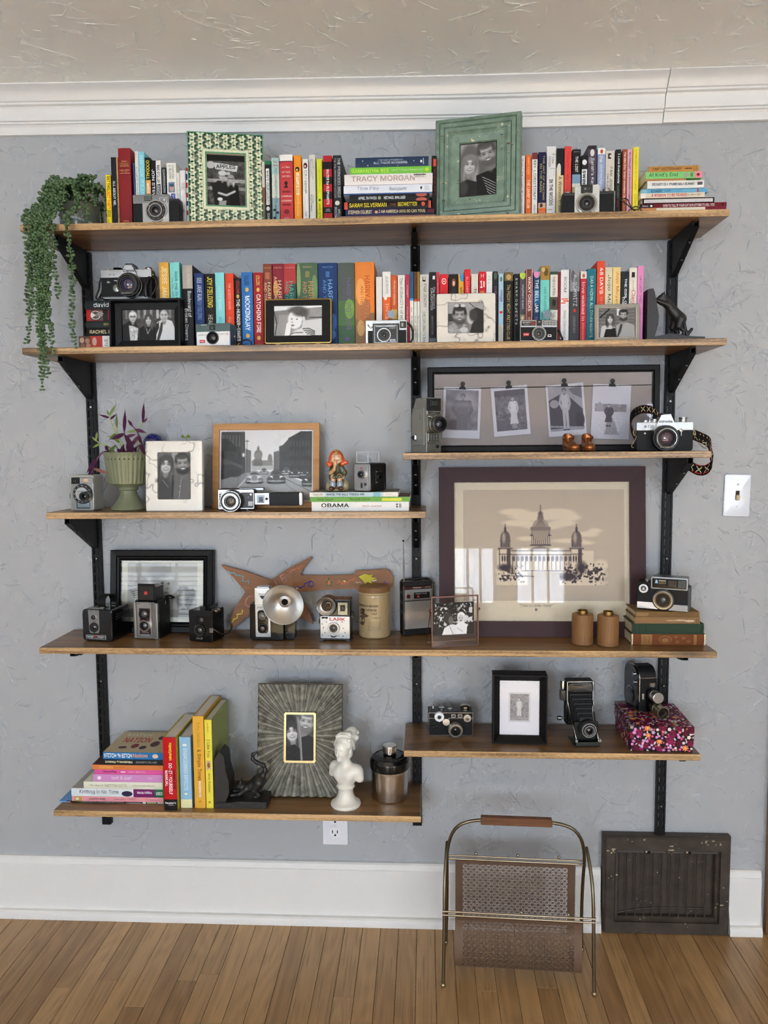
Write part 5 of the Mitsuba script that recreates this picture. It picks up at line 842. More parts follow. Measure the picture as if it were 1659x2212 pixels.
pr_.face(.2,.24,.075,195,200,glasses=70).face(.5,.32,.07,195,70,long=True).face(.8,.2,.085,190,215,bald=True).l([(.46,.62),(.48,.78),(.53,.62)],.005,200)
pr_.mesh(t.mb('photograph','photo'),-w/2,.0215,.029); t.done()
# --- second shelf: black frame with gold edge and a toddler
t = Thing('picture_frame','black frame with thin gold edge holding a photograph of a toddler resting its head','picture frame',place((-0.3121,-.192,SHZ_['B']+.004),0,6))
W,H = .168,.1125
t.mb('gold_edge','satin').loft(rr_rings(-W/2,W/2,0,H,.006,0,.012,.0025,4),(190,158,92),35)
t.mb('mat_board','matte').loft(rr_rings(-W/2+.0035,W/2-.0035,.0035,H-.0035,.004,-.0006,.0006,.0004,4),(34,34,34),35)
for k,sx in enumerate((-1,1)): t.mb(f'foot#{k}','satin').box(sx*.05-.006,sx*.05+.006,-.001,.010,-.0045,.0005,(190,158,92),.0006)
w,h = .119,.074; pr_ = Print(w,h,110,150); pr_.r(0,.1,.75,.6,130).n(9,22).p([(0,0),(1,0),(1,.05),(0,.17)],235).r(.1,.3,.5,.75,150).l([(0,.2),(.06,.6),(.02,1)],.01,60).l([(.75,.4),(1,.4)],.012,70).p([(.6,.5),(1,.44),(1,1),(.55,1)],215).p([(.35,1),(.4,.85),(.62,.72),(.78,.78),(.86,1)],225)
for k in range(4): pr_.l([(.6+.03*k,.78+.06*k),(.72,.76+.06*k),(.85,.86+.05*k)],.009,60)
pr_.e(.5,.3,.2,.27,95,.03).e(.44,.46,.15,.32,238,.03).e(.55,.2,.16,.16,80,.06).e(.44,.13,.14,.09,88,.05).e(.62,.45,.035,.09,215).e(.37,.44,.015,.02,80).e(.48,.45,.015,.02,80).e(.38,.55,.02,.03,190).e(.38,.66,.045,.03,120).p([(.22,1),(.26,.6),(.32,.5),(.36,.62),(.33,1)],240).l([(.33,.98),(.42,.9),(.6,.9)],.01,110)
pr_.mesh(t.mb('photograph','photo'),-w/2,.020,-.0009); t.done()
# --- second shelf: square marble frame
def veined(key,label,pos,W,H,ix0,iz0,iw,ih,lean,rotz,seed,rust=False):
 t = Thing('picture_frame',label,'picture frame',place((pos[0],pos[1],pos[2]+.0004),rotz,lean)); th = .016
 def ring(o,y,r): p = rrect(ix0-o,ix0+iw+o,iz0-o,iz0+ih+o,r,4); return np.stack([p[:,0],p[:,0]*0+y,p[:,1]],1)
 def outer(i,y): p = rrect(-W/2+i,W/2-i,i,H-i,.004,4); return np.stack([p[:,0],p[:,0]*0+y,p[:,1]],1)
 b = t.mb('slab','marble'); v,f = loft([outer(.002,th),outer(0,th-.002),outer(0,.003),outer(.001,.0008),outer(.003,0),ring(.002,0,.005),ring(.0005,.0006,.004),ring(0,.002,.003),ring(0,.008,.003)],(False,False)); b.add(v,f,(226,219,204),35)
 t.mb('backing_board','matte').box(-W/2+.003,W/2-.003,.0085,th-.0005,.003,H-.003,(60,50,44))
 return t
def marble(p,n,uv):
 q = mi.Point3f(p.x*1.0,p.y,p.z); w1 = fbm(q.x*22,q.z*22,2.0,3); w2 = fbm(q.x*31+7,q.z*31+3,5.0,3)
 m = smoothstep(.36,.6,fbm(q.x*11,q.z*11,1.0,2))
 l1 = dr.exp(-dr.abs(w1-.5)*75); l2 = dr.exp(-dr.abs(w2-.47)*60)
 c = mi.Color3f(*[float(x) for x in lin((228,221,207))])
 return mix(c,C3((92,84,80)),dr.clip(.95*l1*m+.75*l2*m*smoothstep(.4,.6,w1),0,.9))
scene['marble'] = pr(.25,base=mikit.proc(marble),spec=.5)
t = veined('m','small marble veined frame with a photograph of a bearded man being kissed',(0.1017,-.19,SHZ_['B']),.1440,.1215,-.044,.0245,.0865,.075,4,0,1)
w,h = .0865,.075; pr_ = Print(w,h,84,110); pr_.n(6,40).r(0,0,1,.35,190,amt=.6).r(.0,.35,.2,.6,60).l([(.6,0),(.8,.2)],.01,60).p([(0,.75),(.25,.6),(.5,.7),(.6,1),(0,1)],150).n(40,90,(0,.68,.55,1)).face(.33,.4,.19,165,45,beard=75).e(.33,.11,.14,.06,40).e(.25,.09,.07,.05,205).e(.42,.09,.07,.05,205).p([(.6,.3),(.8,.15),(1,.25),(1,1),(.62,1),(.68,.7)],45).e(.64,.5,.1,.2,185,.03).e(.72,.4,.12,.2,60,.05).e(.45,.88,.12,.08,195)
pr_.mesh(t.mb('photograph','photo'),-.044,.0245,.0078); t.done()
# --- second shelf: small silver frame
t = frame('small grey silver frame with a photograph of a dressed up couple',(0.4668,-.185,SHZ_['B']),.1065,.090,[(0,.012),(0,0),(.0015,-.001),(.007,-.001),(.008,.0005),(.0095,.0005),(.0105,.004)],(140,136,126),'paint',5,-3)
moulding(t.mb('inner_bead','chrome'),.0925,.075,[(0,0),(0,-.0012),(.0016,-.0012),(.0016,.003)],(200,196,190)); v_,f_,c_ = t.parts['inner_bead'][0].mesh(); t.parts['inner_bead'][0].v = [v_+[0,0,.0075]]; t.parts['inner_bead'][0].f = [f_]; t.parts['inner_bead'][0].c = [c_]
w,h = .0865,.070; pr_ = Print(w,h,84,110); pr_.n(8,30)
for k in range(9): pr_.l([(0,.1+.11*k),(1,.06+.11*k)],.008,75)
pr_.l([(.05,.3),(.3,.02)],.02,30).r(.5,0,.58,.25,215).p([(.6,.02),(.75,0),(.6,.2)],230).p([(.12,1),(.16,.72),(.34,.64),(.46,.7),(.5,1)],28).p([(.08,.62),(.2,.58),(.4,.58),(.46,.66),(.34,.72),(.2,.72),(.14,1),(.04,1)],190).p([(.48,.6),(.62,.5),(.8,.5),(.98,.6),(1,1),(.5,1)],158).p([(.6,.55),(.66,.55),(.62,.8),(.54,1),(.5,1)],55).face(.32,.35,.095,200,65,long=True).face(.68,.24,.12,180,40,beard=50)
pr_.mesh(t.mb('photograph','photo'),-w/2,.0105,.0035); t.done()
# --- short right shelf: long black frame with four clipped photographs
t = Thing('collage_frame','long black frame with four old photographs clipped to a wire','picture frame',place((0.3074,-.070,SHZ_['C']+.0004),0,2.2))
W,H = .600,.222
moulding(t.mb('moulding','black_paint'),W,H,[(0,.02),(0,.002),(.002,0),(.013,.0005),(.0155,.004),(.0175,.008),(.018,.014)],(14,15,17))
t.mb('backing_panel','matte').box(-W/2+.015,W/2-.015,.0125,.017,.015,H-.015,(150,142,140))
t.mb('wire','satin').tube([(-W/2+.016,.0105,.166),(W/2-.016,.0105,.171)],.0011,(40,40,44),8)
t.mb('glass_pane','pane').add([(-W/2+.0165,.0042,.0165),(W/2-.0165,.0042,.0165),(W/2-.0165,.0042,H-.0165),(-W/2+.0165,.0042,H-.0165)],[[0,1,2],[0,2,3]],255)
def snap(i,cx,zt,w,h,rot,tone,draw,border=.05):
 M = trm(cx,0,zt) @ rotm([0,1,0],rot)
 q = Print(w,h,84,225); draw(q); b = MB(); q.mesh(b,-w/2,-h,.0098,M,1)
 p = t.mb(f'photograph#{i}','photo'); v,f,c = b.mesh(); p.add(v,f,c,True); p.tint = 1
 p.box(-w/2,w/2,.0099,.0104,-h,0,(205,203,208),0,M)
 c = t.mb(f'bulldog_clip#{i}','black_paint'); K_ = (18,18,20)
 c.prism([(-.009,-.006),(.009,-.006),(.007,.001),(-.007,.001)],.0065,.0115,K_,M); c.lathe([(.0001,.0062),(.0058,.0062),(.0058,.0082),(.0001,.0082)],K_,16,M,30,'y',(0,0,.0085)); c.box(-.0035,.0035,.0064,.0085,0,.007,K_,.0005,M)
def fig(q,x,top,bot,skirt,tone,head=205,hair=60,wd=.09):
 hgt = bot-top; hd = .068*hgt
 q.p([(x-wd*.9,top+.16*hgt),(x+wd*.9,top+.16*hgt),(x+wd*.75,top+.5*hgt),(x-wd*.75,top+.5*hgt)],tone).l([(x-wd*.9,top+.2*hgt),(x-wd*1.25,top+.36*hgt),(x-wd*.7,top+.5*hgt)],wd*.26,tone*.9).l([(x+wd*.9,top+.2*hgt),(x+wd*1.2,top+.38*hgt),(x+wd*.75,top+.52*hgt)],wd*.26,tone*.9)
 if skirt: q.p([(x-wd*.7,top+.46*hgt),(x+wd*.7,top+.46*hgt),(x+wd*1.15,top+.84*hgt),(x-wd*1.15,top+.84*hgt)],tone*.95).l([(x-wd*.35,top+.84*hgt),(x-wd*.35,bot)],wd*.2,head*.7).l([(x+wd*.35,top+.84*hgt),(x+wd*.35,bot)],wd*.2,head*.7)
 else: q.p([(x-wd*.75,top+.48*hgt),(x+wd*.75,top+.48*hgt),(x+wd*.7,bot),(x+wd*.12,bot),(x,top+.6*hgt),(x-wd*.12,bot),(x-wd*.7,bot)],tone*.93)
 for s in (-.4,.4): q.e(x+s*wd,bot,wd*.36,.014,30)
 q.face(x,top+hd*1.1,hd*q.a*.75,head,hair)
def s1(q): q.r(.07,.06,.93,.84,110).n(7,45,(.07,.06,.93,.84)).e(.6,.3,.25,.2,150,.2).e(.3,.75,.2,.12,60,.1); fig(q,.52,.12,.98,False,92,140,70,.2); q.r(0,.84,1,1,222); q.r(.06,.3,.95,.38,150,.1,.45)
def s2(q): q.r(.09,.08,.92,.9,95).n(10,60,(.09,.08,.92,.9)).r(.09,.08,.92,.2,60,amt=.7).n(26,70,(.09,.5,.92,.85)).r(.09,.68,.5,.9,75,amt=.8); fig(q,.58,.2,.88,True,222,200,70,.1)
def s3(q): q.r(.06,.05,.94,.9,150).n(6,25,(.06,.05,.94,.9)).p([(.06,.3),(.35,.2),(.6,.25),(.94,.5),(.94,.85),(.06,.85)],42,.02).e(.2,.37,.12,.08,140).e(.85,.7,.12,.15,25).l([(.06,.8),(.94,.86)],.02,150).p([(.6,.1),(.94,.05),(.94,.3),(.7,.2)],90); fig(q,.48,.07,.88,False,190,150,60,.11)
def s4(q): q.r(0,0,1,1,222).r(.08,.36,.9,.5,130,.01).n(14,60,(.08,.36,.9,.5)).p([(.35,.92),(.45,.6),(.55,.6),(.75,.92)],165,.03).n(30,40,(.2,.6,.8,.92)).p([(.1,.4),(.2,.32),(.3,.4),(.3,.48),(.1,.48)],150); fig(q,.45,.36,.76,True,45,190,60,.085)
snap(0,-.208,.170,.0985,.1335,2.0,0,s1); snap(1,-.0875,.1715,.0955,.129,-4.6,0,s2); snap(2,.0565,.1755,.098,.135,-4.4,0,s3); snap(3,.180,.1735,.0985,.142,2.2,0,s4)
t.done()
# --- short left shelf: upright marble frame
t = veined('m','upright marble veined frame with a photograph of a couple by a green planter',(-0.6360,-.19,SHZ_['D']),.1475,.179,-.0425,.0305,.085,.119,4,0,2)
w,h = .085,.119; pr_ = Print(w,h,90,95); pr_.n(7,30).p([(.4,0),(.6,0),(.5,.35)],150).p([(0,1),(0,.55),(.2,.48),(.48,.55),(.52,1)],62).p([(.45,1),(.5,.52),(.7,.44),(1,.4),(1,1)],90).face(.24,.26,.2,185,70,long=True,tilt=5).face(.74,.24,.23,150,60,beard=48,tilt=-4).l([(.7,.55),(.62,1)],.008,150).e(.65,.72,.012,.01,210).e(.64,.84,.012,.01,210).l([(.12,.58),(.3,.74)],.004,200).l([(.44,.5),(.42,.95)],.02,40)
pr_.mesh(t.mb('photograph','photo'),-.0425,.0305,.0078); t.done()
# --- short left shelf: oak frame with a street view
t = Thing('picture_frame','light oak frame with a grey view of a city street and old cars','picture frame',place((-0.4227,-.09,SHZ_['D']+.0004),0,8))
W,H = .286,.226; fw = .0165
for k,q in enumerate(([(-W/2,0),(W/2,0),(W/2-fw,fw),(-W/2+fw,fw)],[(W/2,H),(-W/2,H),(-W/2+fw,H-fw),(W/2-fw,H-fw)])): t.mb(f'rail#{k}','timber').prism(q,0,.018,128)
for k,q in enumerate(([(-W/2,H),(-W/2,0),(-W/2+fw,fw),(-W/2+fw,H-fw)],[(W/2,0),(W/2,H),(W/2-fw,H-fw),(W/2-fw,fw)])): t.mb(f'stile#{k}','timber').prism(q,0,.018,128)
t.mb('backing_board','matte').box(-W/2+.004,W/2-.004,.012,.0165,.004,H-.004,(120,100,80))
t.mb('mat_board','matte').box(-W/2+fw-.001,W/2-fw+.001,.0095,.0118,fw-.001,H-fw+.001,(222,220,222))
w,h = .245,.185; q = Print(w,h,200,205); q.g(214,224)
q.p([(0,0),(.26,0),(.27,.62),(.2,.8),(0,.85)],42).p([(.27,.25),(.33,.28),(.33,.62),(.27,.62)],95).p([(1,0),(.88,0),(.74,.1),(.72,.3),(.72,.62),(1,.75)],34).p([(.75,.1),(.68,.2),(.64,.22),(.64,.6),(.76,.62)],48).p([(.64,.28),(.58,.3),(.58,.58),(.64,.58)],88).n(24,16,(0,0,.27,.8)).n(20,14,(.58,0,1,.7))
for k in range(7): q.r(.02+.035*k,.05,.035+.035*k,.22,120,amt=.5); q.r(.76+.033*k,.14,.775+.033*k,.22,85,amt=.5); q.r(.76+.033*k,.28,.775+.033*k,.36,80,amt=.5); q.r(.76+.033*k,.42,.775+.033*k,.5,75,amt=.5)
q.r(.34,.42,.57,.5,120).r(.36,.4,.45,.52,100).e(.41,.34,.045,.075,105).r(.375,.32,.445,.4,118).e(.41,.25,.014,.03,100).r(.408,.2,.412,.25,90).e(.54,.37,.022,.04,110).r(.515,.38,.565,.44,112).r(.34,.5,.58,.56,168)
for k in range(10): q.r(.37+.009*k,.44,.373+.009*k,.5,75)
q.p([(0,.82),(.27,.6),(.6,.58),(1,.78),(1,1),(0,1)],150).n(5,10,(0,.6,1,1)).p([(0,.7),(.27,.6),(.3,.64),(.06,1),(0,1)],125).l([(.06,1),(.3,.65)],.006,200).l([(.7,.68),(1,.88)],.004,90).l([(.62,.68),(.96,1)],.003,110)
q.p([(0,.1),(.06,.1),(.17,.22),(.16,.28),(0,.28)],20).p([(0,.38),(.1,.42),(.12,.48),(0,.47)],60).p([(.1,.42),(.24,.5),(.24,.54),(.12,.48)],70).r(.22,.0,.25,.36,60).r(.283,.12,.287,.6,45).l([(.265,.14),(.305,.14)],.003,45).e(.247,.34,.014,.03,225).r(.244,.37,.25,.62,60).l([(.2,.6),(.19,.78)],.003,90).e(.15,.6,.08,.06,35)
def car(x,y,r,tone):
 q.e(x,y+r*.95,r*1.1,r*.25,40,.01).e(x,y-r*.32,r*.68,r*.8,tone*.75,.006).e(x,y-r*.42,r*.5,r*.38,55,.006).e(x,y+r*.28,r*1.05,r*.68,tone,.006).e(x,y+r*.25,r*.36,r*.62,tone*.7,.006)
 for s in (-1,1): q.e(x+s*r*.62,y+r*.12,r*.2,r*.24,230,.004).e(x+s*r*.85,y+r*.75,r*.24,r*.4,25,.006).e(x+s*r*.8,y+r*.4,r*.35,r*.3,tone*.6,.006)
 q.l([(x-r*.95,y+r*.72),(x+r*.95,y+r*.72)],.004,215)
car(.37,.66,.085,185); car(.61,.655,.09,95); car(.475,.575,.04,130); car(.72,.58,.05,120); car(.82,.6,.065,60); car(.92,.6,.05,50); car(.99,.7,.09,40)
q.mesh(t.mb('photograph','photo'),-w/2,.0205,.0092)
t.mb('glass_pane','pane').add([(-W/2+fw,.0035,fw),(W/2-fw,.0035,fw),(W/2-fw,.0035,H-fw),(-W/2+fw,.0035,H-fw)],[[0,1,2],[0,2,3]],255)
t.done(uv=(0,0))
# --- long shelf: black frame with child and piglet
t = frame('black stepped frame with a pale photograph of a child and a piglet',(-0.7270,-.055,SHZ_['E']),.288,.228,[(0,.024),(0,.002),(.002,0),(.016,.002),(.0175,.006),(.0185,.003),(.024,.005),(.0255,.009),(.0265,.007),(.0295,.009),(.030,.014)],(12,13,14),'black_paint',6.5,0)
w,h = .232,.170; t.mb('mat_board','matte').box(-w/2,w/2,.0105,.0135,.029,.029+h,(214,212,198))
w2,h2 = .196,.150; q = Print(w2,h2,150,200); q.n(4,10).r(.12,0,.2,.35,165,.02).r(.6,0,.62,.5,150,amt=.6).r(.64,0,1,.5,205).e(.47,.36,.17,.3,225,.03).e(.46,.16,.16,.12,165,.05).e(.4,.26,.06,.16,170,.04).e(.5,.37,.02,.022,70).e(.59,.38,.016,.02,80).e(.57,.47,.02,.015,170).e(.55,.55,.03,.015,120).e(.2,.35,.09,.1,150,.03).p([(.02,.75),(.06,.5),(.22,.42),(.4,.55),(.62,.6),(.64,.78),(.3,.9)],195)
for k in range(8): q.l([(.03+.02*k,.5+.035*k),(.16,.46+.04*k),(.3,.52+.045*k)],.008,95)
q.p([(.6,.85),(.62,.6),(.74,.5),(.98,.5),(.98,.98),(.6,.98)],150,.01).e(.82,.66,.12,.22,62,.03).e(.76,.54,.05,.1,95,.02).e(.93,.56,.04,.09,70,.02).e(.8,.66,.03,.18,170,.03).e(.8,.84,.05,.055,150,.01).e(.785,.84,.01,.015,40).e(.815,.84,.01,.015,40).e(.87,.66,.014,.02,20).p([(.6,.86),(1,.84),(1,1),(.6,1)],110).p([(0,.84),(.5,.9),(.5,1),(0,1)],120)
q.mesh(t.mb('photograph','photo'),-w2/2,.042,.0102,None,2)
t.mb('glass_pane','pane').add([(-w/2,.0075,.029),(w/2,.0075,.029),(w/2,.0075,.029+h),(-w/2,.0075,.029+h)],[[0,1,2],[0,2,3]],255); t.done()
# --- long shelf: large dark framed print of a domed building
t = Thing('framed_print','large dark maroon frame with a sepia print of a domed capitol building','picture frame',place((0.3097,-.077,SHZ_['E']+.0004),0,5.2))
W,H = .545,.452; fw = .0405
for k,q in enumerate(([(-W/2,0),(W/2,0),(W/2-fw,fw),(-W/2+fw,fw)],[(W/2,H),(-W/2,H),(-W/2+fw,H-fw),(W/2-fw,H-fw)])): t.mb(f'rail#{k}','black_paint').prism(q,0,.022,(58,38,42))
for k,q in enumerate(([(-W/2,H),(-W/2,0),(-W/2+fw,fw),(-W/2+fw,H-fw)],[(W/2,0),(W/2,H),(W/2-fw,H-fw),(W/2-fw,fw)])): t.mb(f'stile#{k}','black_paint').prism([(a*.9992,b_) for a,b_ in q],.0003,.022,(54,34,38))
t.mb('backing_board','matte').box(-W/2+.004,W/2-.004,.0145,.0185,.004,H-.004,(90,80,70))
w,h = W-2*fw+.001,H-2*fw+.001; t.mb('mat_board','matte').box(-w/2,w/2,.0118,.0142,fw-.0005,fw+h-.0005,(214,203,180))
SEP,INK,HI = (188,172,150),(46,42,50),(214,202,178)
w2,h2 = .426,.297; q = Print(w2,h2,330,SEP)
for (x,y,a,b_) in ((.32,.2,.09,.03),(.45,.24,.16,.04),(.58,.22,.12,.05),(.66,.25,.07,.03),(.35,.3,.1,.03),(.5,.33,.12,.03),(.62,.3,.08,.03),(.78,.4,.06,.025),(.82,.37,.04,.02),(.66,.46,.1,.02),(.4,.44,.06,.02),(.76,.48,.05,.015)): q.e(x,y,a,b_,HI,.012)
q.n(26,0).r(.21,.55,.81,.86,HI,.004)
def tower(x,y0,y1,wd):
 q.r(x-wd,y0,x+wd,y1,HI).l([(x-wd,y0),(x-wd,y1)],.0022,INK).l([(x+wd*.6,y0),(x+wd*.6,y1)],wd*.32,INK,.85).l([(x-wd*1.2,y0),(x+wd*1.2,y0)],.003,INK).l([(x-wd*1.1,y0+.05),(x+wd*1.1,y0+.05)],.002,INK)
 for k in range(3): q.e(x-wd*.5+k*wd*.42,y0+.09,wd*.13,.03,INK,.003)
 q.r(x-wd*.9,y0-.07,x+wd*.9,y0,(120,116,120)).l([(x-wd*.9,y0-.07),(x+wd*.9,y0-.07)],.002,INK)
 for k in range(4): q.r(x-wd*.75+k*wd*.42,y0-.055,x-wd*.6+k*wd*.42,y0-.015,INK)
 q.e(x,y0-.09,wd*.85,.07,(84,84,92),.004).e(x-wd*.25,y0-.1,wd*.3,.05,(150,150,156),.01).e(x,y0-.17,wd*.2,.03,(70,68,76),.003).l([(x,y0-.22),(x,y0-.15)],.0016,INK)
tower(.262,.53,.74,.036); tower(.705,.53,.74,.036)
q.r(.3,.55,.36,.72,(196,184,164)).r(.6,.55,.67,.72,(196,184,164)).r(.36,.52,.6,.74,HI)
for k in range(14): q.r(.305+.027*k,.6,.309+.027*k,.72,INK,amt=.8); q.e(.315+.027*k,.62,.008,.025,INK,.003,0,.7)
for yy in (.55,.585,.73): q.l([(.3,yy),(.67,yy)],.002,INK)
q.p([(.4,.54),(.48,.5),(.56,.54)],(120,116,118)).r(.425,.36,.54,.5,(98,98,104))
for k in range(9): q.r(.43+.0125*k,.42,.4345+.0125*k,.49,HI)
q.l([(.42,.41),(.545,.41)],.003,INK).l([(.42,.5),(.545,.5)],.003,INK).e(.482,.36,.054,.1,(150,142,132),.004)
for k in range(6): q.l([(.44+.017*k,.37),(.475+.003*k,.27)],.0012,(90,84,80))
q.e(.482,.255,.02,.028,(120,112,106),.004).r(.468,.22,.497,.262,(110,104,100)).e(.482,.215,.014,.02,(90,86,84)).l([(.482,.14),(.482,.21)],.002,INK).r(.42,.335,.545,.365,(110,108,112))
for (x,y,a,b_) in ((.24,.72,.05,.035),(.33,.74,.04,.03),(.27,.82,.07,.05),(.63,.8,.07,.04),(.72,.72,.05,.05),(.82,.76,.07,.05),(.85,.68,.05,.05),(.78,.84,.1,.03),(.7,.85,.05,.03)): q.e(x,y,a,b_,HI,.02)
q.n(95,0,(.2,.66,.4,.86),3,.53,INK).n(90,0,(.6,.66,.9,.86),3,.52,INK).e(.65,.78,.06,.035,INK,.02).e(.26,.7,.04,.03,INK,.02).e(.735,.7,.03,.05,INK,.03).r(.4,.74,.6,.9,SEP,.004).r(.2,.86,.9,1,SEP).r(0,.6,.2,1,SEP).r(.9,.55,1,1,SEP).l([(.3,.775),(.44,.78)],.002,INK)
q.mesh(t.mb('print','photo'),-w2/2+.006,fw+.054,.0113,None,4)
t.s = 1; t.text('print/caption','\u201cIowa\u2019s Golden Home\u201d',-.058,-(fw+.0455),.030,-(fw+.0375),11.2,(120,110,100)); t.mb('print/seal','print').box(-.017,-.011,.0112,.0116,fw+.027,fw+.034,(110,104,100))
t.mb('glass_pane','pane').add([(-w/2,.004,fw),(w/2,.004,fw),(w/2,.004,fw+h-.001),(-w/2,.004,fw+h-.001)],[[0,1,2],[0,2,3]],255); t.done()
# --- long shelf: copper edged glass frame
t = Thing('picture_frame','floating glass frame with thin copper edges and a photograph of a mother holding a baby','picture frame',place((0.0756,-.186,SHZ_['E']+.0006),14,1.2))
W,H = .124,.130; CU = (132,100,88)
moulding(t.mb('copper_edge','satin'),W,H,[(0,.005),(0,0),(.0032,0),(.0032,.005),(0,.005)],CU)
for k,y in enumerate((.0012,.0036)): t.mb(f'glass_pane#{k}','pane').add([(-W/2+.003,y,.003),(W/2-.003,y,.003),(W/2-.003,y,H-.003),(-W/2+.003,y,H-.003)],[[0,1,2],[0,2,3]],255)
w,h = .108,.082; q = Print(w,h,110,28); q.n(13,0,(0,0,1,.75),3,.56,205).n(26,0,(0,0,1,.8),2,.62,225).r(.38,.02,.6,.3,20,.08,.8).p([(.22,1),(.28,.78),(.45,.66),(.6,.72),(.6,1)],228).l([(.4,.72),(.5,1)],.008,150).e(.38,.48,.12,.18,48,.02).e(.44,.55,.06,.13,100,.03).p([(.56,1),(.58,.68),(.7,.6),(.84,.7),(.82,1)],232).l([(.6,.8),(.72,.92)],.01,180).e(.69,.47,.1,.17,238,.02).e(.68,.5,.07,.12,205,.02).e(.655,.49,.01,.015,50).e(.71,.49,.01,.015,50).e(.68,.57,.03,.015,70).e(.8,.5,.06,.1,215,.03)
q.mesh(t.mb('photograph','photo'),-.058,.031,.0022); t.mb('photograph/back','matte').box(-.058,.050,.0024,.0027,.031,.031+h,(210,205,196))
t.mb('stand_rod','satin').tube([(-W/2-.001,.003,.094),(-W/2-.004,.038,.0065),(W/2+.004,.038,.0065),(W/2+.001,.003,.094)],.0011,CU,6)
for k,s in enumerate((-1,1)): t.mb(f'hinge_knob#{k}','satin').lathe([(.0001,-.0035),(.003,-.002),(.003,.002),(.0001,.0035)],(120,80,66),12,None,30,'x',(s*(W/2+.002),.003,.094))
t.done()
# --- lowest left shelf: corrugated metal frame
t = Thing('picture_frame','tall corrugated grey metal frame with a small gold edged photograph of a couple','picture frame',place((-0.3397,-.118,SHZ_['F']+.0004),0,9))
W,H = .232,.302; n_ = 480; a = np.arange(n_)*2*np.pi/n_; iw,ih,icz = .084,.131,.158
def onrect(hw,hh,cz,a): k = np.minimum(hw/np.maximum(abs(np.cos(a)),1e-9),hh/np.maximum(abs(np.sin(a)),1e-9)); return k*np.cos(a),cz+k*np.sin(a)
xo,zo = onrect(W/2-.002,H/2-.002,H/2,a); xi,zi = onrect(iw/2,ih/2,icz,a); per = np.r_[0,np.cumsum(np.hypot(np.diff(xo),np.diff(zo)))]; wv = np.abs(np.sin(per*np.pi/.0245))**.8; rings = []
for s in np.linspace(0,1,14): rings.append(np.stack([xi+(xo-xi)*s,-.0005-wv*(.002+.0055*s)+.003,zi+(zo-zi)*s],1))
t.mb('corrugated_panel','galvanised').loft(rings[::-1],(126,124,114),True,(False,False))
gx = MB(); t.mb('rim','satin').loft([np.stack([x,x*0+y,z],1) for (x,z),y in (((xo*1.012,H/2+(zo-H/2)*1.009),.009),((xo*1.014,H/2+(zo-H/2)*1.011),-.001),((xo*1.004,H/2+(zo-H/2)*1.003),-.0035),((xo*.985,H/2+(zo-H/2)*.99),.002))],(150,132,92),40,(True,False))
t.mb('gold_border','satin').loft([np.stack([p[:,0],p[:,0]*0+y,p[:,1]],1) for p,y in ((rrect(-.0435,.0435,icz-.067,icz+.067,.005),.004),(rrect(-.0435,.0435,icz-.067,icz+.067,.005),-.0035),(rrect(-.0375,.0375,icz-.061,icz+.061,.002),-.0035),(rrect(-.0375,.0375,icz-.061,icz+.061,.002),.001))],(204,182,130),30,(False,False))
t.mb('shadow_gap','matte').box(-.0445,.0445,.0005,.004,icz-.068,icz+.068,(22,22,22))
w,h = .075,.122; q = Print(w,h,80,70); q.n(8,25).e(.1,.4,.3,.45,40,.1).face(.2,.38,.26,205,50,long=True,tilt=-8).face(.72,.16,.3,190,90,beard=110,tilt=10).p([(.35,0),(.5,.2),(.6,.55),(.62,1),(.5,1),(.45,.6)],120,.03).p([(.55,.5),(.8,.45),(1,.5),(1,1),(.6,1)],38).p([(0,.72),(.3,.65),(.5,.75),(.52,1),(0,1)],30).n(45,50,(0,.75,.45,1)).l([(.42,.05),(.52,.5),(.58,1)],.012,170,.7)
q.mesh(t.mb('photograph','photo'),-w/2,icz-h/2,.0003)
t.mb('easel','matte').box(-.02,.02,.009,.011,.0,.2,(40,38,36)); t.done()
# --- lowest right shelf: deep black box frame
t = frame('deep black box frame with white mat around a tiny photograph of a standing woman',(0.2422,-.165,SHZ_['G']),.1385,.181,[(0,.046),(0,.0),(.003,0),(.018,.014),(.0185,.020)],(12,12,14),'black_paint',0,-1.5)
t.mb('mat_board','matte').box(-.051,.051,.0188,.0198,.018,.163,(228,228,232))
w,h = .056,.079; t.mb('photograph','photo').box(-w/2,w/2,.0182,.0187,.052,.052+h,(214,208,196)); w,h = .0475,.0705; q = Print(w,h,60,120); q.n(14,90,oct=4).n(30,40); fig(q,.48,.14,.95,True,228,215,80,.12); q.r(0,.9,1,1,150,.05,.5)
q.mesh(t.mb('photograph/image','photo'),-w/2,.0565,.0180,None,3)
t.mb('glass_pane','pane').add([(-.051,.0155,.018),(.051,.0155,.018),(.051,.0155,.163),(-.051,.0155,.163)],[[0,1,2],[0,2,3]],255); t.done()

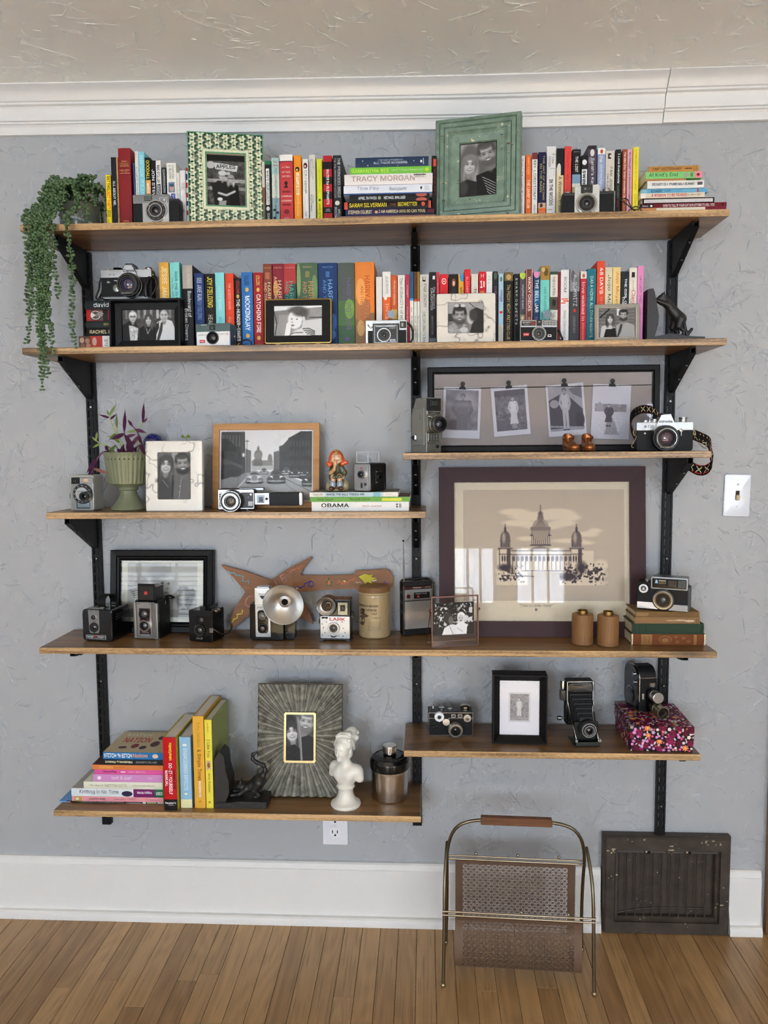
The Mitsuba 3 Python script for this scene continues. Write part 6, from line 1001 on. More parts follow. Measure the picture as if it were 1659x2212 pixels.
# ------------------------------------------------------------------ cameras and other things, drawn in plan units on their own fronts
def K(name,label,cat,shelf,x,y,s,o,rotz=0,lean=0,z=None,group=None,roll=0):
 return Thing(name,label,cat,place((x,y,(SH[shelf][0] if z is None else z)+.0004),rotz,lean,roll),group,None,s,o)
BK,BK2,SV,SV2,DG = (14,15,16),(24,25,27),(196,197,196),(150,152,152),(70,72,74)
GL = (12,13,18)
def lens(t,u,v,r,y,rings,part='lens',glass=GL):
 """rings: (outer radius, front y, colour, material) from the outside inwards; the last is the glass."""
 for k,(ro,yf,col,mat) in enumerate(rings):
  ri = rings[k+1][0] if k+1 < len(rings) else 0
  p = part if k == 0 else f'{part}/ring#{k}'
  t.disc(p,u,v,[(ro,y),(ro,yf+.6),(ro-.03*ro,yf),(ri+.01*ro,yf),(ri,yf+1.2)] if ri else [(ro,y),(ro,yf+.5),(ro*.96,yf),(ro*.5,yf-.1),(.0,yf-.15)],col,mat,caps=(True,not ri))
 u2,v2,r2,yf = u,v,rings[-1][0]*.86,rings[-1][1]
 t.disc(f'{part}/glass',u,v,[(r2,yf-.1),(r2*.8,yf-r2*t.s*180),(r2*.45,yf-r2*t.s*330),(0,yf-r2*t.s*390)],glass,'lens_glass')
scene['lens_glass'] = pr(.04,spec=.9,clearcoat=1.0)
CG = None
# A1
t = K('vintage_camera','silver and black viewfinder camera in front of the white paperbacks on the topmost shelf','camera','A',-0.6540,-0.2050,0.0002913,(1335,752))
t.block('body',1137,572,1533,752,4,1,32,BK,'leather'); t.block('top_plate',1140,520,1450,592,1.5,0,30,SV2,'satin',.0006); t.block('top_plate',1450,556,1533,600,1.5,2,30,DG,'satin',.0006)
t.block('front_plate',1222,586,1447,752,1,-1.5,4,SV,'satin',.0005); t.box('light_meter',1238,530,1306,573,-.6,2,(44,46,46),'gloss')
for i in range(5):
 for j in range(3): t.disc('light_meter',1249+11.5*i,538+12*j,[(4.2,-.5),(4.2,-1),(0,-1.2)],(120,126,126),'gloss',8)
t.box('viewfinder',1364,543,1436,592,-1,3,(206,208,206),'satin'); t.box('viewfinder/window',1374,550,1428,586,-1.4,2,(120,130,136),'gloss'); t.box('viewfinder/window',1398,556,1420,578,-1.6,1,(200,196,180),'gloss')
lens(t,1343,660,92,2,[(92,-7,SV,'chrome'),(80,-8,BK,'paint'),(58,-13,SV,'chrome'),(49,-12,BK,'paint'),(29,-9,BK,'gloss')])
for a in range(10): t.box('lens/scale_marks',1343+69*math.cos(a*.63)-2.2,660+69*math.sin(a*.63)-2.2,1343+69*math.cos(a*.63)+2.2,660+69*math.sin(a*.63)+2.2,-8.4,-7,(210,210,205),'print',0)
t.knob('shutter_button',1500,16,[(8,556),(8,551),(6,550)],SV); t.done()
# A2
t = K('vintage_camera','black and silver camera with tapered chrome lens cone beside the coral red book','camera','A',0.3873,-0.2050,0.0003276,(560,562),-4)
t.block('body',378,418,752,562,3,1,34,BK,'leather'); t.block('top_plate',386,412,745,432,2,0,34,BK2,'paint'); t.box('side_trim',744,412,756,558,0,34,SV2,'satin')
t.poly('front_plate',[(468,562),(468,384),(476,374),(634,364),(643,374),(643,562)],-2,6,(204,203,196),'paint')
t.block('viewfinder',512,364,594,424,1.5,-4,26,BK,'paint',.0006); t.box('viewfinder/window',533,384,550,402,-4.5,-3,(120,120,118),'gloss'); t.box('viewfinder/window',560,384,577,402,-4.5,-3,(70,64,58),'gloss')
lens(t,552,500,78,2,[(78,-6,SV,'chrome'),(66,-11,SV2,'satin'),(54,-12,BK,'gloss'),(36,-11,BK2,'paint'),(22,-8,BK,'gloss')])
t.knob('film_knob',423,16,[(27,416),(27,400),(24,397),(18,397),(17,393),(0,392)],SV); t.knob('film_knob#1',700,16,[(28,416),(28,383),(25,379),(0,378)],SV)
t.text('front_plate/lettering','P e t r i  A u t o',490,427,620,435,-2.2,(90,88,84)); t.done()
S_ = t.s
b = K('neck_strap','thin black cord strap trailing from the camera to the small book pile','strap','A',0.4527,-0.2050,0.0003265,(760,562))
for pts in ([(755,6,455),(790,2,470),(830,-2,500),(870,-3,535),(905,0,558)],[(755,10,540),(800,4,552),(850,0,556),(885,-2,530),(930,0,530),(948,2,558)],[(770,12,440),(800,8,460),(838,2,465),(860,-4,510),(930,-6,545)]): b.path('',pts,1.2,(16,16,17))
b.done()
# B1 single-lens reflex on the black book pile
t = K('reflex_camera','black and silver reflex camera with strap on top of the lying black books','camera','B',-0.7503,-0.1500,0.0003101,(415,408),0,0,1.7328)
t.block('body',192,222,612,404,5,0,30,BK,'leather'); t.block('top_plate',190,168,612,232,1.5,-1,31,SV,'satin',.0008); t.box('base_plate',196,384,610,405,-.6,30.5,SV2,'satin')
t.poly('prism_housing',[(362,236),(372,196),(402,138),(458,138),(490,196),(502,236)],-7,26,(205,205,204),'satin'); t.poly('prism_housing/black_cap',[(376,166),(402,122),(460,122),(494,168)],-3,27,(42,38,36),'paint')
t.text('prism_housing/lettering','Canon',386,170,488,194,-7.3,(16,16,16),bold=True); t.text('top_plate/lettering','FT',262,205,314,216,-1.3,(90,90,90),bold=True); t.text('body/lettering','QL',240,260,268,274,-.4,(220,220,220),bold=True)
t.knob('rewind_knob',238,14,[(26,168),(26,158),(22,155),(0,154)],SV); t.knob('shutter_dial',318,14,[(38,168),(38,150),(34,148),(0,147)],BK,'satin'); t.knob('wind_lever',576,14,[(28,168),(28,152),(20,146),(14,144),(0,143)],SV)
t.knob('shutter_button',278,14,[(7,168),(7,148),(0,146)],SV)
lens(t,447,305,100,2,[(98,-14,SV,'satin'),(95,-26,BK,'paint'),(84,-34,BK,'paint'),(70,-31,BK2,'gloss'),(58,-28,BK,'gloss')],glass=(36,30,62))
t.text('lens/lettering','CANON LENS FL 50mm 1:1.4',395,374,500,382,-34.3,(200,200,200))
t.disc('self_timer',320,318,[(30,0),(30,-3),(24,-4),(0,-4.5)],SV,'satin'); t.disc('self_timer/cap',320,318,[(17,-4),(16,-5.5),(0,-6)],SV2,'chrome'); t.box('quick_load_mark',300,253,328,259,-.5,0,(210,210,210),'print',0); t.box('quick_load_mark',322,253,329,290,-.5,0,(210,210,210),'print',0)
t.disc('strap_lug',186,222,[(8,10),(8,6),(4,5)],SV,'chrome',12); t.disc('strap_lug#1',618,210,[(8,10),(8,6),(4,5)],SV,'chrome',12)
t.path('carrying_strap',[(186,8,224),(172,5,270),(168,0,330),(150,-4,392),(210,-6,398)],2.2,(17,17,18)); t.path('carrying_strap',[(182,10,224),(196,8,280),(186,6,350),(180,-8,398)],2.6,(17,17,18)); t.path('carrying_strap#1',[(620,8,212),(652,4,250),(640,0,330),(600,-6,396)],2.6,(17,17,18)); t.path('carrying_strap#1',[(600,-2,236),(578,-12,300),(580,-12,398)],4.2,(15,15,16))
t.done()
# B2
t = K('snapshot_camera','white fronted snapshot camera with dark green top before the black capitals book','camera','B',-0.5224,-0.2000,0.0003005,(1120,800),-6)
t.block('body',974,676,1268,800,2,2,46,SV2,'satin'); t.block('top_shell',972,618,1270,686,3,0,48,(62,84,84),'paint'); t.block('front_plate',980,684,1264,799,1.5,-1,6,(226,226,224),'paint',.0006)
t.box('viewfinder',1092,630,1142,670,-.8,2,BK,'gloss'); t.box('viewfinder/window',1104,642,1128,666,-1.2,1,(70,76,80),'gloss'); t.box('flash_socket',1018,622,1072,636,-1,4,SV,'satin')
lens(t,1120,735,52,0,[(52,-4,BK,'paint'),(44,-3,BK2,'satin'),(30,-1.5,BK,'gloss')]); t.box('red_badge',1006,749,1052,774,-1.6,-.5,(176,34,40),'print'); t.text('red_badge/lettering','Kodak',1012,755,1046,768,-1.8,(240,220,215),bold=True)
t.text('front_plate/lettering','HAWKEYE',990,703,1070,716,-1.3,(120,122,122)); t.text('front_plate/lettering','INSTAMATIC',1164,702,1236,712,-1.3,(130,132,132)); t.text('front_plate/lettering','II',1240,698,1252,714,-1.3,(190,60,60),bold=True)
t.disc('side_rivet',1276,716,[(9,26),(9,22),(0,21)],SV2,'satin',12); t.done()
b = K('wrist_strap','black wrist strap lying beside the white fronted snapshot camera','strap','B',-0.4456,-0.1950,0.0003001,(1380,800)); b.path('',[(1320,4,776),(1370,0,757),(1420,-2,756),(1442,0,780),(1435,2,797),(1380,4,795),(1330,8,790)],2.0,(18,18,19)); b.done()
def flashcube(t,u0,v0,u1,v1,y):
 t.box('flashcube',u0,v0,u1,v1,y-14,y+14,(215,222,226),'clear_plastic',.002); um,vm,r = (u0+u1)/2,(v0+v1)/2,(u1-u0)*.40
 t.disc('flashcube/reflector',um,vm,[(r,y-10),(r*.8,y-6),(r*.45,y-3),(0,y-2)][::-1],(120,128,138),'satin',20); t.disc('flashcube/bulb',um,vm,[(r*.42,y-3),(r*.42,y-7),(r*.2,y-9.5),(0,y-10)],(150,168,190),'gloss',14)
 t.box('flashcube/base',u0+6,v1-2,u1-6,v1+12,y-12,y+12,BK,'paint')
scene['clear_plastic'] = {'type': 'thindielectric','int_ior': 1.4}
# B3
t = K('snapshot_camera','silver and black snapshot camera with flashcube before the orange storybook','camera','B',-0.0928,-0.2000,0.0002869,(1165,802))
t.block('body',986,604,1340,802,3,2,44,SV,'satin'); t.box('side_panel',1006,694,1060,802,.6,4,BK,'leather'); t.box('side_panel#1',1268,690,1334,802,.6,4,BK,'leather'); t.block('front_frame',1048,636,1274,803,1.5,-4,6,BK,'gloss',.0006); t.block('front_plate',1062,648,1260,798,1.5,-5,2,SV2,'satin',.0004); t.block('front_plate/panel',1068,654,1254,792,1.2,-5.5,2,BK,'paint',.0004)
t.box('name_strip',1074,651,1244,668,-6,-4,SV,'satin'); t.text('name_strip/lettering','INSTAMATIC X-15',1080,654,1238,665,-6.2,(30,30,30),bold=True); t.text('name_strip/lettering','CAMERA',1186,672,1244,681,-5.7,(210,210,210))
lens(t,1145,735,60,0,[(60,-10,SV,'chrome'),(50,-11,BK,'paint'),(38,-9,BK2,'gloss'),(20,-7,BK,'gloss')]); lens(t,1222,712,18,-4,[(18,-7,BK,'gloss'),(9,-6.6,DG,'gloss')],'flash_sensor')
t.box('badge',1194,769,1242,790,-6.2,-5,(222,222,222),'print'); t.text('badge/lettering','Kodak',1200,773,1236,786,-6.4,(20,20,20),bold=True); t.box('viewfinder',1280,618,1334,674,0,4,BK,'gloss'); t.box('viewfinder/window',1290,628,1312,664,-.4,2,(150,150,146),'gloss'); t.path('shutter_lever',[(1008,0,640),(1030,-2,668),(1052,-2,652)],1.2,SV,'chrome')
flashcube(t,1164,505,1244,594,24); t.path('hand_strap',[(1338,20,622),(1372,18,650),(1390,16,710),(1382,14,770),(1342,12,798)],2.6,(18,18,19)); t.done()
# B4
t = K('snapshot_camera','silver trimmed black snapshot camera with flashcube before the turquoise gilded book','camera','B',0.2757,-0.2000,0.0002947,(1068,742),3)
t.block('body',916,568,1224,742,2.5,2,44,SV2,'satin'); t.block('front_panel',922,626,1218,732,1,.4,5,BK,'leather',.0004); t.block('top_strip',920,570,1220,628,1,0,5,(176,177,176),'satin',.0005)
t.block('name_plate',928,578,1044,614,1,-1,3,BK2,'gloss',.0004); t.text('name_plate/lettering','INSTAMATIC',936,584,1000,596,-1.3,(220,220,220),bold=True); t.text('name_plate/lettering','104',1006,582,1038,610,-1.3,(208,60,60),bold=True); t.text('name_plate/lettering','CAMERA',946,602,996,609,-1.3,(200,200,200))
t.box('viewfinder',1050,568,1094,616,-1.4,3,BK,'gloss'); t.box('viewfinder/window',1062,576,1082,596,-1.8,1,(110,112,112),'gloss'); t.box('flash_grid',1102,576,1216,612,-.6,2,(58,58,58),'gloss')
for i in range(8):
 for j in range(2): t.box('flash_grid/cells',1107+13.6*i,580+16*j,1117+13.6*i,592+16*j,-1.2,0,(198,200,198),'chrome',.0003)
lens(t,1067,682,60,0,[(60,-8,SV,'satin'),(52,-10,SV2,'chrome'),(44,-9,BK,'paint'),(30,-7,DG,'gloss'),(18,-6,BK,'gloss')])
for a in range(20): t.box('lens/knurl',1067+56*math.cos(a*.314)-3,682+56*math.sin(a*.314)-3,1067+56*math.cos(a*.314)+3,682+56*math.sin(a*.314)+3,-8.6,-6,DG,'paint',0)
t.box('red_badge',942,672,992,698,-.4,1,(190,60,62),'print'); t.text('red_badge/lettering','Kodak',949,679,985,692,-.6,(240,220,215),bold=True); t.block('lens_window',1142,686,1174,708,.8,-.3,2,SV,'satin',.0003); t.box('lens_window/glass',1148,691,1168,703,-.6,1,BK,'gloss')
flashcube(t,1113,474,1195,562,24); t.path('wrist_strap',[(1222,14,664),(1240,10,650),(1252,4,690),(1264,0,728),(1240,-2,735)],2.4,(22,21,20)); t.done()
# C1 movie camera with slanted top (drawn in millimetres)
t = K('movie_camera','grey upright movie camera with a slanted top beside the long black photograph frame','camera','C',0.0201,-.172,.001,(0,0),32)
GY,GY2 = (116,118,112),(160,160,154)
v,f = prism(shapely.Polygon([(-3,0),(66,0),(66,96),(52,122),(44,136),(-3,136)]),-22,22); t.mb('body','paint').add(v[:,[1,0,2]]*.001,f[:,::-1],GY)
t.box('front_plate',-21,-134,21,-104,-5,0,BK,'paint'); t.box('viewfinder',-10,-131,14,-113,-6.5,-4,BK2,'gloss'); t.box('viewfinder/window',-5,-128,10,-116,-7,-6,(40,46,40),'gloss'); t.box('name_plate',-20,-104,21,-94,-5.4,0,(188,188,184),'satin'); t.text('name_plate/lettering','Bell & Howell',-17,-101.5,19,-96,-5.8,(24,24,24),bold=True)
t.box('lower_front',-21,-50,21,-1,-4.4,0,GY2,'satin'); t.box('meter_grille',-17,-48,17,-28,-5.4,-4,(205,204,196),'satin')
for i in range(4):
 for j in range(5): t.box('meter_grille/cells',-15.5+8*i,-46.5+3.8*j,-9.5+8*i,-44+3.8*j,-5.8,-5,(30,30,30),'paint',0)
t.text('lower_front/lettering','ELECTRIC EYE',-17,-25,6,-22,-4.7,(40,40,40),bold=True); t.disc('lower_front/dial',10,-15,[(4.5,-4),(4.5,-6),(0,-6.4)],BK,'paint',16); t.text('lower_front/lettering','BELL & HOWELL',-12,-6,4,-3.5,-4.7,(60,60,60))
t.block('lens_mount',-21,-94,22,-50,4,-7,0,GY2,'satin',.001); lens(t,3,-70,22,-6,[(22,-16,GY2,'satin'),(20,-30,SV2,'satin'),(18,-33,BK,'paint'),(14,-30,BK2,'gloss'),(11,-27,BK,'gloss')],glass=(24,26,44)); t.path('lens_mount/lever',[(-18,-8,-90),(-8,-14,-88),(0,-16,-92)],1.3,SV,'chrome')
b = t.mb('door_panel','paint'); b.box(-.0235,-.0215,.004,.060,.018,.112,(122,124,118),.001); b = t.mb('door_panel/latch','chrome'); b.box(-.031,-.0225,.034,.052,.030,.046,SV,.003); b.box(-.028,-.0225,.052,.062,.033,.043,SV,.002)
b = t.mb('door_panel/script','paint'); b.box(-.0241,-.0234,.022,.0235,.080,.095,(90,92,88)); b.box(-.0241,-.0234,.016,.022,.086,.0875,(90,92,88)); t.done()
# C2 reflex with woven strap
t = K('reflex_camera','black and silver reflex camera with a woven patterned strap on the short right shelf','camera','C',0.5881,-0.1750,0.0004725,(1362,484),-3)
t.block('body',1222,368,1506,483,6,0,32,BK,'leather'); t.block('top_plate',1220,334,1506,378,2,-1,33,SV,'satin',.0012); t.poly('prism_housing',[(1308,378),(1322,340),(1340,298),(1388,294),(1406,336),(1424,378)],-8,28,(208,208,206),'satin'); t.box('hot_shoe',1348,288,1380,298,0,24,BK,'paint')
t.text('prism_housing/lettering','minolta',1330,325,1396,338,-8.4,(20,20,20),bold=True); t.text('top_plate/lettering','SR-T 101',1256,350,1308,364,-1.5,(60,60,60),bold=True)
t.knob('shutter_dial',1316,14,[(19,334),(19,318),(16,315),(0,314)],SV); t.knob('film_counter',1270,14,[(14,334),(14,324),(0,322)],SV); t.knob('rewind_knob',1462,14,[(20,334),(20,316),(23,314),(23,310),(0,308)],SV); t.knob('shutter_button',1290,10,[(5,334),(5,326),(0,324)],SV)
lens(t,1357,418,66,0,[(66,-12,BK,'paint'),(62,-20,BK2,'satin'),(66,-28,BK,'paint'),(58,-36,BK,'paint'),(46,-33,BK2,'gloss'),(38,-29,BK,'gloss')],glass=(58,40,54)); t.text('lens/lettering','MINOLTA MC ROKKOR-PF 1:1.7 f=50mm',1322,461,1392,466,-36.4,(190,190,190))
t.disc('lens/rim',1357,418,[(50,-35.5),(50,-36.8),(47,-37),(46,-35.8)],SV,'chrome',caps=(False,False)); t.box('self_timer',1440,374,1448,408,-4,0,SV2,'satin'); t.disc('self_timer/pivot',1444,378,[(9,0),(9,-4),(0,-5)],SV,'satin',16); t.disc('sync_socket',1262,392,[(5,0),(5,-2),(0,-2)],SV,'chrome',12)
for k,u in enumerate((1216,1510)): t.path(f'strap_ring#{k}',[(u,8,372),(u+(-8 if k == 0 else 8),6,386),(u+(-4 if k == 0 else 10),5,402),(u+(4 if k == 0 else 0),6,390),(u,8,372)],1.0,(200,186,150),'chrome',6)
def woven(part,pts,across,w,n=60):
 p = smooth_path([(t.X(u),y*.001,t.Z(v)) for u,y,v in pts],n); b = t.mb(part,'matte'); b.loft(ribbon(p,across,w,.0022),(20,17,17),40)
 ac = np.asarray(across,float); ac /= np.linalg.norm(ac); tg = np.gradient(p,axis=0); tg /= np.linalg.norm(tg,axis=1,keepdims=True); nn = np.cross(tg,np.broadcast_to(ac,tg.shape)); q = t.mb(part+'/pattern','matte')
 for sg in (1,-1):
  for i in range(1,n-6,6):
   for o,hw,col in ((-.40,.06,(150,40,40)),(.40,.06,(150,40,40))): q.add([p[i]+ac*w*(o-hw)+nn[i]*sg*.0013,p[i]+ac*w*(o+hw)+nn[i]*sg*.0013,p[i+5]+ac*w*(o+hw)+nn[i+5]*sg*.0013,p[i+5]+ac*w*(o-hw)+nn[i+5]*sg*.0013],[[0,1,2],[0,2,3]],col)
   m = (i+2)
   for a0,a1 in ((-.3,.3),(.3,-.3)): q.add([p[i]+ac*w*(a0-.07)+nn[m]*sg*.0014,p[i]+ac*w*(a0+.07)+nn[m]*sg*.0014,p[i+4]+ac*w*(a1+.07)+nn[m]*sg*.0014,p[i+4]+ac*w*(a1-.07)+nn[m]*sg*.0014],[[0,1,2],[0,2,3]],(205,190,140))
woven('woven_strap',[(1212,10,400),(1196,14,350),(1206,20,296),(1246,26,268),(1300,34,266),(1342,46,284),(1366,56,320)],(.1,.75,.65),.030)
woven('woven_strap#1',[(1512,8,400),(1540,2,414),(1580,8,432),(1606,24,455),(1622,40,500),(1632,44,548),(1606,50,586),(1560,56,584),(1520,62,560),(1486,70,548)],(.25,.55,.8),.030)
t.path('strap_hook',[(1504,0,398),(1530,-6,440),(1546,-10,462),(1562,-12,470),(1566,-10,452),(1548,-8,444)],1.1,(205,196,170),'chrome',6); t.path('strap_hook#1',[(1214,4,402),(1204,-2,440),(1196,-4,462),(1206,-6,466)],1.0,(205,196,170),'chrome',6); t.done()
# D1
t = K('movie_camera','grey movie camera with off centre lens dial at the left end beside the planter','camera','D',-0.8772,-0.1750,0.0002566,(240,1158),-2)
t.block('body',98,796,356,1158,8,2,58,(150,150,144),'paint',.003); t.block('front_panel',120,818,352,1150,5,0,6,(172,172,166),'satin',.0012); t.box('viewfinder',124,822,212,886,-.8,2,BK,'gloss'); t.disc('viewfinder/eye',160,856,[(17,-.6),(17,-2.5),(11,-3),(0,-1.6)],BK2,'gloss',16)
t.box('top_badge',212,824,350,882,-.6,2,(186,178,172),'satin'); t.box('top_badge/slot',256,838,300,866,-1.4,0,(230,200,160),'print'); t.box('top_badge/slot',262,850,294,855,-1.8,0,(120,60,40),'print')
t.disc('exposure_dial',242,985,[(100,2),(100,-3),(95,-4.5),(70,-4.5)],BK,'paint',40); t.disc('exposure_dial/face',238,985,[(66,-4),(66,-6),(0,-6.2)],(206,204,200),'satin',32)
for a in range(12): t.disc('exposure_dial/studs',242+84*math.cos(a*.524),985+84*math.sin(a*.524),[(6,-4.4),(5,-6),(0,-6.4)],SV,'chrome',8)
t.text('exposure_dial/lettering','BROWNIE',196,956,262,966,-6.4,(60,60,60)); t.text('exposure_dial/lettering','8 f/2.7',200,982,240,1004,-6.4,(170,40,40)); t.text('exposure_dial/lettering','CAMERA',204,1020,246,1030,-6.4,(60,60,60))
lens(t,288,1007,52,-5,[(52,-12,SV,'chrome'),(46,-24,BK,'paint'),(36,-22,BK2,'gloss'),(22,-16,BK,'gloss')]); t.block('lower_plate',168,1064,312,1134,3,-1.2,2,(96,106,110),'satin',.0006); t.block('lower_plate/inset',182,1070,306,1122,2,-1.8,1,(150,160,164),'satin',.0005)
t.mb('winding_key','paint').lathe([(.0001,-.005),(.013,-.004),(.013,.001),(.006,.002),(.006,.006)],BK2,20,trm(t.X(90),.026,t.Z(1008)),30,'x'); t.done()
# D2 camera lying on its side with pistol grip
t = K('movie_camera','silver movie camera with big lens and long black grip lying before the oak frame','camera','D',-0.4796,-0.1740,0.0003521,(240,722),3)
t.block('body',110,566,370,716,3,4,46,BK,'paint',.001); t.block('front_plate',108,570,368,712,3,0,8,(212,212,210),'satin',.0008); t.block('front_plate/side_panel',274,592,364,704,1.5,-1,2,BK,'paint',.0005); t.box('front_plate/label',114,590,140,702,-.8,1,(232,232,230),'print')
for k,q in enumerate(('KODAK','AUTOMATIC','8')): pass
for k in range(6): t.box('front_plate/label_lettering',119,600+16*k,128,610+16*k,-1.2,0,BK,'print',0)
lens(t,212,650,80,2,[(80,-14,BK,'paint'),(76,-30,SV2,'chrome'),(70,-34,BK,'paint'),(60,-30,(92,88,76),'chrome'),(44,-24,BK,'gloss')],glass=(58,54,46)); t.disc('control_knob',346,606,[(8,0),(8,-2),(0,-2.4)],SV,'chrome',12); t.box('control_slide',320,612,340,640,-2,0,DG,'satin'); t.box('meter_window',324,655,360,690,-1.6,0,(200,200,198),'print')
t.block('grip_collar',368,598,476,682,2,8,36,(206,206,204),'satin',.0008); t.block('grip_collar/window',384,614,440,670,1,7,12,BK2,'gloss',.0004); t.block('grip_collar/insert',400,626,430,660,1,6.5,12,DG,'satin',.0004); t.disc('grip_collar/button',456,640,[(10,8),(10,6),(0,5)],BK,'paint',14)
t.block('grip',474,596,692,690,5,6,38,(24,27,28),'leather',.0015); t.block('grip/end_cap',690,594,718,692,5,5,39,(180,176,172),'satin',.0015); t.box('rear_plate',250,560,430,580,20,46,SV2,'satin'); t.knob('foot',310,20,[(7,726),(7,716)],SV,'chrome',10); t.done()
# D3 on the three books
t = K('movie_camera','silver fronted movie camera with clear finder standing on the stack of three books','camera','D',-0.1580,-.185,.001,(0,0),-24,0,1.2439)
t.block('body',-23,-70,23,0,5,2,88,(34,33,32),'leather',.003); t.block('front_shell',-24,-71,24,0,6,0,10,(158,158,156),'satin',.0025); t.block('front_plate',-21,-68,19,-2,3,-1,4,(222,222,222),'satin',.0006); t.block('back_shell',-23.5,-70.5,23.5,-.2,5,78,90,(150,150,148),'satin',.002)
lens(t,3,-43,11,0,[(11,-8,SV,'chrome'),(9.6,-12,SV2,'satin'),(7.6,-12,BK,'gloss'),(4.6,-10,BK,'gloss')]); t.box('red_badge',-4,-60,3,-56,-1.6,0,(200,90,84),'print'); t.block('shutter_slot',-3,-22,4,-8,1,-1.4,1,SV2,'satin',.0003); t.box('shutter_slot/lever',-1.2,-20,2.2,-10,-3,0,BK,'paint'); t.block('film_window',7,-22,15,-14,1,-1.4,1,SV2,'satin',.0003); t.box('film_window/pane',8,-21,12.5,-15,-1.8,0,BK,'gloss'); t.disc('screw',1,-31,[(1.2,-.8),(1,-1.6),(0,-1.8)],SV2,'chrome',8); t.text('front_plate/lettering','Brownie',-7,-35,6,-32,-1.3,(190,90,90))
b = t.mb('side_panel','paint'); b.box(.0228,.0245,.030,.062,.018,.052,(26,26,26),.001); b = t.mb('side_panel/catch','chrome'); b.box(.0240,.0262,.036,.058,.020,.023,SV,.0004); b.box(.0240,.0262,.036,.058,.047,.050,SV,.0004); b.box(.0240,.0270,.040,.052,.030,.040,DG,.001)
for k,(y,h) in enumerate(((4,27),(62,26))):
 q = f'clear_finder#{k}'; b = t.mb(q,'clear_plastic'); y0 = y*.001
 b.box(-.017,.017,y0,y0+.0018,.0725,.0725+h*.001,255,.0004); e = t.mb(q+'/rim','lens_rim')
 for (x0,x1,z0,z1) in ((-.0172,-.0155,.0725,.0725+h*.001),(.0155,.0172,.0725,.0725+h*.001),(-.0172,.0172,.0725+h*.001-.0017,.0725+h*.001),(-.0172,.0172,.0715,.0735)): e.box(x0,x1,y0-.0004,y0+.0024,z0,z1,(205,212,216),.0005)
scene['lens_rim'] = {'type': 'twosided','bsdf': {'type': 'principled','base_color': VC,'roughness': .15,'specular': .6}}
t.done()
# E1 box camera
t = K('box_camera','black box camera with silver strip front and looped handle, leftmost on the long shelf','camera','E',-0.8633,-0.1522,0.0003155,(517,932),-8)
t.block('body',382,662,654,930,8,2,92,BK,'gloss',.003,6); t.block('front_cover',384,668,652,928,9,0,10,(26,27,29),'gloss',.002,6); t.poly('silver_strip',[(440,668),(540,668),(540,840),(528,862),(456,862),(448,840)],-1,2,(198,200,202),'satin')
lens(t,490,727,24,0,[(24,-3,SV,'chrome'),(19,-3.2,BK,'gloss'),(9,-2.6,(120,122,122),'gloss')],'finder_lens'); lens(t,492,812,40,0,[(40,-3,BK,'paint'),(34,-2.4,BK2,'paint'),(22,-1,BK,'gloss')]); t.disc('silver_strip/screw',490,764,[(5,-1),(4,-1.8),(0,-2)],DG,'satin',8); t.disc('silver_strip/screw',492,856,[(5,-1),(4,-1.8),(0,-2)],DG,'satin',8)
t.block('name_plate',410,876,598,916,2,-1.2,1,(208,208,206),'satin',.0005); t.box('name_plate/panel',422,883,586,910,-1.8,0,BK,'paint'); t.text('name_plate/lettering','BROWNIE',426,886,486,898,-2.1,(225,225,222),bold=True); t.text('name_plate/lettering','HAWKEYE',520,886,582,898,-2.1,(225,225,222),bold=True); t.text('name_plate/lettering','CAMERA  FLASH  MODEL',436,901,576,908,-2.1,(215,215,212)); t.disc('name_plate/badge',504,888,[(11,-1.8),(10,-2.6),(0,-2.8)],(180,50,52),'print',16)
t.box('finder_hood',450,652,560,664,8,40,(196,196,190),'satin'); t.mb('handle','leather').loft(ribbon(smooth_path([(t.X(545),.016,t.Z(652)),(t.X(545),.010,t.Z(610)),(t.X(545),.018,t.Z(566)),(t.X(545),.040,t.Z(556)),(t.X(545),.062,t.Z(575)),(t.X(545),.074,t.Z(652))],24),(1,0,0),.021,.0032),BK,40)
for k,y in enumerate((16,74)): t.box(f'handle/stud#{k}',524,640,566,660,y-4,y+4,SV2,'chrome')
for k in range(3): t.mb('body/side_ribs','gloss').box(t.X(654)-.0005,t.X(654)+.002,.02,.088,t.Z(720+18*k),t.Z(712+18*k),BK2,.0008)
t.disc('winder',372,850,[(12,30),(12,20),(0,19)],(170,172,168),'satin',14); t.done()
# E2 twin lens
t = K('twin_lens_camera','silver framed twin lens camera with raised hood in front of the piglet photograph','camera','E',-0.7426,-0.1268,0.0003173,(930,914),-8)
t.block('body',828,602,1040,912,3,4,74,BK,'leather',.0015); t.block('side_frame',822,606,842,910,2,0,10,SV,'satin',.001); t.block('side_frame#1',1014,606,1040,912,2,0,10,SV,'satin',.001); t.block('front',840,598,1016,908,1,1,8,(98,94,88),'leather',.0005); t.poly('lens_plate',[(860,602),(988,602),(994,888),(866,888)],-1.5,4,(206,207,208),'satin'); t.poly('lens_plate/maroon_panel',[(878,650),(978,650),(970,760),(980,868),(878,868),(886,760)],-2,0,(52,30,32),'gloss')
lens(t,926,697,46,-1,[(46,-6,BK,'gloss'),(38,-4,BK2,'gloss'),(28,-3,(60,62,60),'gloss')],'viewing_lens',(70,72,70)); lens(t,932,793,50,-1,[(50,-10,SV,'chrome'),(40,-9,BK,'paint'),(30,-6,BK2,'gloss'),(20,-4,BK,'gloss')],'taking_lens',(110,112,114)); t.text('lens_plate/lettering','DUAFLEX',900,848,960,858,-2.3,(190,170,160))
for k,(u,v) in enumerate(((874,612),(978,612),(880,878),(978,878))): t.disc('lens_plate/screws',u,v,[(4.5,-1.5),(4,-2.3),(0,-2.4)],DG,'satin',8)
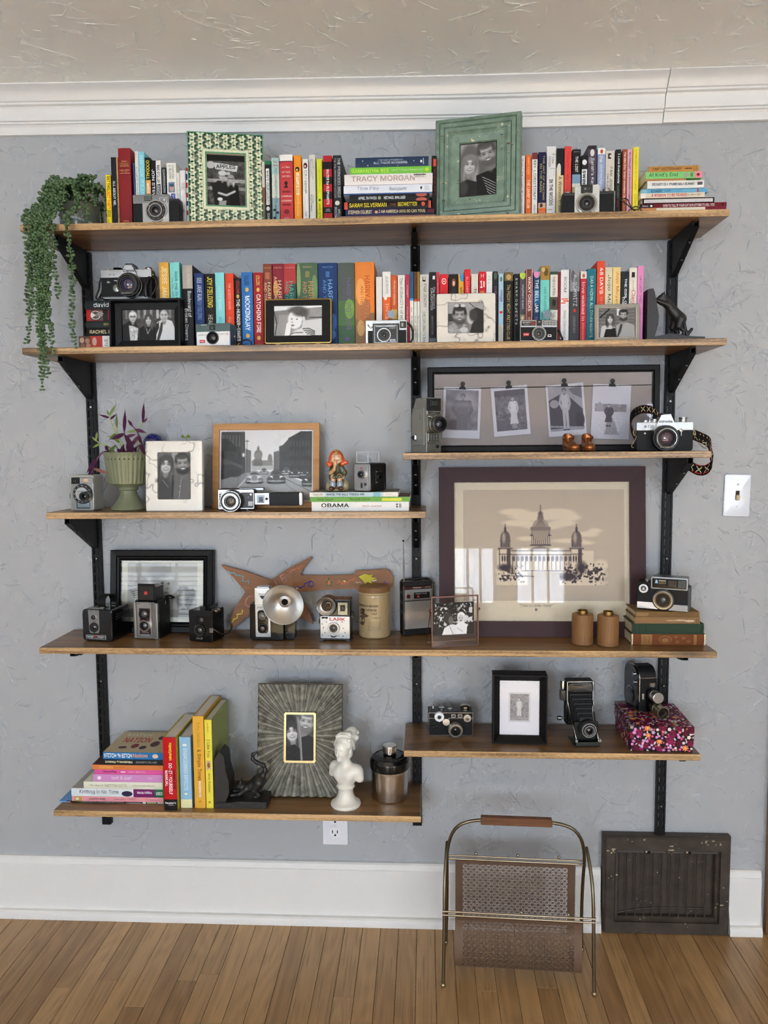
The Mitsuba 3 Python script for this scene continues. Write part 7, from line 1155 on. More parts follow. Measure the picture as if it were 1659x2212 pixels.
t.box('top_cover',838,588,1040,604,2,74,BK2,'satin'); t.block('hood',856,448,1010,592,2,8,12,(62,62,62),'satin',.0008); t.block('hood/panel',868,470,996,584,1.5,7,9,(84,82,80),'satin',.0005); t.disc('hood/red_badge',930,526,[(17,7),(15,5.8),(0,5.4)],(176,62,58),'print',18); t.box('hood/side',1004,480,1012,592,12,56,BK,'paint'); t.box('hood/side#1',856,480,864,592,12,56,BK,'paint'); t.box('hood/back',860,500,1008,592,54,57,BK,'paint')
t.mb('carrying_strap','leather').loft(ribbon(smooth_path([(t.X(1052),.050,t.Z(640)),(t.X(1056),.046,t.Z(590)),(t.X(1068),.040,t.Z(560)),(t.X(1090),.050,t.Z(572)),(t.X(1064),.066,t.Z(600))],20),(.2,1,0),.012,.002),BK,40); b = t.mb('strap_buckle','chrome'); b.box(t.X(1041),t.X(1048),.044,.056,t.Z(640),t.Z(588),SV,.0008); t.knob('foot',1030,12,[(6,918),(6,908)],SV,'chrome',10); t.disc('winder',816,826,[(9,16),(9,10),(0,9)],SV,'chrome',12); t.done()
# E3
t = K('box_camera','small black ribbed box camera with wire finder beside the piglet photograph','camera','E',-0.5870,-0.1509,0.0003113,(1400,936),-14)
t.block('body',1288,668,1512,934,4,0,62,BK,'gloss',.0015)
for k in range(12): t.box('ribbing',1350+11*k,712,1356+11*k,932,-1.2,2,BK,'gloss',.0003)
lens(t,1397,833,50,0,[(50,-5,BK2,'satin'),(42,-7,BK,'gloss'),(33,-6,BK2,'gloss'),(24,-4,BK,'gloss')],glass=(60,62,62))
for a in range(16): t.disc('lens/beads',1397+46*math.cos(a*.393),833+46*math.sin(a*.393),[(3.4,-5),(3,-6),(0,-6.4)],SV2,'chrome',6)
t.disc('oval_badge',1412,746,[(18,0),(17,-1.6),(0,-1.8)],(150,150,148),'satin',18); t.box('shutter_slot',1358,894,1416,916,-1.6,0,(180,178,172),'satin'); t.box('shutter_slot/opening',1366,897,1408,906,-2,0,BK,'paint'); t.knob('winding_knob',1496,26,[(38,684),(40,676),(40,672),(34,668),(10,667),(8,664),(0,663)],(188,182,172),'chrome'); t.knob('winding_knob/stem',1496,26,[(20,700),(20,684)],SV2,'chrome')
t.block('finder',1392,636,1440,712,1,2,8,BK,'paint',.0004); t.block('finder/window',1402,676,1430,702,1,1.4,3,DG,'gloss',.0003); t.poly('finder/rear_flap',[(1400,668),(1486,622),(1492,648),(1424,690)],40,43,BK2,'paint'); b = t.mb('clasp','satin'); b.box(t.X(1482),t.X(1516),-.0015,.004,t.Z(852),t.Z(812),(190,184,172),.0008); t.path('strap',[(1514,2,820),(1550,8,850),(1570,30,880),(1590,56,850),(1560,62,790)],2.2,(34,30,26)); t.done()
# E4 with big reflector
t = K('flash_camera','upright black camera with white front and very large round flash reflector','camera','E',-0.4147,-0.1367,0.0003329,(470,866),-3)
t.block('body',330,566,600,866,8,4,60,BK,'gloss',.003); t.block('front_panel',376,572,498,836,2,0,8,(206,207,206),'satin',.0008); t.block('upper_panel',374,444,498,580,1.5,-1,30,(222,223,222),'satin',.0012); t.box('upper_panel/crest',388,434,488,446,4,26,(226,226,224),'satin')
t.text('upper_panel/lettering','argus',408,486,468,500,-1.4,(40,40,40)); t.poly('upper_panel/emblem',[(414,504),(462,504),(450,522),(438,532),(426,522)],-1.5,0,(60,60,60),'print'); t.text('front_panel/lettering','argoflex',392,590,476,602,-.5,(40,40,40),bold=True); t.text('front_panel/lettering','Seventy-five',392,604,476,618,-.5,(60,60,60))
t.block('lens_panel',396,620,480,804,8,-2,2,BK,'gloss',.001,8); lens(t,437,665,36,-2,[(36,-5,BK,'gloss'),(30,-4.6,(110,108,104),'gloss')],'viewing_lens',(88,84,80)); lens(t,436,764,38,-2,[(38,-6,BK,'paint'),(32,-8,BK2,'satin'),(22,-6,BK,'gloss')],'taking_lens',(70,48,44))
for k,(u,v) in enumerate(((386,692),(488,700),(386,826),(486,826))): t.disc('front_panel/screws',u,v,[(5,0),(4,-1),(0,-1.2)],SV2,'chrome',8)
t.block('side_grip',322,596,352,860,4,10,50,BK,'gloss',.002); t.block('battery_handle',602,700,688,862,10,10,34,BK,'gloss',.002); t.block('battery_handle/joint',606,800,684,822,9,9,35,BK2,'gloss',.001); t.box('flash_arm',590,640,640,720,14,26,BK,'paint')
M_ = trm(t.X(621),-.014,t.Z(552)) @ rotm([0,0,1],4) @ rotm([1,0,0],6); R_ = 160*t.s
t.mb('reflector','brushed').lathe([(R_*.995,-.016),(R_*.97,-.0145),(R_*.8,-.0045),(R_*.6,.004),(R_*.4,.0095),(R_*.27,.012),(R_*.27,.0135),(R_*.62,.0055),(R_*.98,-.013),(R_*1.0,-.015)][::-1],(196,193,188),56,M_,40,'y',caps=(0,0)); t.mb('reflector/rim','chrome').lathe([(R_*.985,-.0155),(R_*1.0,-.017),(R_*1.012,-.0155),(R_*1.0,-.0135)][::-1],SV,56,M_,60,'y',caps=(0,0))
t.mb('reflector/socket','satin').lathe([(R_*.30,.0125),(R_*.29,.0095),(R_*.16,.0085),(R_*.15,.012)][::-1],(180,178,174),32,M_,30,'y',caps=(0,0)); t.mb('reflector/bulb_hole','matte').lathe([(R_*.16,.0118),(.0001,.0121)][::-1],(14,14,14),24,M_,30,'y',caps=(0,0))
for k in range(4):
 a = math.radians(45+90*k); t.mb('reflector/pins','chrome').lathe([(R_*.03,.009),(R_*.03,.0065),(.0001,.006)],SV,8,M_ @ trm(R_*.21*math.cos(a),0,R_*.21*math.sin(a)),30,'y'); t.mb('reflector/bulb_hole','matte').box(-R_*.03,R_*.03,.0085,.012,-R_*.16,R_*.16,(14,14,14),0,M_ @ rotm([0,1,0],90*(k % 2)))
t.done()
# E5
t = K('flash_camera','black and silver camera with small round flash and square grid, beside the stoneware jar','camera','E',-0.2363,-0.1380,0.0003297,(1008,870),-3)
t.block('body',886,664,1132,848,3,4,52,BK,'gloss',.0015); t.block('top_shell',884,534,1132,668,3,2,46,BK,'gloss',.002); t.poly('base',[(886,870),(900,846),(1116,846),(1132,870),(1108,870),(1090,858),(920,858),(908,870)],2,50,BK2,'paint'); t.block('front_plate',892,668,1128,846,1.5,0,6,(204,205,204),'satin',.0006)
t.text('front_plate/lettering','LARK',968,678,1092,703,-.5,(190,66,70),bold=True); t.poly('front_plate/crest',[(902,674),(956,674),(950,690),(930,684),(908,690)],-.5,0,BK,'print'); lens(t,1000,762,48,0,[(48,-5,SV,'satin'),(40,-4.6,(206,206,204),'satin'),(33,-6,BK,'gloss'),(22,-4,BK2,'gloss')],glass=(54,56,58))
for (u,v) in ((908,730),(944,714),(918,760),(930,800),(908,822),(1068,712),(1078,762),(1090,798),(1074,826)): t.box('front_plate/marks',u-4,v-3,u+4,v+3,-.6,0,BK,'print',0)
t.poly('aperture_slot',[(974,818),(984,826),(1000,829),(1014,825),(1020,818),(1024,828),(1002,838),(978,834)],-.8,0,BK,'print'); t.text('front_plate/lettering','IMPERIAL',950,820,972,827,-.5,(90,90,90)); t.text('front_plate/lettering','CAMERA',1026,820,1046,827,-.5,(90,90,90)); t.text('front_plate/lettering','FIXED FOCUS',976,838,1020,843,-.5,(90,90,90))
for i in range(8):
 for j in range(10):
  if not (2 <= i <= 5 and 2 <= j <= 6): t.box('finder_grid',1036+9.5*i,558+9.8*j,1043+9.5*i,565+9.8*j,-.4,3,(196,204,198),'chrome',0)
t.box('finder_grid/frame',1032,554,1116,658,.6,3,(90,96,92),'satin'); t.box('finder',1056,578,1094,626,-1,3,BK,'gloss'); t.box('finder/window',1066,590,1084,612,-1.4,1,DG,'gloss')
t.mb('flash_housing','gloss').lathe([(76*t.s,.030),(79*t.s,-.002),(77*t.s,-.004),(74*t.s,-.003)],BK,36,trm(t.X(948),0,t.Z(586)),40,'y',caps=(0,0)); t.mb('flash_reflector','brushed').lathe([(75*t.s,-.0045),(60*t.s,-.0005),(42*t.s,.0025),(22*t.s,.004)],(202,200,196),36,trm(t.X(946),0,t.Z(586)),40,'y',caps=(0,0)); t.mb('flash_reflector/rim','chrome').lathe([(73*t.s,-.0045),(76*t.s,-.006),(79*t.s,-.004)],SV,36,trm(t.X(946),0,t.Z(586)),60,'y',caps=(0,0)); t.mb('flash_bulb_socket','satin').lathe([(25*t.s,.005),(24*t.s,.001),(17*t.s,.0006),(16*t.s,.0065),(.0001,.007)],(120,96,70),24,trm(t.X(958),0,t.Z(580)),30,'y')
t.block('side_wing',872,700,890,740,2,16,36,BK,'gloss',.001); t.block('side_wing#1',1130,648,1146,690,2,16,36,BK,'gloss',.001); t.done()
# E6 radio
t = K('transistor_radio','black and silver pocket radio with raised aerial left of the copper edged frame','radio','E',-0.0182,-0.0608,0.0002180,(425,1268),20)
u0,u1 = 232,618; t.block('case',u0,606,u1,1268,3,3,34,(24,22,22),'leather',.0015); t.block('top_plate',u0+4,598,u1-4,616,2,8,30,(84,72,64),'satin',.0006); t.box('front_frame',u0,640,u0+16,1262,0,6,(150,146,140),'chrome'); t.box('front_frame',u1-16,640,u1,1262,0,6,(150,146,140),'chrome'); t.box('name_strip',u0+14,654,u1-14,694,-.4,5,(92,62,52),'satin'); t.text('name_strip/lettering','Realtone',u0+120,666,u0+230,684,-.7,(190,170,160),bold=True); t.text('name_strip/lettering','AM-FM',u0+280,668,u0+350,682,-.7,(190,170,160))
t.box('dial_panel',u0+14,694,u1-14,832,-.6,5,(186,184,178),'satin'); t.box('dial_panel/window',u0+132,736,u1-46,812,-1.2,1,BK,'gloss'); t.box('dial_panel/pointer',u0+172,768,u0+206,800,-1.6,0,(150,40,44),'print'); t.text('dial_panel/lettering','FM 88 92 98 108',u0+150,746,u0+300,758,-1.6,(190,190,180)); t.disc('tuning_dot',u0+62,780,[(26,-.4),(24,-2),(0,-2.4)],(58,22,24),'gloss',20)
t.box('speaker_grille',u0+16,840,u1-16,1190,-.4,5,(176,170,164),'brushed_radial'); t.box('base_band',u0+2,1192,u1-2,1264,-.2,6,(22,20,20),'leather'); b = t.mb('aerial','chrome'); b.tube([(t.X(270),.020,t.Z(620)),(t.X(266),.020,t.Z(330))],.0022,(205,204,202),10); b.tube([(t.X(266),.020,t.Z(330)),(t.X(263),.020,t.Z(112))],.0015,(205,204,202),10); t.knob('aerial/tip',263,20,[(6,118),(8,108),(16,92),(0,90)],(60,56,54),'satin',12); t.path('carrying_handle',[(250,30,600),(330,34,596),(480,34,592),(560,32,588),(604,20,600),(612,14,640)],2.6,(26,24,24)); b = t.mb('case/side_slots','paint')
for k in range(3): b.box(t.X(u0)-.0008,t.X(u0)+.001,.010,.028,t.Z(760+120*k),t.Z(720+120*k),(52,50,48),.0005)
t.done()
# E7 camera on the old books
t = K('vintage_camera','black viewfinder camera with chrome finder bar on top of the old book pile','camera','E',0.5990,-.150,.000251,(1050,540),-22,0,0.9363)
t.block('body',806,262,1292,540,5,2,42,BK,'leather',.0015); t.block('end_cap',1286,290,1312,536,4,2,44,(34,34,36),'paint',.001); t.block('finder_bar',938,196,1290,322,3,-2,36,SV2,'satin',.001); t.block('finder_bar/window',952,212,1276,308,2,-3,2,BK,'gloss',.0005); t.block('finder_bar/left_pane',966,224,1092,286,1,-3.5,0,BK2,'gloss',.0003); t.poly('finder_bar/blue_emblem',[(978,262),(986,226),(1000,226),(1008,262)],-3.9,-2,(150,190,220),'print'); t.text('finder_bar/lettering','argus',1016,226,1082,244,-3.9,(220,210,180),bold=True); t.text('finder_bar/lettering','autronic 35',1016,250,1082,262,-3.9,(220,200,150)); t.block('finder_bar/right_pane',1104,226,1186,290,1,-3.5,0,(60,54,52),'gloss',.0003)
for i in range(6):
 for j in range(7): t.box('finder_bar/grid',1200+12*i,222+11*j,1209+12*i,230+11*j,-3.6,-2,(96,98,98),'satin',0)
t.disc('dial',870,322,[(54,2),(54,-5),(50,-6),(44,-6)],BK,'paint'); t.disc('dial/ring',870,322,[(46,-5),(44,-7),(28,-7),(26,-5)],(226,226,224),'paint',caps=(True,False)); t.disc('dial/centre',870,322,[(27,-5),(24,-6),(0,-6.4)],(70,72,72),'gloss'); t.text('dial/lettering','a',860,312,880,336,-7,(230,230,228),bold=True)
lens(t,1062,424,108,0,[(108,-8,BK,'paint'),(94,-14,SV,'chrome'),(80,-14,(130,130,128),'chrome'),(68,-12,BK,'gloss'),(46,-10,BK2,'gloss'),(30,-7,BK,'gloss')],glass=(80,82,84)); t.poly('chrome_band',[(808,462),(966,462),(1010,524),(1010,528),(808,528)],-1,3,(226,227,228),'satin'); t.poly('chrome_band#1',[(1150,470),(1292,470),(1292,532),(1112,532)],-1,3,(150,152,154),'satin'); t.knob('film_advance',898,18,[(24,262),(24,240),(20,236),(0,235)],(200,200,200)); t.done()
# G1 rangefinder brick
t = K('vintage_camera','black boxy rangefinder camera with three chrome dials beside the deep black box frame','camera','G',0.0663,-0.1125,0.0002510,(554,928),2)
t.block('body',320,674,790,928,2,2,44,BK,'leather',.0008); t.box('trim_top',318,672,792,684,0,45,SV,'chrome'); t.box('trim_middle',322,732,788,742,0,4,SV,'chrome'); t.box('trim_bottom',318,918,792,928,0,45,SV,'chrome'); t.box('trim_left',318,676,328,926,0,6,SV,'chrome'); t.box('trim_right',782,676,792,926,0,6,SV,'chrome'); t.box('top_deck',322,664,788,674,3,44,BK2,'paint')
t.disc('shutter_dial',433,715,[(52,2),(52,-5),(49,-6.5),(0,-6.6)],(224,226,228),'paint'); t.disc('shutter_dial/hub',433,715,[(20,-6.4),(20,-8),(0,-8.3)],(62,68,76),'satin',20); t.disc('focus_gear',505,765,[(40,2),(40,-9),(37,-10),(0,-10.2)],(206,204,202),'brushed'); t.disc('focus_dial',728,730,[(44,2),(44,-5),(40,-6),(0,-6.4)],SV,'satin'); t.disc('focus_dial/hub',728,730,[(20,-6),(19,-7.5),(12,-7.6),(8,-6.4),(0,-6.4)],(140,138,132),'chrome',20)
lens(t,600,840,80,0,[(80,-14,(176,172,164),'satin'),(76,-22,(150,146,138),'satin'),(64,-24,SV,'chrome'),(52,-22,BK,'gloss'),(34,-18,BK2,'gloss'),(22,-15,BK,'gloss')],glass=(34,26,34));
for k,u in enumerate((558,628)): t.box(f'finder_window#{k}',u,688,u+50,730,-1.6,3,SV,'chrome'); t.box(f'finder_window#{k}/pane',u+9,700,u+43,720,-2,2,(30,34,48),'gloss')
t.path('shutter_lever',[(346,-2,818),(375,-5,822),(404,-3,824)],1.6,BK2,'gloss'); t.disc('shutter_lever/pivot',398,826,[(15,2),(14,-3),(0,-4)],BK,'gloss',14); t.knob('shutter_button',372,24,[(12,666),(12,650),(8,642),(8,632),(0,628)],SV); t.knob('film_counter',462,24,[(34,666),(34,652),(28,648),(0,647)],SV); t.knob('accessory_shoe',553,24,[(26,666),(26,660),(0,658)],SV); t.knob('rewind_knob',715,24,[(50,666),(52,646),(52,632),(46,624),(30,616),(0,612)],(186,182,172)); t.disc('focus_stud',436,775,[(8,2),(7,-2),(0,-3)],SV,'chrome',10); t.done()
# G2 folding camera
t = K('folding_camera','black folding camera with extended bellows left of the flowered box','camera','G',0.4148,-0.1710,0.0002677,(395,925),4)
t.block('body',236,350,502,800,6,62,86,BK,'leather',.002); t.box('body_trim',250,362,492,372,60,64,SV,'chrome'); t.block('top_roll',250,372,496,474,8,54,66,BK,'gloss',.003); t.box('frame_edge',238,360,252,780,58,70,SV2,'chrome'); t.box('frame_edge#1',490,360,503,780,58,70,SV2,'chrome')
for k in range(11):
 a = k/10; w = 100-38*a; um = 372+14*a; v0 = 484+178*a; v1 = 706+66*a; y1 = 60-4.4*k; e = 5 if k % 2 == 0 else 0
 t.mb('bellows','leather').loft([np.array([(t.X(um-w-e),yy*.001,t.Z(v1+e)),(t.X(um+w+e),yy*.001,t.Z(v1+e)),(t.X(um+w+e),yy*.001,t.Z(v0-e)),(t.X(um-w-e),yy*.001,t.Z(v0-e))]) for yy in (y1,y1-4.4)],(20,21,23) if k % 2 else (34,36,38),None)
b = t.mb('bed','satin'); b.box(t.X(262),t.X(506),-.004,.062,t.Z(925),t.Z(912),(96,102,98),.001); b.box(t.X(272),t.X(500),-.005,-.002,t.Z(922),t.Z(880),(86,92,90),.001); t.block('front_standard',268,700,500,908,3,8,14,(50,56,56),'satin',.001)
lens(t,395,762,88,10,[(88,-2,BK,'paint'),(80,-6,(58,60,60),'satin'),(70,-9,SV2,'chrome'),(62,-9,BK,'paint'),(52,-12,SV2,'satin'),(42,-11,BK,'gloss'),(28,-7,BK2,'gloss')]); t.disc('lens/tick_ring',395,762,[(67,-8.8),(66,-9.4),(64,-9.4),(63,-8.8)],SV,'chrome',caps=(False,False))
for k,(u,q) in enumerate(((262,246),(488,500))): t.path(f'strut#{k}',[(q,56,560),(u,30,700),(u+(8 if k == 0 else -4),4,800),(u+(22 if k == 0 else 4),-2,880)],1.5,SV,'chrome'); t.box(f'strut_foot#{k}',u+4,856,u+30,886,-6,6,SV2,'chrome')
t.knob('winding_knob',214,74,[(26,446),(28,440),(28,372),(24,364),(0,362)],(186,188,188)); t.block('side_latch',188,460,240,560,2,66,82,BK2,'gloss',.001); t.mb('tripod_knob','satin').lathe([(.0001,-.009),(.006,-.008),(.006,.002),(.003,.003),(.003,.010)],SV2,16,trm(t.X(190),.070,t.Z(738)),30,'x'); t.done()
# G3 cine camera, stands on the flowered box
t = K('movie_camera','black cine camera with two stacked brass lenses standing on the flowered box','camera','G',0.5775,-.112,.000275,(985,636),10,0,SH['G'][0]+.0665)
t.block('body',906,292,1082,622,3,2,78,BK,'leather',.001)
v,f = loft([np.array([(t.X(886),y,z) for y,z in rrect(.002,.080,t.Z(628),t.Z(196),.030,8)]),np.array([(t.X(912),y,z) for y,z in rrect(.002,.080,t.Z(628),t.Z(196),.030,8)])]); t.mb('side_cover','gloss').add(v,f,BK,30); v,f = loft([np.array([(t.X(912),y,z) for y,z in rrect(.004,.078,t.Z(622),t.Z(200),.028,8)]),np.array([(t.X(1078),y,z) for y,z in rrect(.004,.078,t.Z(622),t.Z(200),.028,8)])]); t.mb('body','leather').add(v,f,(26,27,29),30)
b = t.mb('chrome_edge','chrome'); b.tube([(t.X(912),y,z) for y,z in np.vstack([rrect(.003,.079,t.Z(626),t.Z(198),.029,8)]*1+[rrect(.003,.079,t.Z(626),t.Z(198),.029,8)[:1]])],.0013,SV,8)
t.box('front_trim',912,286,1080,298,0,6,SV,'chrome'); t.box('front_trim',912,612,1080,622,0,6,SV2,'chrome'); t.box('finder_window',1006,336,1062,386,-1,4,SV2,'chrome'); t.box('finder_window/pane',1014,344,1054,378,-1.5,2,(110,108,104),'gloss'); t.block('clip',930,438,952,496,1,-2.5,0,SV,'satin',.0004); t.block('lens_turret',978,400,1086,612,6,-4,2,BK2,'satin',.001)
BR = (176,166,142)
for k,(u,v,prof,c) in enumerate(((1036,452,[(54,-3),(54,-14),(50,-15),(50,-20),(56,-22),(54,-34),(48,-35)],(216,214,208)),(1044,566,[(50,-3),(50,-16),(58,-17),(58,-26),(52,-28),(52,-36),(58,-38),(58,-56),(56,-58),(50,-58),(46,-50)],BR))):
 p = ('upper_lens','lower_lens')[k]; t.disc(p,u,v,prof,c,'satin',caps=(True,k == 0)); t.disc(p+'/opening',u,v,[(48,prof[-1][1]+1),(46,prof[-1][1]+.4),(0,prof[-1][1]+(.2 if k == 0 else 6))],(205,205,205) if k == 0 else (16,16,16),'brushed' if k == 0 else 'gloss')
b = t.mb('winding_dial','gloss'); b.lathe([(.0001,-.003),(.020,-.0025),(.0225,0),(.0225,.002)],(30,30,32),28,trm(t.X(886)-.001,.042,t.Z(490)),30,'x'); b = t.mb('winding_dial/ring','chrome'); b.lathe([(.0225,-.0012),(.0245,0),(.0225,.001)],SV2,28,trm(t.X(886)-.001,.042,t.Z(490)),30,'x')
for k,(y,v) in enumerate(((20,268),(14,342))): t.mb(f'side_stud#{k}','chrome').lathe([(.0001,-.004),(.004,-.003),(.004,.001)],SV,12,trm(t.X(886)-.001,y*.001,t.Z(v)),30,'x')
t.knob('foot',925,8,[(9,642),(9,634),(6,624)],SV,'chrome',10); t.done()
def brushed(p,n,uv): return C3((196,194,190))*(.82+.3*noise(p.x*40,p.y*40,p.z*1600))
scene['brushed'] = pr(.30,1.0,base=VC)
scene['brushed_radial'] = pr(.26,1.0,base=VC,anisotropic=.8)

# ------------------------------------------------------------------ pottery, figures, plants and the rest
def sculpted(t,part,prims,h,col,mat='ceramic',k=.006,fn=None):
 v,f = sculpt(prims,h,k)
 if fn is not None: v = fn(v)
 t.mb(part,mat).add(v,f,col,True); return v
# string-of-pearls style trailing plant in a clear glass vessel
px,py = -0.8865,-.105
t = Thing('glass_planter','clear bubbled glass bowl planter under the trailing green plant','planter',place((px,py,SH['A'][0]+.0004)))
prof = [(.0001,.002),(.044,.001),(.049,.012),(.051,.045),(.050,.080),(.046,.096),(.043,.100),(.041,.100),(.043,.095),(.0475,.078),(.0485,.045),(.046,.014),(.0001,.008)]
t.mb('','clear_glass').lathe(prof,255,40,None,60); t.mb('soil','matte').lathe([(.0001,.0085),(.0455,.015),(.0478,.045),(.0460,.074),(.0001,.078)],(128,134,118),30)
for k in range(46):
 a,z = k*2.4,.014+.078*((k*.618) % 1); r = .0495; t.mb('bubbles','gloss').add(*sn(lambda p: np.linalg.norm(p,axis=1)-.0046,(-.006,)*3,(.006,)*3,.0024),(170,178,170),True,trm(r*math.cos(a),r*math.sin(a),z))
t.done()
t = Thing('trailing_plant','trailing succulent with strings of bead-like green leaves hanging from the topmost shelf','plant'); rp = np.random.default_rng(21)
bead = trimesh.creation.icosphere(1,1.0); bv,bf = np.array(bead.vertices)*[.0034,.0034,.0050],np.array(bead.faces)
def strand(n_,pts,big=1.0):
 p = smooth_path(pts,max(12,int(n_))); st = t.mb(f'strand#{strand.k}','leafy'); strand.k += 1
 st.tube(p,.0009,(96,128,78),5)
 for i in range(len(p)):
  tt = i/len(p); s = big*(1.12-.45*tt**3)*rp.uniform(.85,1.2)
  for q in range(2):
   a = i*2.4+q*math.pi+rp.normal(0,.3); up = rp.uniform(-.1,.75); d = np.array([math.cos(a),math.sin(a),up]); d /= np.linalg.norm(d)
   x = np.cross(d,[0,0,1]); x /= np.linalg.norm(x); y = np.cross(d,x); R = np.eye(4); R[:3,:3] = np.stack([x,y,d],1)*s; R[:3,3] = p[i]+d*.0058*s
   g = rp.uniform(.0,1); st.add(bv,bf,(int(50+34*g),int(74+32*g),int(46+24*g)),True,R)
strand.k = 0
scene['leafy'] = pr(.38,spec=.45)
FE = -DEPTH-.017; zt = SH['A'][0]
# hanging strings: (image-plan position of the lip, of the end) measured on the wall, in metres
for (x0,y0,x1,z1,yb) in ((-0.9644,-.15,-0.9593,1.6754,FE-.005),(-0.9457,-.15,-0.9379,1.6392,FE-.008),(-0.9270,-.15,-0.9150,1.6389,FE),(-0.9316,-.15,-0.9349,1.5324,FE-.003),(-0.9808,-.12,-1.0152,1.7240,-.135),(-0.9714,-.15,-1.0005,1.6216,-.19),(-0.9476,-.16,-0.9414,1.5020,FE),(-0.9406,-.17,-0.9261,1.5402,FE),(-0.9337,-.17,-0.9328,1.5825,FE-.006),(-0.9175,-.18,-0.9161,1.5885,FE),(-0.9244,-.18,-0.9240,1.6621,FE-.004),(-0.9036,-.18,-0.8972,1.7231,FE),(-0.8620,-.18,-0.8566,1.6029,FE)):
 side = x0 < -.985; zl = zt+.012
 L = zt-z1; n_ = int((L+.12)/.0072)
 xs_,ys_ = px+(x0-px)*.35,py+(-.04 if not side else 0)
 pts = [(xs_,ys_,zt+.112),((xs_*2+x0)/3,(ys_*2+yb)/3,zt+.11),(x0+.006,yb*.6+py*.4,zt+.055),(x0,yb,zl)]+[(x0+(x1-x0)*f+.003*math.sin(9*f+x0*90),yb+.002*math.sin(7*f),zl-(zl-z1)*f) for f in (.25,.5,.75,1.0)]
 if side: pts[2] = (-1.005,yb,zt+.06); pts[3] = (-1.012,yb,zl)
 if side: pts = pts[:4]+[(-1.012+(x1+1.012)*f,yb+.002*math.sin(7*f),zl-(zl-z1)*f) for f in (.25,.5,.75,1.0)]
 strand(n_,pts)
for k in range(15):                                                       # the crown of the plant over the rim
 a = math.radians(-200+18*k); r = rp.uniform(.055,.078); q = np.array([math.cos(a),math.sin(a)])
 if q[1] > .4: q[1] *= .6
 pts = [(px+.014*q[0],py+.014*q[1],zt+.082),(px+.035*q[0],py+.035*q[1],zt+.118+rp.uniform(-.008,.012)),(px+r*q[0],py+r*q[1],zt+.105),(px+(r+.012)*q[0],py+(r+.012)*q[1],zt+.075),(px+(r+.014)*q[0],py+(r+.014)*q[1],zt+(rp.uniform(.012,.045) if k % 3 else .06))]
 strand(15,pts)
for k in range(6): strand(9,[(px+rp.uniform(-.03,.03),py+rp.uniform(-.03,.02),zt+.08),(px+rp.uniform(-.04,.04),py-.01,zt+.12),(px+rp.uniform(-.05,.055),py-.03,zt+.128+rp.uniform(0,.012)),(px+rp.uniform(-.06,.06),py-.05,zt+.112)])
t.done()
t = Thing('vase','small white round vase half hidden behind the glass planter','vase',place((-0.8464,-.045,SH['A'][0]+.0004))); t.mb('','ceramic').lathe([(.0001,.001),(.018,0),(.024,.03),(.026,.062),(.022,.084),(.016,.090),(.016,.09),(.0001,.06)],(205,200,190),32); t.done()
# cat bookends
def cat_bookend(name,label,pos,rotz):
 t = Thing(name,label,'bookend',place(pos,rotz)); return t
IR = (30,29,29)
t = K('cat_bookend','black cat bookend with a standing cat reaching up, beside the pink book','bookend','B',0.5415,-.135,.001,(0,0))
t.poly('base',[(0,-8),(22,-12),(45,-17),(60,-19),(82,-16),(100,-12),(141,-10),(141,0),(0,0)],-32,32,IR,'iron')
t.poly('upright',[(2,-8),(2,-126),(15,-128),(19,-118),(24,-95),(30,-63),(29,-42),(21,-12)],-30,30,IR,'iron')
c_ = lambda *a: np.array(a)*.001
legs = []
for q in (-1,1):
 h = 0 if q < 0 else -9
 legs += [('c',c_(62,6*q,90),c_(44,7*q,98+q),.0062,.0044),('c',c_(44,7*q,98+q),c_(22,7*q,108+2*q),.0044,.0032),('e',c_(21,7*q,110+2*q),c_(4,3.5,4)),('c',c_(90+h,7*q,56),c_(84+h,10*q,38),.0125,.0075),('c',c_(84+h,10*q,38),c_(98+h,10*q,27),.0062,.0042),('c',c_(98+h,10*q,27),c_(95+h,10*q,17),.0040,.0040),('e',c_(91+h,10*q,16),c_(7,4.5,3.6))]
sculpted(t,'cat',[('c',c_(90,0,58),c_(72,0,78),.0155,.0125),('c',c_(72,0,78),c_(59,0,94),.0125,.0105),('c',c_(59,0,94),c_(50,0,106),.0092,.0080),('e',c_(46,0,110),c_(11,9,9)),('c',c_(39,0,108),c_(34,0,107),.0056,.0042),('c',c_(47,6,116),c_(48,8,124),.0042,.0009,.002),('c',c_(47,-6,116),c_(48,-8,124),.0042,.0009,.002),('c',c_(100,0,48),c_(105,0,26),.0042,.0040),('c',c_(105,0,26),c_(108,0,18),.0040,.0040),('c',c_(108,0,18),c_(119,0,33),.0040,.0036)]+legs,.0016,IR,'iron',.0032)
for s in (-1,1): t.mb('cat/whiskers','iron').tube(c_(*[35,3*s,108]).reshape(1,3)+np.array([[0,0,0],[-.004,.002*s,.004],[-.005,.003*s,.008]]),.0004,IR,4)
t.done()
scene['iron'] = pr(.42,spec=.45)
t = K('cat_bookend','black cat bookend with a stretching cat, curled tail raised, near the corrugated frame','bookend','F',-0.5534,-.155,.001,(0,0))
t.poly('base',[(0,0),(0,-8),(18,-16),(40,-15),(70,-19),(139,-18),(139,0)],-36,32,IR,'iron')
t.poly('upright',[(0,-6),(2,-128),(16,-150),(28,-138),(32,-100),(40,-70),(40,-40),(30,-14),(14,-6)],-32,28,IR,'iron')
for k in range(9): t.mb('base/page_lines','iron').tube([(.004,-.0363,.0025+.0012*k),(.030,-.0368,.004+.0011*k),(.08,-.0368,.003+.0013*k),(.137,-.0363,.0025+.0012*k)],.0004,(58,58,58),4)
legs = []
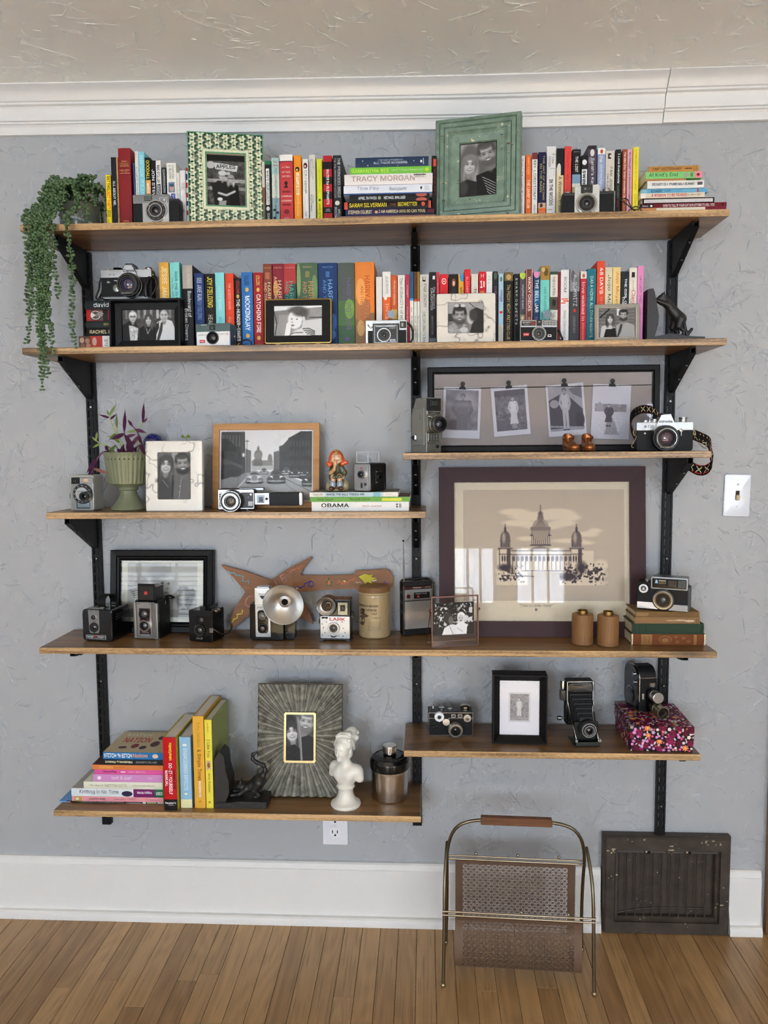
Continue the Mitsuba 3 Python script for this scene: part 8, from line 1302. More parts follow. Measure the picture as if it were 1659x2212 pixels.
for q in (-1,1):
 legs += [('c',c_(80,8*q,40),c_(62,10*q,27),.0078,.0055),('c',c_(62,10*q,27),c_(42,10*q,24+3*(q > 0)),.0052,.0044),('e',c_(40,10*q,23+3*(q > 0)),c_(6,4.5,4.5)),('c',c_(114,9*q,58),c_(102,12*q,38),.0145,.0085),('c',c_(102,12*q,38),c_(114,12*q,26),.0070,.0050),('e',c_(106,12*q,21),c_(10,5,4.5))]
sculpted(t,'cat',[('c',c_(114,0,62),c_(94,0,46),.0175,.0150),('c',c_(94,0,46),c_(76,0,41),.0150,.0115),('e',c_(62,0,46),c_(12.5,11,11)),('c',c_(53,0,43),c_(48,0,41),.0066,.0050),('c',c_(64,6.5,54),c_(66,9,64),.0052,.0010,.002),('c',c_(64,-6.5,54),c_(66,-9,64),.0052,.0010,.002),('c',c_(122,0,70),c_(130,0,88),.0080,.0056),('c',c_(130,0,88),c_(126,0,103),.0056,.0050),('c',c_(126,0,103),c_(108,0,110),.0050,.0046),('c',c_(108,0,110),c_(97,0,119),.0046,.0044),('c',c_(97,0,119),c_(98,0,132),.0044,.0040),('c',c_(98,0,132),c_(108,0,137),.0040,.0032)]+legs,.0017,IR,'iron',.004)
t.done()
# green pedestal planter with a purple trailing plant
gx,gy = -0.7759,-.125
t = Thing('planter','sage green fluted pedestal planter with purple leaved plant','planter',place((gx,gy,SH['D'][0]+.0004))); n_ = 120; a = np.arange(n_)*2*np.pi/n_; S = .000262; rings = []
for r,z,fl in ((170,0,0),(178,8,0),(172,26,0),(140,60,0),(108,105,0),(84,150,0),(76,190,0),(92,200,0),(96,212,0),(90,224,0),(160,250,0),(186,262,.4),(190,280,1),(206,400,1),(222,530,1),(226,548,.2),(232,556,0),(236,572,0),(228,574,0),(222,560,0),(200,480,0)):
 rr = r*S*(1+fl*.018*np.cos(a*30)); rings.append(np.stack([rr*np.cos(a),rr*np.sin(a),a*0+z*S],1))
t.mb('','ceramic').loft(rings,(112,118,92),32,(True,True)); t.mb('soil','matte').lathe([(.0001,500*S),(218*S,500*S),(218*S,525*S),(.0001,545*S)],(44,34,28),30); t.done()
t = Thing('house_plant','leggy plant with purple and green pointed leaves growing from the sage green planter','plant',place((gx,gy,SH['D'][0]))); top = 540*S
def stem(pts,col,leaves):
 p = smooth_path([((u-640)*S,yy*.001,(1130-v)*S) for u,yy,v in pts],24); t.mb(f'stem#{stem.k}','paint').tube(p,np.linspace(.0026,.0013,24),col,7)
 for (f,du,dv,dy,L,w,lc) in leaves:
  q = p[int(f*23)]; d = np.array([du,dy,-dv],float); d /= np.linalg.norm(d); s = np.cross(d,[0,-1,.2]); s /= np.linalg.norm(s); nn = np.cross(s,d); m = 9; V = []; L *= 1.3; w *= .82
  for i in range(m):
   x = i/(m-1); ww = w*math.sin(math.pi*min(1,x*.93+.07))**.8*(1-x**3); c = q+d*L*x+nn*(.25*L*x*x*.5); V += [c-s*ww+nn*ww*.35,c,c+s*ww+nn*ww*.35]
  F = [[i*3+j,i*3+j+1,(i+1)*3+j+1,(i+1)*3+j] for i in range(m-1) for j in (0,1)]; t.mb(f'leaf#{stem.l}','leaf').add(V,F,lc,True); stem.l += 1
 stem.k += 1
stem.k = stem.l = 0
G1,G2,P1,P2 = (122,138,84),(94,112,66),(74,42,66),(96,58,78)
stem([(620,0,570),(560,-8,400),(500,-10,260),(478,-12,180)],(150,160,100),((.97,.75,-1,0,.032,.005,G1),(.95,-.8,-.25,-.2,.022,.004,P1),(.9,.4,-.4,.3,.018,.004,P1),(.55,-.4,.5,-.3,.022,.005,G2),(.98,-.2,-.8,0,.014,.003,G2)))
stem([(600,4,570),(580,-4,470),(556,-6,360),(540,-6,290)],(140,152,92),((.9,.05,-1,0,.034,.0045,G2),(.5,-.9,-.35,-.3,.028,.0055,G1),(.4,-.8,-.6,0,.024,.005,G2)))
stem([(520,-10,560),(470,-16,500),(400,-20,470),(350,-22,420)],(150,158,100),((.95,.2,-1,0,.020,.0045,G1),(.9,-.8,-.7,0,.014,.004,G1),(.7,-.8,.5,-.3,.018,.0045,G1),(.5,.6,.6,-.6,.026,.006,P1)))
stem([(700,0,570),(664,-10,480),(640,-14,400),(636,-14,330)],P1,((.95,.12,-1,0,.046,.0065,P1),(.85,-1,.5,-.3,.030,.008,P1),(.8,.7,.9,-.2,.042,.008,P1),(.7,.9,-.2,0,.026,.006,P2),(.5,.4,1,-.4,.034,.008,P1)))
stem([(820,0,570),(780,-6,420),(740,-10,330),(690,-10,280)],P1,((.95,-.4,-.6,0,.016,.005,P1),(.8,.9,.3,0,.026,.006,P2),(.6,-.6,.9,-.2,.036,.007,P2),(.75,-.9,.2,0,.02,.005,G1)))
stem([(740,0,560),(760,-4,420),(770,-6,330),(828,-6,262)],(140,152,92),((.98,.12,-1,0,.044,.0055,P1),(.97,.8,-.9,.2,.016,.004,P2),(.6,.4,.9,-.3,.026,.006,P1)))
stem([(480,-14,560),(420,-24,560),(372,-26,620),(338,-28,700),(286,-28,790)],P1,((.4,-.5,.8,-.2,.040,.009,P1),(.78,1,.3,-.2,.040,.006,(140,96,84)),(.7,-.4,.8,0,.030,.008,P1),(.95,-.5,.9,0,.016,.005,P1)))
for k in range(4): stem([(560+60*k,-6,575),(560+62*k,-14,520),(540+90*k,-18,480)],P1 if k % 2 else G2,((.95,-.5+.4*k,.9,-.6,.034,.007,P1 if k else G2),(.6,.6-.4*k,.6,-.5,.028,.006,P1)))
t.done()
t = Thing('watering_globe','deep blue speckled glass globe peeking over the upright marble frame','ornament',place((-0.7366,-.040,1.3702)))
t.mb('','speckled').lathe([(.0265*math.sin(math.pi*k/24),-.0265*math.cos(math.pi*k/24)) for k in range(25)],(16,18,96),36,None,60); t.mb('stem','gloss').tube([(0,0,-.026),(-.012,0,-.060),(-.030,0,-.080)],[.006,.004,.003],(20,22,100),10); t.done()
scene['speckled'] = pr(.06,base=mikit.proc(lambda p,n,uv: mix(C3((14,16,92)),C3((96,110,190)),smoothstep(.72,.8,noise(p.x*420,p.y*420,p.z*420)))),spec=.7,clearcoat=1.0)
t = Thing('propagation_sprig','small bright green leaf sprig showing above the upright marble frame','plant',place((-0.6446,-.05,SH['D'][0]+.0004))); zz = 1.3868-SH['D'][0]
t.mb('vial','gloss').lathe([(.0001,0),(.012,0),(.012,.05),(.007,.06),(.007,.07)],(150,160,150),16); t.mb('stem','paint').tube([(0,0,.06),(-.002,0,zz*.7),(.003,0,zz)],.0014,(130,150,70),6); b = t.mb('leaf','leaf')
for s,L in ((1,.016),(-1,.012)): b.add([(0,0,zz-.004),(s*L*.5,-.004,zz+.006),(s*L,-.001,zz-.002),(s*L*.5,.004,zz)],[[0,1,2,3]],(150,172,70),True)
t.done()
# seated girl figurine
t = K('girl_figurine','painted figurine of a seated girl in an orange headscarf thinking, on the three books','figurine','D',-0.2233,-.165,.001,(0,0),6,0,1.2441)
sculpted(t,'base',[('e',c_(0,2,4),c_(27,22,5)),('e',c_(20,6,14),c_(13,14,14)),('e',c_(4,12,16),c_(18,14,15)),('e',c_(-20,10,12),c_(8,10,12))],.0022,(168,158,116),'ceramic',.006)
v,f = sculpt([('c',c_(0,8,34),c_(0,6,66),.0175,.0115),('e',c_(-2,0,36),c_(18,14,11)),('c',c_(-9,2,36),c_(-7,-17,36),.009,.0075),('c',c_(9,2,36),c_(7,-17,37),.009,.0075),('c',c_(13,4,60),c_(21,2,47),.0062,.0052),('c',c_(21,2,47),c_(17,-2,38),.0052,.0042),('c',c_(-11,4,60),c_(-15,-8,46),.006,.005)],.0018,.005); t.mb('dress','ceramic').add(v,f,(62,66,44),True)
sculpted(t,'legs',[('c',c_(-8,-16,36),c_(-10,-19,14),.0068,.0052),('c',c_(7,-16,37),c_(8,-19,14),.0068,.0052),('e',c_(-8,-17,37),c_(7,6,6)),('e',c_(7,-17,38),c_(7,6,6))],.0016,(214,160,118),'ceramic',.004)
sculpted(t,'socks',[('c',c_(-9.6,-19,21),c_(-10,-19,15),.0074,.0074),('c',c_(7.8,-19,21),c_(8,-19,15),.0074,.0074)],.0015,(150,160,172),'ceramic',.002)
sculpted(t,'shoes',[('c',c_(-10,-18,9),c_(-14,-28,8),.0065,.0055),('c',c_(8,-18,9),c_(11,-28,8),.0065,.0055)],.0015,(70,36,30),'ceramic',.003)
sculpted(t,'arm',[('c',c_(-15,-9,46),c_(-6,-18,55),.0052,.004),('c',c_(-6,-18,55),c_(-3,-16,68),.004,.0036),('e',c_(-3,-16,70),c_(5,4.5,6)),('c',c_(-6,-18,72),c_(-5,-17,77),.0018,.0015,.001),('c',c_(-3,-19,72),c_(-2,-18,78),.0018,.0015,.001),('c',c_(0,-18,71),c_(2,-16,77),.0018,.0015,.001),('c',c_(-7,-15,69),c_(-9,-14,74),.0018,.0015,.001)],.0012,(216,166,110),'ceramic',.003)
sculpted(t,'arm#1',[('c',c_(17,-2,39),c_(16,-8,34),.0042,.0038),('e',c_(15,-10,33),c_(4,5,3))],.0013,(214,166,118),'ceramic',.003)
sculpted(t,'head',[('e',c_(0,0,84),c_(15,14.5,16)),('e',c_(-1,-14,80),c_(2.4,2.6,2.2),None,.002),('e',c_(-8,-9,77),c_(5,5,5)),('e',c_(8,-9,77),c_(5,5,5)),('e',c_(0,-9,71),c_(6,5,4))],.0016,(226,186,146),'ceramic',.004)
sculpted(t,'headscarf',[('e',c_(0,2.5,86),c_(17.6,16,18)),('c',c_(-14,1,82),c_(-15,-3,68),.0062,.005),('c',c_(14,1,82),c_(15,-3,68),.0062,.005),('-e',c_(0,-19,82),c_(13.2,17,17),None,.002),('c',c_(-14,-4,68),c_(-22,-6,70),.004,.0045),('c',c_(-15,-4,67),c_(-19,-6,63),.004,.0035),('c',c_(14,-4,69),c_(25,-6,72),.004,.005),('c',c_(15,-4,68),c_(22,-6,76),.004,.0035)],.0015,(206,82,36),'ceramic',.003)
sculpted(t,'fringe',[('c',c_(0,-12,97),c_(-6,-14,93),.0042,.0022),('c',c_(0,-12,97),c_(6,-13,93),.0042,.0022),('c',c_(1,-8,101),c_(-3,-12,104),.0035,.0018),('c',c_(1,-8,101),c_(5,-11,103),.0035,.0018)],.0013,(176,126,66),'ceramic',.003)
for s in (-1,1): t.mb('head/eyes','print').tube(c_(*[0,0,0])+np.array([[s*.0085,-.0128,.0795],[s*.006,-.0145,.0785],[s*.0035,-.0149,.0795]]),.0007,(70,42,30),5); t.mb('head/brows','print').tube(np.array([[s*.0085,-.0126,.086],[s*.0055,-.0143,.0872],[s*.003,-.0146,.0865]]),.0005,(140,90,60),5)
t.mb('head/mouth','print').tube(np.array([[-.0028,-.0142,.0735],[0,-.0147,.0729],[.0028,-.0142,.0735]]),.0009,(178,60,52),5); t.done()
# wooden guitar cut-out, drawn in plan units
t = K('wooden_guitar','flat wooden cut-out of an electric guitar with childlike crayon drawings','guitar','E',-0.3554,-.036,.000335,(700,748),0,5)
g = shapely.Polygon([(80,196),(290,252),(488,322),(640,222),(828,128),(834,140),(760,232),(736,280),(900,284),(1176,276),(1190,244),(1440,228),(1476,246),(1498,300),(1492,370),(1470,398),(1216,418),(1196,392),(1000,398),(720,420),(770,520),(818,600),(842,668),(838,682),(800,662),(700,600),(560,560),(420,560),(330,600),(200,700),(160,726),(150,690),(152,640),(190,560),(280,418),(180,300),(90,214)]).buffer(5).buffer(-5)
v,f = prism(shapely.affinity.scale(shapely.affinity.translate(g,-700,-748),.000335,-.000335,origin=(0,0)) if hasattr(shapely,'affinity') else g,0,.014); t.mb('','timber').add(v,f,128)
def crayon(pts,col,w=4.5):
 p = np.array([(t.X(a),-.0004,t.Z(b_)) for a,b_ in pts]); t.mb('crayon_drawing','print').loft([np.array(q) for q in ribbon_flat(p,w*t.s)],col,None)
def ribbon_flat(p,w):
 d = np.gradient(p,axis=0); d /= np.linalg.norm(d,axis=1,keepdims=True)+1e-9; n = np.stack([-d[:,2],d[:,1]*0,d[:,0]],1); return [np.array([q-m*w/2,q+m*w/2,q+m*w/2+[0,.0003,0],q-m*w/2+[0,.0003,0]]) for q,m in zip(p,n)]
crayon([(135,245),(150,262),(185,262),(210,285),(230,282),(262,292),(258,330),(285,335),(305,322),(308,356)],(88,148,170),9); crayon([(152,686),(180,655),(175,648),(215,635),(212,605),(250,600),(258,566)],(206,186,50),11); crayon([(650,262),(662,244),(684,236),(696,232),(708,218),(720,234),(744,204),(752,206)],(206,104,52),8)
crayon([(345,460),(320,452),(290,478),(280,510),(295,540),(330,546),(358,535)],(190,124,128),7); crayon([(372,410),(408,470)],(190,124,128),6); crayon([(352,455),(392,438)],(190,124,128),6); crayon([(406,385),(412,425),(432,445),(465,425)],(190,124,128),6); crayon([(412,382),(448,368)],(190,124,128),6); crayon([(418,412),(444,398)],(190,124,128),5); crayon([(450,350),(490,410),(520,392)],(190,124,128),6); crayon([(520,320),(550,378),(582,360)],(190,124,128),6); crayon([(570,285),(600,345),(628,318)],(190,124,128),6); crayon([(572,290),(598,272)],(190,124,128),6); crayon([(588,315),(610,300)],(190,124,128),5)
crayon([(700,388),(718,376),(740,388),(752,378),(770,372),(775,350),(800,340),(815,345),(800,360),(830,378),(848,360),(840,338),(820,330),(805,336)],(52,46,140),9); crayon([(972,305),(985,335),(1010,338),(990,352),(998,372),(972,362),(952,372),(958,350),(945,338),(965,332),(972,305)],(44,92,52),7); crayon([(972,318),(974,358)],(206,110,60),18); crayon([(1040,350),(1055,328),(1080,348),(1100,352),(1112,335),(1135,345),(1145,318),(1165,322),(1190,298)],(206,104,60),8); crayon([(1430,328),(1424,352),(1446,350),(1432,328)],(70,52,130),8)
for (u,v_) in ((710,388),(1100,330)): t.disc('crayon_drawing',u,v_,[(8,-.3),(8,-.6),(0,-.6)],(222,196,120),'print',10)
t.poly('crayon_drawing',[(1212,292),(1270,268),(1310,280),(1338,268),(1320,296),(1368,304),(1318,322),(1330,352),(1290,336),(1270,352),(1248,320)],-.5,-.1,(196,178,48),'print'); crayon([(1212,292),(1270,268),(1310,280),(1338,268),(1320,296),(1368,304),(1318,322),(1330,352),(1290,336),(1270,352),(1248,320),(1212,292)],(40,36,24),5); crayon([(1190,336),(1210,344),(1226,336),(1240,348)],(210,200,170),4); crayon([(1310,318),(1340,326),(1364,318)],(214,204,160),10)
t.done(uv=(3,0))
# stoneware jar
t = K('stoneware_jar','tall stoneware jar with wooden lid and printed lettering between camera and radio','jar','E',-0.1363,-0.0701,0.0003388,(1325,822)); S = t.s; a_ = lambda r,v: (r*S,t.Z(v)+.001)
t.mb('','ceramic').lathe([(.0001,.0005),(112*S,0),(122*S,.003),a_(124,800),a_(124,500),a_(120,486),a_(128,478),a_(128,466),a_(118,462)],(164,142,104),48); t.mb('lid','timber').lathe([a_(119,466),a_(118,432),a_(112,424),(.0001,t.Z(421)+.001)],(170,130,80),40)
def wrap(s,u0,v0,u1,v1,bold=False):
 vv,size,F = text_flat(s,bold); q = vv/size; x = t.X(u0)+q[:,0]*(t.X(u1)-t.X(u0)); z = t.Z(v1)+q[:,1]*(t.Z(v0)-t.Z(v1)); r = 124.6*S; t.mb('printed_lettering','print').add(np.stack([x,-np.sqrt(np.maximum(r*r-x*x,1e-9)),z+.001],1),F,(52,42,32))
wrap('INDIA PANAMA',1208,556,1362,574,1); wrap('HORSE',1272,588,1350,606,1); wrap('HAT.',1310,617,1360,634,1)
for k in range(8): wrap(('prevents the terrors','of the scorching sun','to our noble friend','the horse, and keeps','him cool on hottest','days of the summer','at all the dealers','Price')[k],1282,690+9*k,1378 if k < 7 else 1306,696+9*k)
wrap('\u2014\u2022\u2014',1310,654,1376,664)
for (u,v_,r1,r2) in ((1236,610,18,26),(1240,640,26,20),(1232,680,24,40),(1262,640,22,10),(1246,596,10,10)):
 aa = np.arange(16)*2*np.pi/16; x = t.X(u)+r1*S*np.r_[0,np.cos(aa)]; z = t.Z(v_)+r2*S*np.r_[0,np.sin(aa)]; rr = 124.5*S; i_ = np.arange(16); t.mb('printed_figure','print').add(np.stack([x,-np.sqrt(rr*rr-x*x),z],1),np.stack([i_*0,i_+1,(i_+1) % 16+1],1),(78,64,48) if r1 > 20 else (60,50,38))
t.done(uv=(1,0))
# turned wooden holders
for u,v_,lab in ((270,858,'wooden cylinder candle holder with brass collar, nearer the framed print'),(523,884,'wooden cylinder candle holder with brass collar, nearer the old books')):
 t = Thing('candle_holder',lab,'candle holder',place((0.4013 if u == 270 else 0.4631,(-.145 if u == 270 else -.157),SH['E'][0]+.0004)))
 t.mb('body','timber').lathe([(.0001,.0003),(.025,0),(.0268,.002),(.0268,.074),(.0255,.0772),(.0215,.0785),(.0001,.0785)],128,40); t.mb('collar','satin').lathe([(.0128,.077),(.0128,.0868),(.0118,.0872),(.0112,.0868),(.0112,.080),(.0001,.0795)],(178,146,88),28); t.done(uv=(1,1))
# bronzed baby shoes
for k,(u,lab) in enumerate(((880,'left bronzed baby shoe with ankle strap in front of the clipped photographs'),(968,'right bronzed baby shoe with ankle strap in front of the clipped photographs'))):
 t = K('baby_shoe',lab,'shoe','C',(0.3643 if k == 0 else 0.4056),-.165,.001,(0,0),8 if k == 0 else -4); CO = (150,92,52)
 sculpted(t,'sole',[('e',c_(0,-14,4),c_(17,22,4.5)),('e',c_(0,24,4),c_(14,18,4.5)),('c',c_(0,-10,4),c_(0,24,4),.0035,.0035)],.0018,(120,72,42),'copper_shoe',.012)
 sculpted(t,'upper',[('e',c_(0,-14,10),c_(15.5,20,12)),('c',c_(0,-8,12),c_(0,26,15),.012,.0125),('c',c_(0,28,14),c_(0,31,34),.0125,.0135),('-e',c_(0,24,40),c_(10.5,12,24),None,.002),('-e',c_(0,4,30),c_(13,12,13),None,.003)],.0018,CO,'copper_shoe',.007)
 sculpted(t,'instep_strap',[('c',c_(0,-8,19),c_(0,8,30),.0035,.003),('c',c_(0,8,30),c_(0,16,36),.003,.0035)],.0014,CO,'copper_shoe',.003)
 v,f = loft(ribbon(np.array([(.0128*math.cos(q),.024-.0135*math.sin(q),.034+.003*math.sin(q)) for q in np.linspace(-.3,math.pi+.3,18)]),(0,0,1),.006,.0024)); t.mb('ankle_strap','copper_shoe').add(v,f,CO,40)
 t.mb('buckle','chrome').lathe([(.0001,-.002),(.0032,-.0015),(.0032,.001)],(170,130,90),12,trm((-.0135 if k == 0 else .0135),.020,.035),30,'x')
 for q in range(5): t.mb('toe_trim','copper_shoe').add(*sculpt([('e',c_((q-2)*5,-18-3*(2-abs(q-2)),20.5-1.6*abs(q-2)),c_(2,2,1.6))],.0012,.001),(176,116,70),True)
 t.done()
scene['copper_shoe'] = pr(.3,.7)
# white bust
t = K('bust','glossy white ceramic bust of a young woman with hair tied up on a round foot','sculpture','F',-0.2100,-0.1612,0.0003313,(985,1105),-26); B = lambda x,y,z: np.array((x,y,z))*.001
t.mb('pedestal','ceramic').lathe([(.0001,0),(.037,0),(.0395,.004),(.0385,.010),(.034,.013),(.028,.017),(.021,.030),(.019,.043),(.022,.050),(.0245,.053),(.0215,.057),(.0001,.060)],(232,226,212),48)
WHT = (234,229,216)
sculpted(t,'figure',[('e',B(0,2,84),B(33,22,27)),('c',B(-30,4,99),B(30,4,99),.016,.016),('c',B(-36,4,96),B(-41,4,80),.0135,.011),('c',B(36,4,96),B(41,4,80),.0135,.011),('e',B(-14,-12,88),B(15,11,14),None,.012),('e',B(14,-12,88),B(15,11,14),None,.012),('c',B(0,2,70),B(0,2,54),.024,.019,.008),('-e',B(0,0,46),B(60,60,8),None,.004),('c',B(0,2,104),B(-2,-1,136),.0155,.0135),('e',B(-4,-4,156),B(21.5,24,26)),('e',B(-4,-15,144),B(14.5,12,17)),('e',B(-4,-23,130),B(7,6.5,6),None,.005),('-e',B(-10.5,-28.6,152),B(5.6,3.4,3.6),None,.005),('-e',B(2.5,-28.6,152),B(5.6,3.4,3.6),None,.005),('e',B(-10.3,-25.0,151),B(4.0,2.4,2.4),None,.0012),('e',B(2.3,-25.0,151),B(4.0,2.4,2.4),None,.0012),('c',B(-4,-27.5,154),B(-4,-32.2,144.5),.0022,.0036,.003),('e',B(-4,-28.8,137.8),B(5.2,2.4,1.8),None,.0012),('e',B(-4,-28.2,134.6),B(4.4,2.4,2.0),None,.0012),('e',B(18,0,149),B(3,6,8),None,.002),('e',B(-26,0,149),B(3,6,8),None,.002)],.0017,WHT,'ceramic',.008)
hair = [('e',B(-4,4,164),B(24,25,25)),('-e',B(-4,-30,149),B(21,18,22),None,.004),('e',B(0,22,176),B(22,20,22),None,.006),('e',B(2,30,190),B(14,14,13),None,.005),('c',B(-18,-6,178),B(16,-6,180),.006,.006,.004),('c',B(-12,0,190),B(12,2,192),.006,.0075,.003),('c',B(-16,-4,188),B(-22,-6,184),.0055,.004,.002),('e',B(-4,6,138),B(21,18,16),None,.008)]
for k in range(9):
 a = -1.2+2.4*k/8; hair.append(('c',B(-4+24*math.sin(a),-14*math.cos(a)-4,166+3*math.cos(3*a)),B(-4+19*math.sin(a*.8),14,188),.0036,.0026,.0018))
for k in range(7):
 a = k*.9; hair.append(('e',B(2+17*math.cos(a),26+15*math.sin(a),178+8*math.sin(a*1.7)),B(7,7,7),None,.003))
sculpted(t,'figure/hair',hair,.0017,WHT,'ceramic',.006); t.mb('figure/ribbon','ceramic').loft(ribbon(smooth_path([B(-24,-8,168),B(-20,-6,183),B(-4,-6,193),B(14,-2,189),B(23,4,172),B(22,10,152)],20),(0,1,.25),.006,.002),WHT,40); t.done()
# steel canister
t = K('steel_canister','brushed steel canister with black lid and steel knob beside the white bust','canister','F',-0.0966,-0.1028,0.0003387,(1336,1032)); S = t.s; V_ = lambda v: (1042-v)*S
t.mb('','brushed_radial').lathe([(.0001,.0005),(138*S,0),(144*S,.002),(145*S,V_(1030)),(146*S,V_(830)),(148*S,V_(822)),(148*S,V_(800))],(196,186,174),64,None,30); b = t.mb('lid','gloss'); b.lathe([(140*S,V_(806)),(152*S,V_(804)),(158*S,V_(792)),(158*S,V_(744)),(154*S,V_(736)),(140*S,V_(712)),(100*S,V_(700)),(96*S,V_(696)),(60*S,V_(690)),(.0001,V_(688))],(14,15,15),56)
for r in (124,100,78): t.mb('lid/ridges','gloss').lathe([((r-4)*S,V_(708-(124-r)*.2)),((r-3)*S,V_(702-(124-r)*.2)),((r+3)*S,V_(703-(124-r)*.2)),((r+4)*S,V_(709-(124-r)*.2))],(14,15,15),48)
t.mb('knob','chrome').lathe([(40*S,V_(700)),(40*S,V_(676)),(56*S,V_(674)),(57*S,V_(630)),(54*S,V_(624)),(.0001,V_(622))],(205,200,194),40); t.done()
# flowered box
bx0,bx1,by0 = 0.5081,0.6700,-.2055
t = Thing('flowered_box','lidded gift box covered in bright flowers on black, on the lowest right shelf','box',place(((bx0+bx1)/2,by0,SH['G'][0]+.0004),-1.5)); W,Dp,Hb = bx1-bx0-.004,.183,.0655; rf = np.random.default_rng(4)
t.mb('body','print').box(-W/2+.003,W/2-.003,.003,Dp-.003,0,Hb-.004,(20,14,18),.0006); t.mb('lid','print').box(-W/2,W/2,0,Dp,Hb-.034,Hb,(20,14,18),.0008)
PAL = [(122,26,62),(176,40,96),(214,130,196),(228,160,190),(216,110,120),(240,220,214),(196,150,206),(166,90,160),(150,130,140),(110,24,40),(226,216,220),(232,214,226)]
def bloom(part,c,ux,uz,r,kind,col,lift,nrm):
 b = t.mb(part,'print'); c = np.asarray(c)+nrm*lift; ux,uz = np.asarray(ux),np.asarray(uz)
 def blob(cx,cz,r1,r2,a0,cc,l):
  a = np.arange(9)*2*np.pi/9; x,z = r1*np.cos(a),r2*np.sin(a); x,z = x*math.cos(a0)-z*math.sin(a0)+cx,x*math.sin(a0)+z*math.cos(a0)+cz
  P = c+nrm*l+np.r_[[0*ux+cx*ux+cz*uz],x[:,None]*ux+z[:,None]*uz]; i = np.arange(9); F = np.stack([i*0,i+1,(i+1) % 9+1],1)
  lim(P); b.add(P,F,cc)
 def lim(P):
  P[:,0] = np.clip(P[:,0],-W/2,W/2); P[:,1] = np.clip(P[:,1],-.0012,Dp); P[:,2] = np.clip(P[:,2],.001,Hb+.0012)
 if kind == 0:
  for k in range(6): blob(r*.62*math.cos(k*1.047),r*.62*math.sin(k*1.047),r*.55,r*.5,k,tuple(int(x*(.75+.12*(k % 3))) for x in col),1e-5*k)
  blob(0,0,r*.55,r*.5,0,tuple(int(x*.7) for x in col),8e-5); blob(r*.08,0,r*.22,r*.2,0,tuple(min(255,int(x*1.25)) for x in col),1e-4)
 elif kind == 1:
  for k in range(5): blob(r*.6*math.cos(k*1.257),r*.6*math.sin(k*1.257),r*.42,r*.42,0,col,1e-5*k)
  blob(0,0,r*.26,r*.26,0,(236,220,150),8e-5)
 elif kind == 2: blob(0,0,r,r*.5,rf.uniform(0,3),col,0);
 else:
  for k in range(8): blob(r*.65*math.cos(k*.785),r*.65*math.sin(k*.785),r*.42,r*.22,k*.785,col,1e-5*k)
  blob(0,0,r*.3,r*.3,0,(250,190,90),9e-5)
def scatter(part,o,ux,uz,w,h,nrm,n):
 done = []
 for k in range(n):
  kind = ([0,1,0,1,1,0,1,3][k % 8] if k < n*.26 else [1,2,1,1][k % 4]); r = {0: .0085,3: .008,1: .0042,2: .0042}[kind]*rf.uniform(.75,1.2)
  for _ in range(12):
   x,z = rf.uniform(.002,w-.002),rf.uniform(.002,h-.002)
   if all((x-a)**2+(z-b_)**2 > (.8*(r+c_))**2 for a,b_,c_ in done): break
  else: continue
  done.append((x,z,r)); col = PAL[rf.integers(len(PAL))] if kind != 2 else [(142,162,72),(206,196,200),(110,130,70),(190,120,150)][k % 4]
  if kind == 0: col = [(122,26,62),(140,34,84),(96,20,48),(236,170,150)][k % 4]
  if kind == 3: col = (232,140,92)
  bloom(part,np.asarray(o)+x*np.asarray(ux)+z*np.asarray(uz),ux,uz,r,kind,col,.00015+1e-6*k,np.asarray(nrm))
e = np.eye(3)
scatter('lid/flowers',(-W/2,0,Hb-.034),e[0],e[2],W,.034,(0,-1,0),110); scatter('body/flowers',(-W/2+.003,.003,0),e[0],e[2],W-.006,.031,(0,-1,0),100); scatter('lid/flowers',(-W/2,0,Hb),e[0],e[1],W,Dp,(0,0,1),420); scatter('lid/flowers',(-W/2,0,Hb-.034),e[1],e[2],Dp,.034,(-1,0,0),120); scatter('body/flowers',(-W/2+.003,.003,0),e[1],e[2],Dp-.006,.031,(-1,0,0),100); t.done()
# light switch and outlet
t = Thing('light_switch','white toggle light switch plate on the wall at the right','light switch',place((0.8334,-.0005,1.2191),0,0,1.2)); t.mb('plate','gloss').loft(rr_rings(-.035,.035,-.057,.057,.005,-.006,0,.0035,4),(226,226,228),35); t.mb('slot','matte').box(-.005,.005,-.0063,-.0055,-.0115,.0125,(60,54,46)); t.mb('toggle','paint').box(-.004,.004,-.016,-.0055,-.010,.004,(206,188,146),.0015,rotm([1,0,0],14))
for k,z in enumerate((.030,-.030)): t.mb(f'screw#{k}','paint').lathe([(.0001,-.0072),(.003,-.0068),(.003,-.0055)],(214,212,208),14,None,30,'y',(0,0,z))
t.done()
t = Thing('wall_outlet','white electrical outlet just under the lowest left shelf','outlet',place((-0.2578,-.0005,0.2262+.057))); t.mb('plate','paint').loft(rr_rings(-.036,.036,-.057,.057,.002,-.005,0,.002,3),(226,226,230),35)
for k,z in enumerate((.0195,-.0195)):
 t.mb(f'socket#{k}','paint').loft(rr_rings(-.0165,.0165,z-.0145,z+.0145,.012,-.0065,-.004,.0006,6),(232,232,234),35); q = f'socket#{k}/slots'
 for a in ((-.0075,.0012,.0035),(.0062,.0012,.0042)): t.mb(q,'matte').box(a[0]-a[1],a[0]+a[1],-.0067,-.006,z-.002-.0005,z+.0065,(30,30,30))
 t.mb(q,'matte').lathe([(.0001,-.0067),(.0028,-.0067),(.0028,-.006)],(30,30,30),12,None,30,'y',(0,0,z-.008))
t.mb('screw','paint').lathe([(.0001,-.0066),(.0025,-.0062),(.0025,-.004)],(214,212,208),12,None,30,'y',(0,0,0)); t.done()
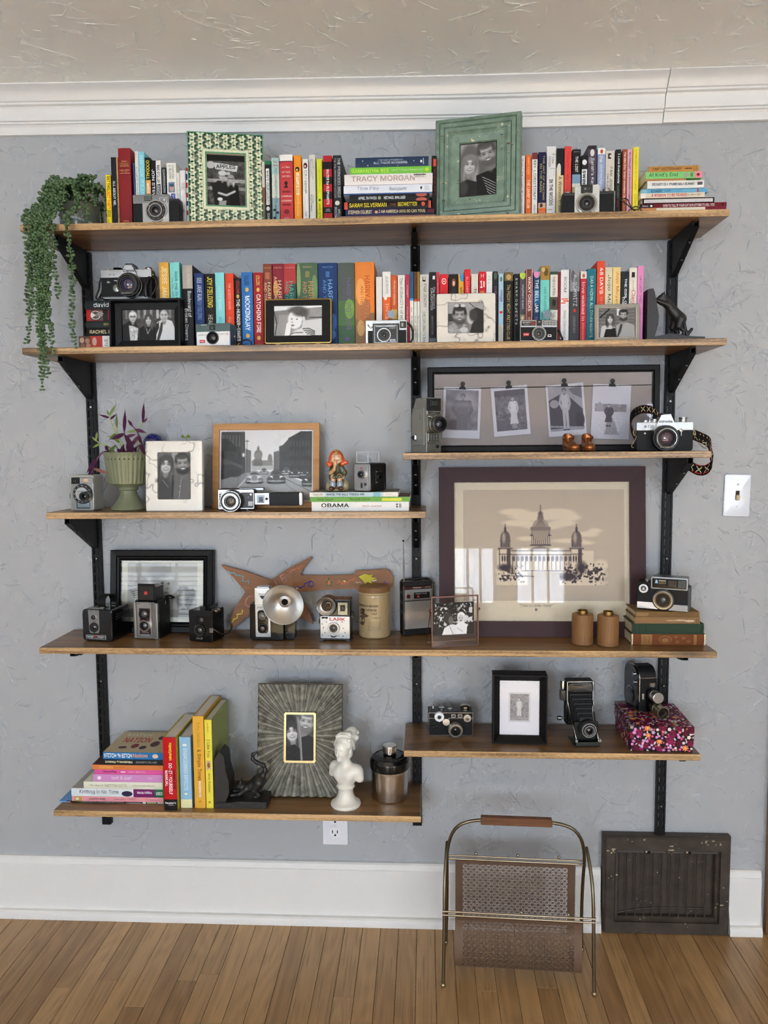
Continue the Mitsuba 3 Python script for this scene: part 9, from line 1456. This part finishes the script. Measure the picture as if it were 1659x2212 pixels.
# wall register
x0,x1,z1 = 0.4910,0.8380,0.2798; Wd = x1-x0; IRN = (62,52,44)
t = Thing('wall_register','dark brown iron heating register with upright bars set in the wall','vent',place(((x0+x1)/2,0,0))); Hh = z1
t.mb('casing','worn_iron').loft([np.array([(-Wd/2+i,y,.002+(i if 0 else 0)),(Wd/2-i,y,.002),(Wd/2-i,y,Hh-i*.8),(-Wd/2+i,y,Hh-i*.8)]) for i,y in ((0,-.002),(0,-.022),(.004,-.030),(.008,-.033))],IRN,None,(False,False))
ox,oz0,oz1 = Wd/2-.030,.034,Hh-.038; g = shapely.box(-Wd/2+.007,.002,Wd/2-.007,Hh-.006).difference(shapely.box(-ox,oz0,ox,oz1)); t.mb('casing','worn_iron').prism(g,-.0335,-.028,IRN)
for o,y in ((0,-.0335),(.010,-.028)): pass
t.mb('inner_frame','worn_iron').loft([np.array([(-ox+i,y,oz0+i),(ox-i,y,oz0+i),(ox-i,y,oz1-i),(-ox+i,y,oz1-i)]) for i,y in ((0,-.030),(.0015,-.0315),(.004,-.0265),(.010,-.0275),(.0125,-.024),(.0125,-.012))],(74,62,52),None,(False,False))
nb = 10
for k in range(nb): xb = -ox+.0125+(2*ox-.025)*(k+1)/(nb+1); t.mb(f'bar#{k}','worn_iron').tube([(xb,-.023,oz0+.010),(xb,-.024,oz1-.012)],.0021,(84,72,60),8)
for k,xb in enumerate((-.058,.002,.052)): t.mb(f'catch#{k}','satin' if k != 1 else 'worn_iron').lathe([(.0001,-.0365),(.0035,-.0355),(.0055,-.033),(.0055,-.027)],(168,158,140) if k != 1 else IRN,12,None,30,'y',(xb,0,oz1-.004)); t.mb(f'catch#{k}','satin').box(xb+.003,xb+.012,-.032,-.028,oz1-.010,oz1-.005,IRN,.0008,None)
b = t.mb('damper_plate','worn_iron'); b.box(-ox+.012,ox-.012,-.0102,-.0085,oz0+.012,oz1-.008,(22,18,16)); b.tube(smooth_path([(-.07,-.0112,oz0+.075),(-.045,-.0112,oz0+.092),(-.02,-.0112,oz0+.098),(.045,-.0112,oz0+.098)],20),.0014,(96,86,76),6)
for k in range(9): b.box(-ox+.018+k*.019,-.0+(-ox+.022+k*.019),-.0112,-.010,oz0+.03,oz1-.02,(24,20,17))
b.tube(smooth_path([(-ox+.014,-.0118,oz0+.014),(-.03,-.012,oz0+.030),(.03,-.012,oz0+.032),(ox-.014,-.0118,oz0+.03)],20),.0022,(92,84,66),6); t.done()
def worn(p,n,uv):
 e = noise(p.x*180,p.y*180,p.z*180)*fbm(p.x*25,p.y*25,p.z*25,2)
 return mix(mix(C3((40,34,29)),C3((66,57,50)),fbm(p.x*30,p.y*30,p.z*30,3)),C3((170,156,128)),smoothstep(.56,.62,e)*.8)
scene['worn_iron'] = pr(.5,base=mikit.proc(worn),spec=.4)
# magazine rack
FL = lambda u,v,Y: 0
t = Thing('magazine_rack','brass wire magazine rack with perforated brown sheet metal sling and wooden grip','magazine rack',place((0.2319,-.185,0),-2.5)); BRS = (152,142,120)
wT,wB,zT = .178,.1865,.3985
def arch(y0,y1,half,ztop,r=.0042):
 pts = [(-half-.004,y0,.006),(-half-.001,y0*.9+y1*.1,.10),(-half,y0*.55+y1*.45,.24),(-half+.004,y0*.2+y1*.8,.315),(-half+.030,y1,.375),(-half+.078,y1,ztop),(0,y1,ztop)]; p = smooth_path(pts,40); q = p[::-1]*[-1,1,1]; return np.vstack([p,q[1:]])
b = t.mb('handle_frame','satin'); b.tube(arch(.075,0,wT,.392),.0043,BRS,10)
for s in (-1,1): t.mb('front_leg' if s < 0 else 'front_leg#1','satin').tube(smooth_path([(s*(wT+.008),-.098,.006),(s*(wT+.006),-.094,.10),(s*(wT+.005),-.088,.20),(s*(wT+.004),-.070,.27),(s*(wT+.001),-.034,.315),(s*(wT-.001),-.004,.333)],30),.0043,BRS,10)
for k,(x,y) in enumerate(((-wT-.004,.075),(wT+.004,.075),(-wT-.008,-.098),(wT+.008,-.098))): b = t.mb(f'foot#{k}','satin'); b.add(*sn(lambda p: np.linalg.norm(p,axis=1)-.0068,(-.009,)*3,(.009,)*3,.002),(196,180,140),True,trm(x,y,.0075))
t.mb('grip','timber').box(-.0905,.0905,-.0095,.0095,.384,.404,128,.002)
def railpair(n,y,z,half):
 for k,dz in enumerate((0,-.0095)): t.mb(f'rail#{n*2+k}','chrome').tube([(-half,y,z+dz),(half,y,z+dz)],.0026,(196,190,176),8)
 for k,x in enumerate((-.6,.04,.66)): b = t.mb(f'rail_ball#{n*3+k}','satin'); b.add(*sn(lambda p: np.linalg.norm(p,axis=1)-.0046,(-.006,)*3,(.006,)*3,.0016),(186,176,156),True,trm(x*half*.98,y,z+.0078))
railpair(0,.028,.2795,wT-.004); railpair(1,-.094,.1985,wT+.010)
# the sling: one sheet hung between the rails, with rows of eight-rayed star piercings
PITCH = .0152; SHW = .312; path = smooth_path([(.030,.272),(.034,.20),(.034,.12),(.024,.062),(-.005,.042),(-.045,.040),(-.085,.052),(-.0955,.10),(-.0945,.188)],400); dd = np.r_[0,np.cumsum(np.linalg.norm(np.diff(path,axis=0),axis=1))]; LT = dd[-1]
def onsheet(x,s,off):
 q = np.stack([np.interp(s,dd,path[:,k]) for k in (0,1)],-1); e_ = 1e-3; q2 = np.stack([np.interp(np.minimum(s+e_,LT),dd,path[:,k]) for k in (0,1)],-1)-np.stack([np.interp(np.maximum(s-e_,0),dd,path[:,k]) for k in (0,1)],-1); q2 /= np.linalg.norm(q2,axis=-1,keepdims=True); n = np.stack([q2[...,1],-q2[...,0]],-1); q = q+n*np.asarray(off)[...,None]; return np.stack([x,q[...,0],q[...,1]],-1)
nx = int((SHW-.024)/PITCH); ns = int((LT-.03)/PITCH); mx,ms = (SHW-nx*PITCH)/2,(LT-ns*PITCH)/2
holes = []
for k in range(4):
 a = math.radians(90*k);
 for tri in ([(.018,.012),(.43,.012),(.43,.40)],[(.012,.018),(.40,.43),(.012,.43)]): pass
cell = [[(.075,.03),(.46,.03),(.46,.375)],[(.03,.075),(.375,.46),(.03,.46)]]
polys = []
for sx in (1,-1):
 for sz in (1,-1):
  for c3 in cell: polys.append(shapely.Polygon([(sx*a*PITCH,sz*b_*PITCH) for a,b_ in c3]))
unit = shapely.box(-PITCH/2,-PITCH/2,PITCH/2,PITCH/2).difference(shapely.union_all(polys)); m = trimesh.creation.extrude_polygon(unit,1.0,engine='earcut'); uv_ = np.array(m.vertices); uf = np.array(m.faces)
V,F,n0 = [],[],0
for i in range(nx):
 for j in range(ns):
  V.append(uv_+[-SHW/2+mx+(i+.5)*PITCH,ms+(j+.5)*PITCH,0]); F.append(uf+n0); n0 += len(uv_)
V = np.vstack(V); b = t.mb('pierced_sling','bronze'); b.add(onsheet(V[:,0],V[:,1],(V[:,2]-.5)*.0009),np.vstack(F),(104,84,70))
for (xa,xb,sa,sb) in ((-SHW/2,SHW/2,0,ms),(-SHW/2,SHW/2,LT-ms,LT),(-SHW/2,-SHW/2+mx,ms,LT-ms),(SHW/2-mx,SHW/2,ms,LT-ms)):
 n_ = max(3,int((sb-sa)/.006)); ss = np.linspace(sa,sb,n_); rings = [onsheet(np.array([xa,xb,xb,xa]),np.full(4,s),np.array([-.00045,-.00045,.00045,.00045])) for s in ss]; b.loft(rings,(104,84,70),30)
t.done(uv=(2,0))
scene['bronze'] = pr(.36,.35)
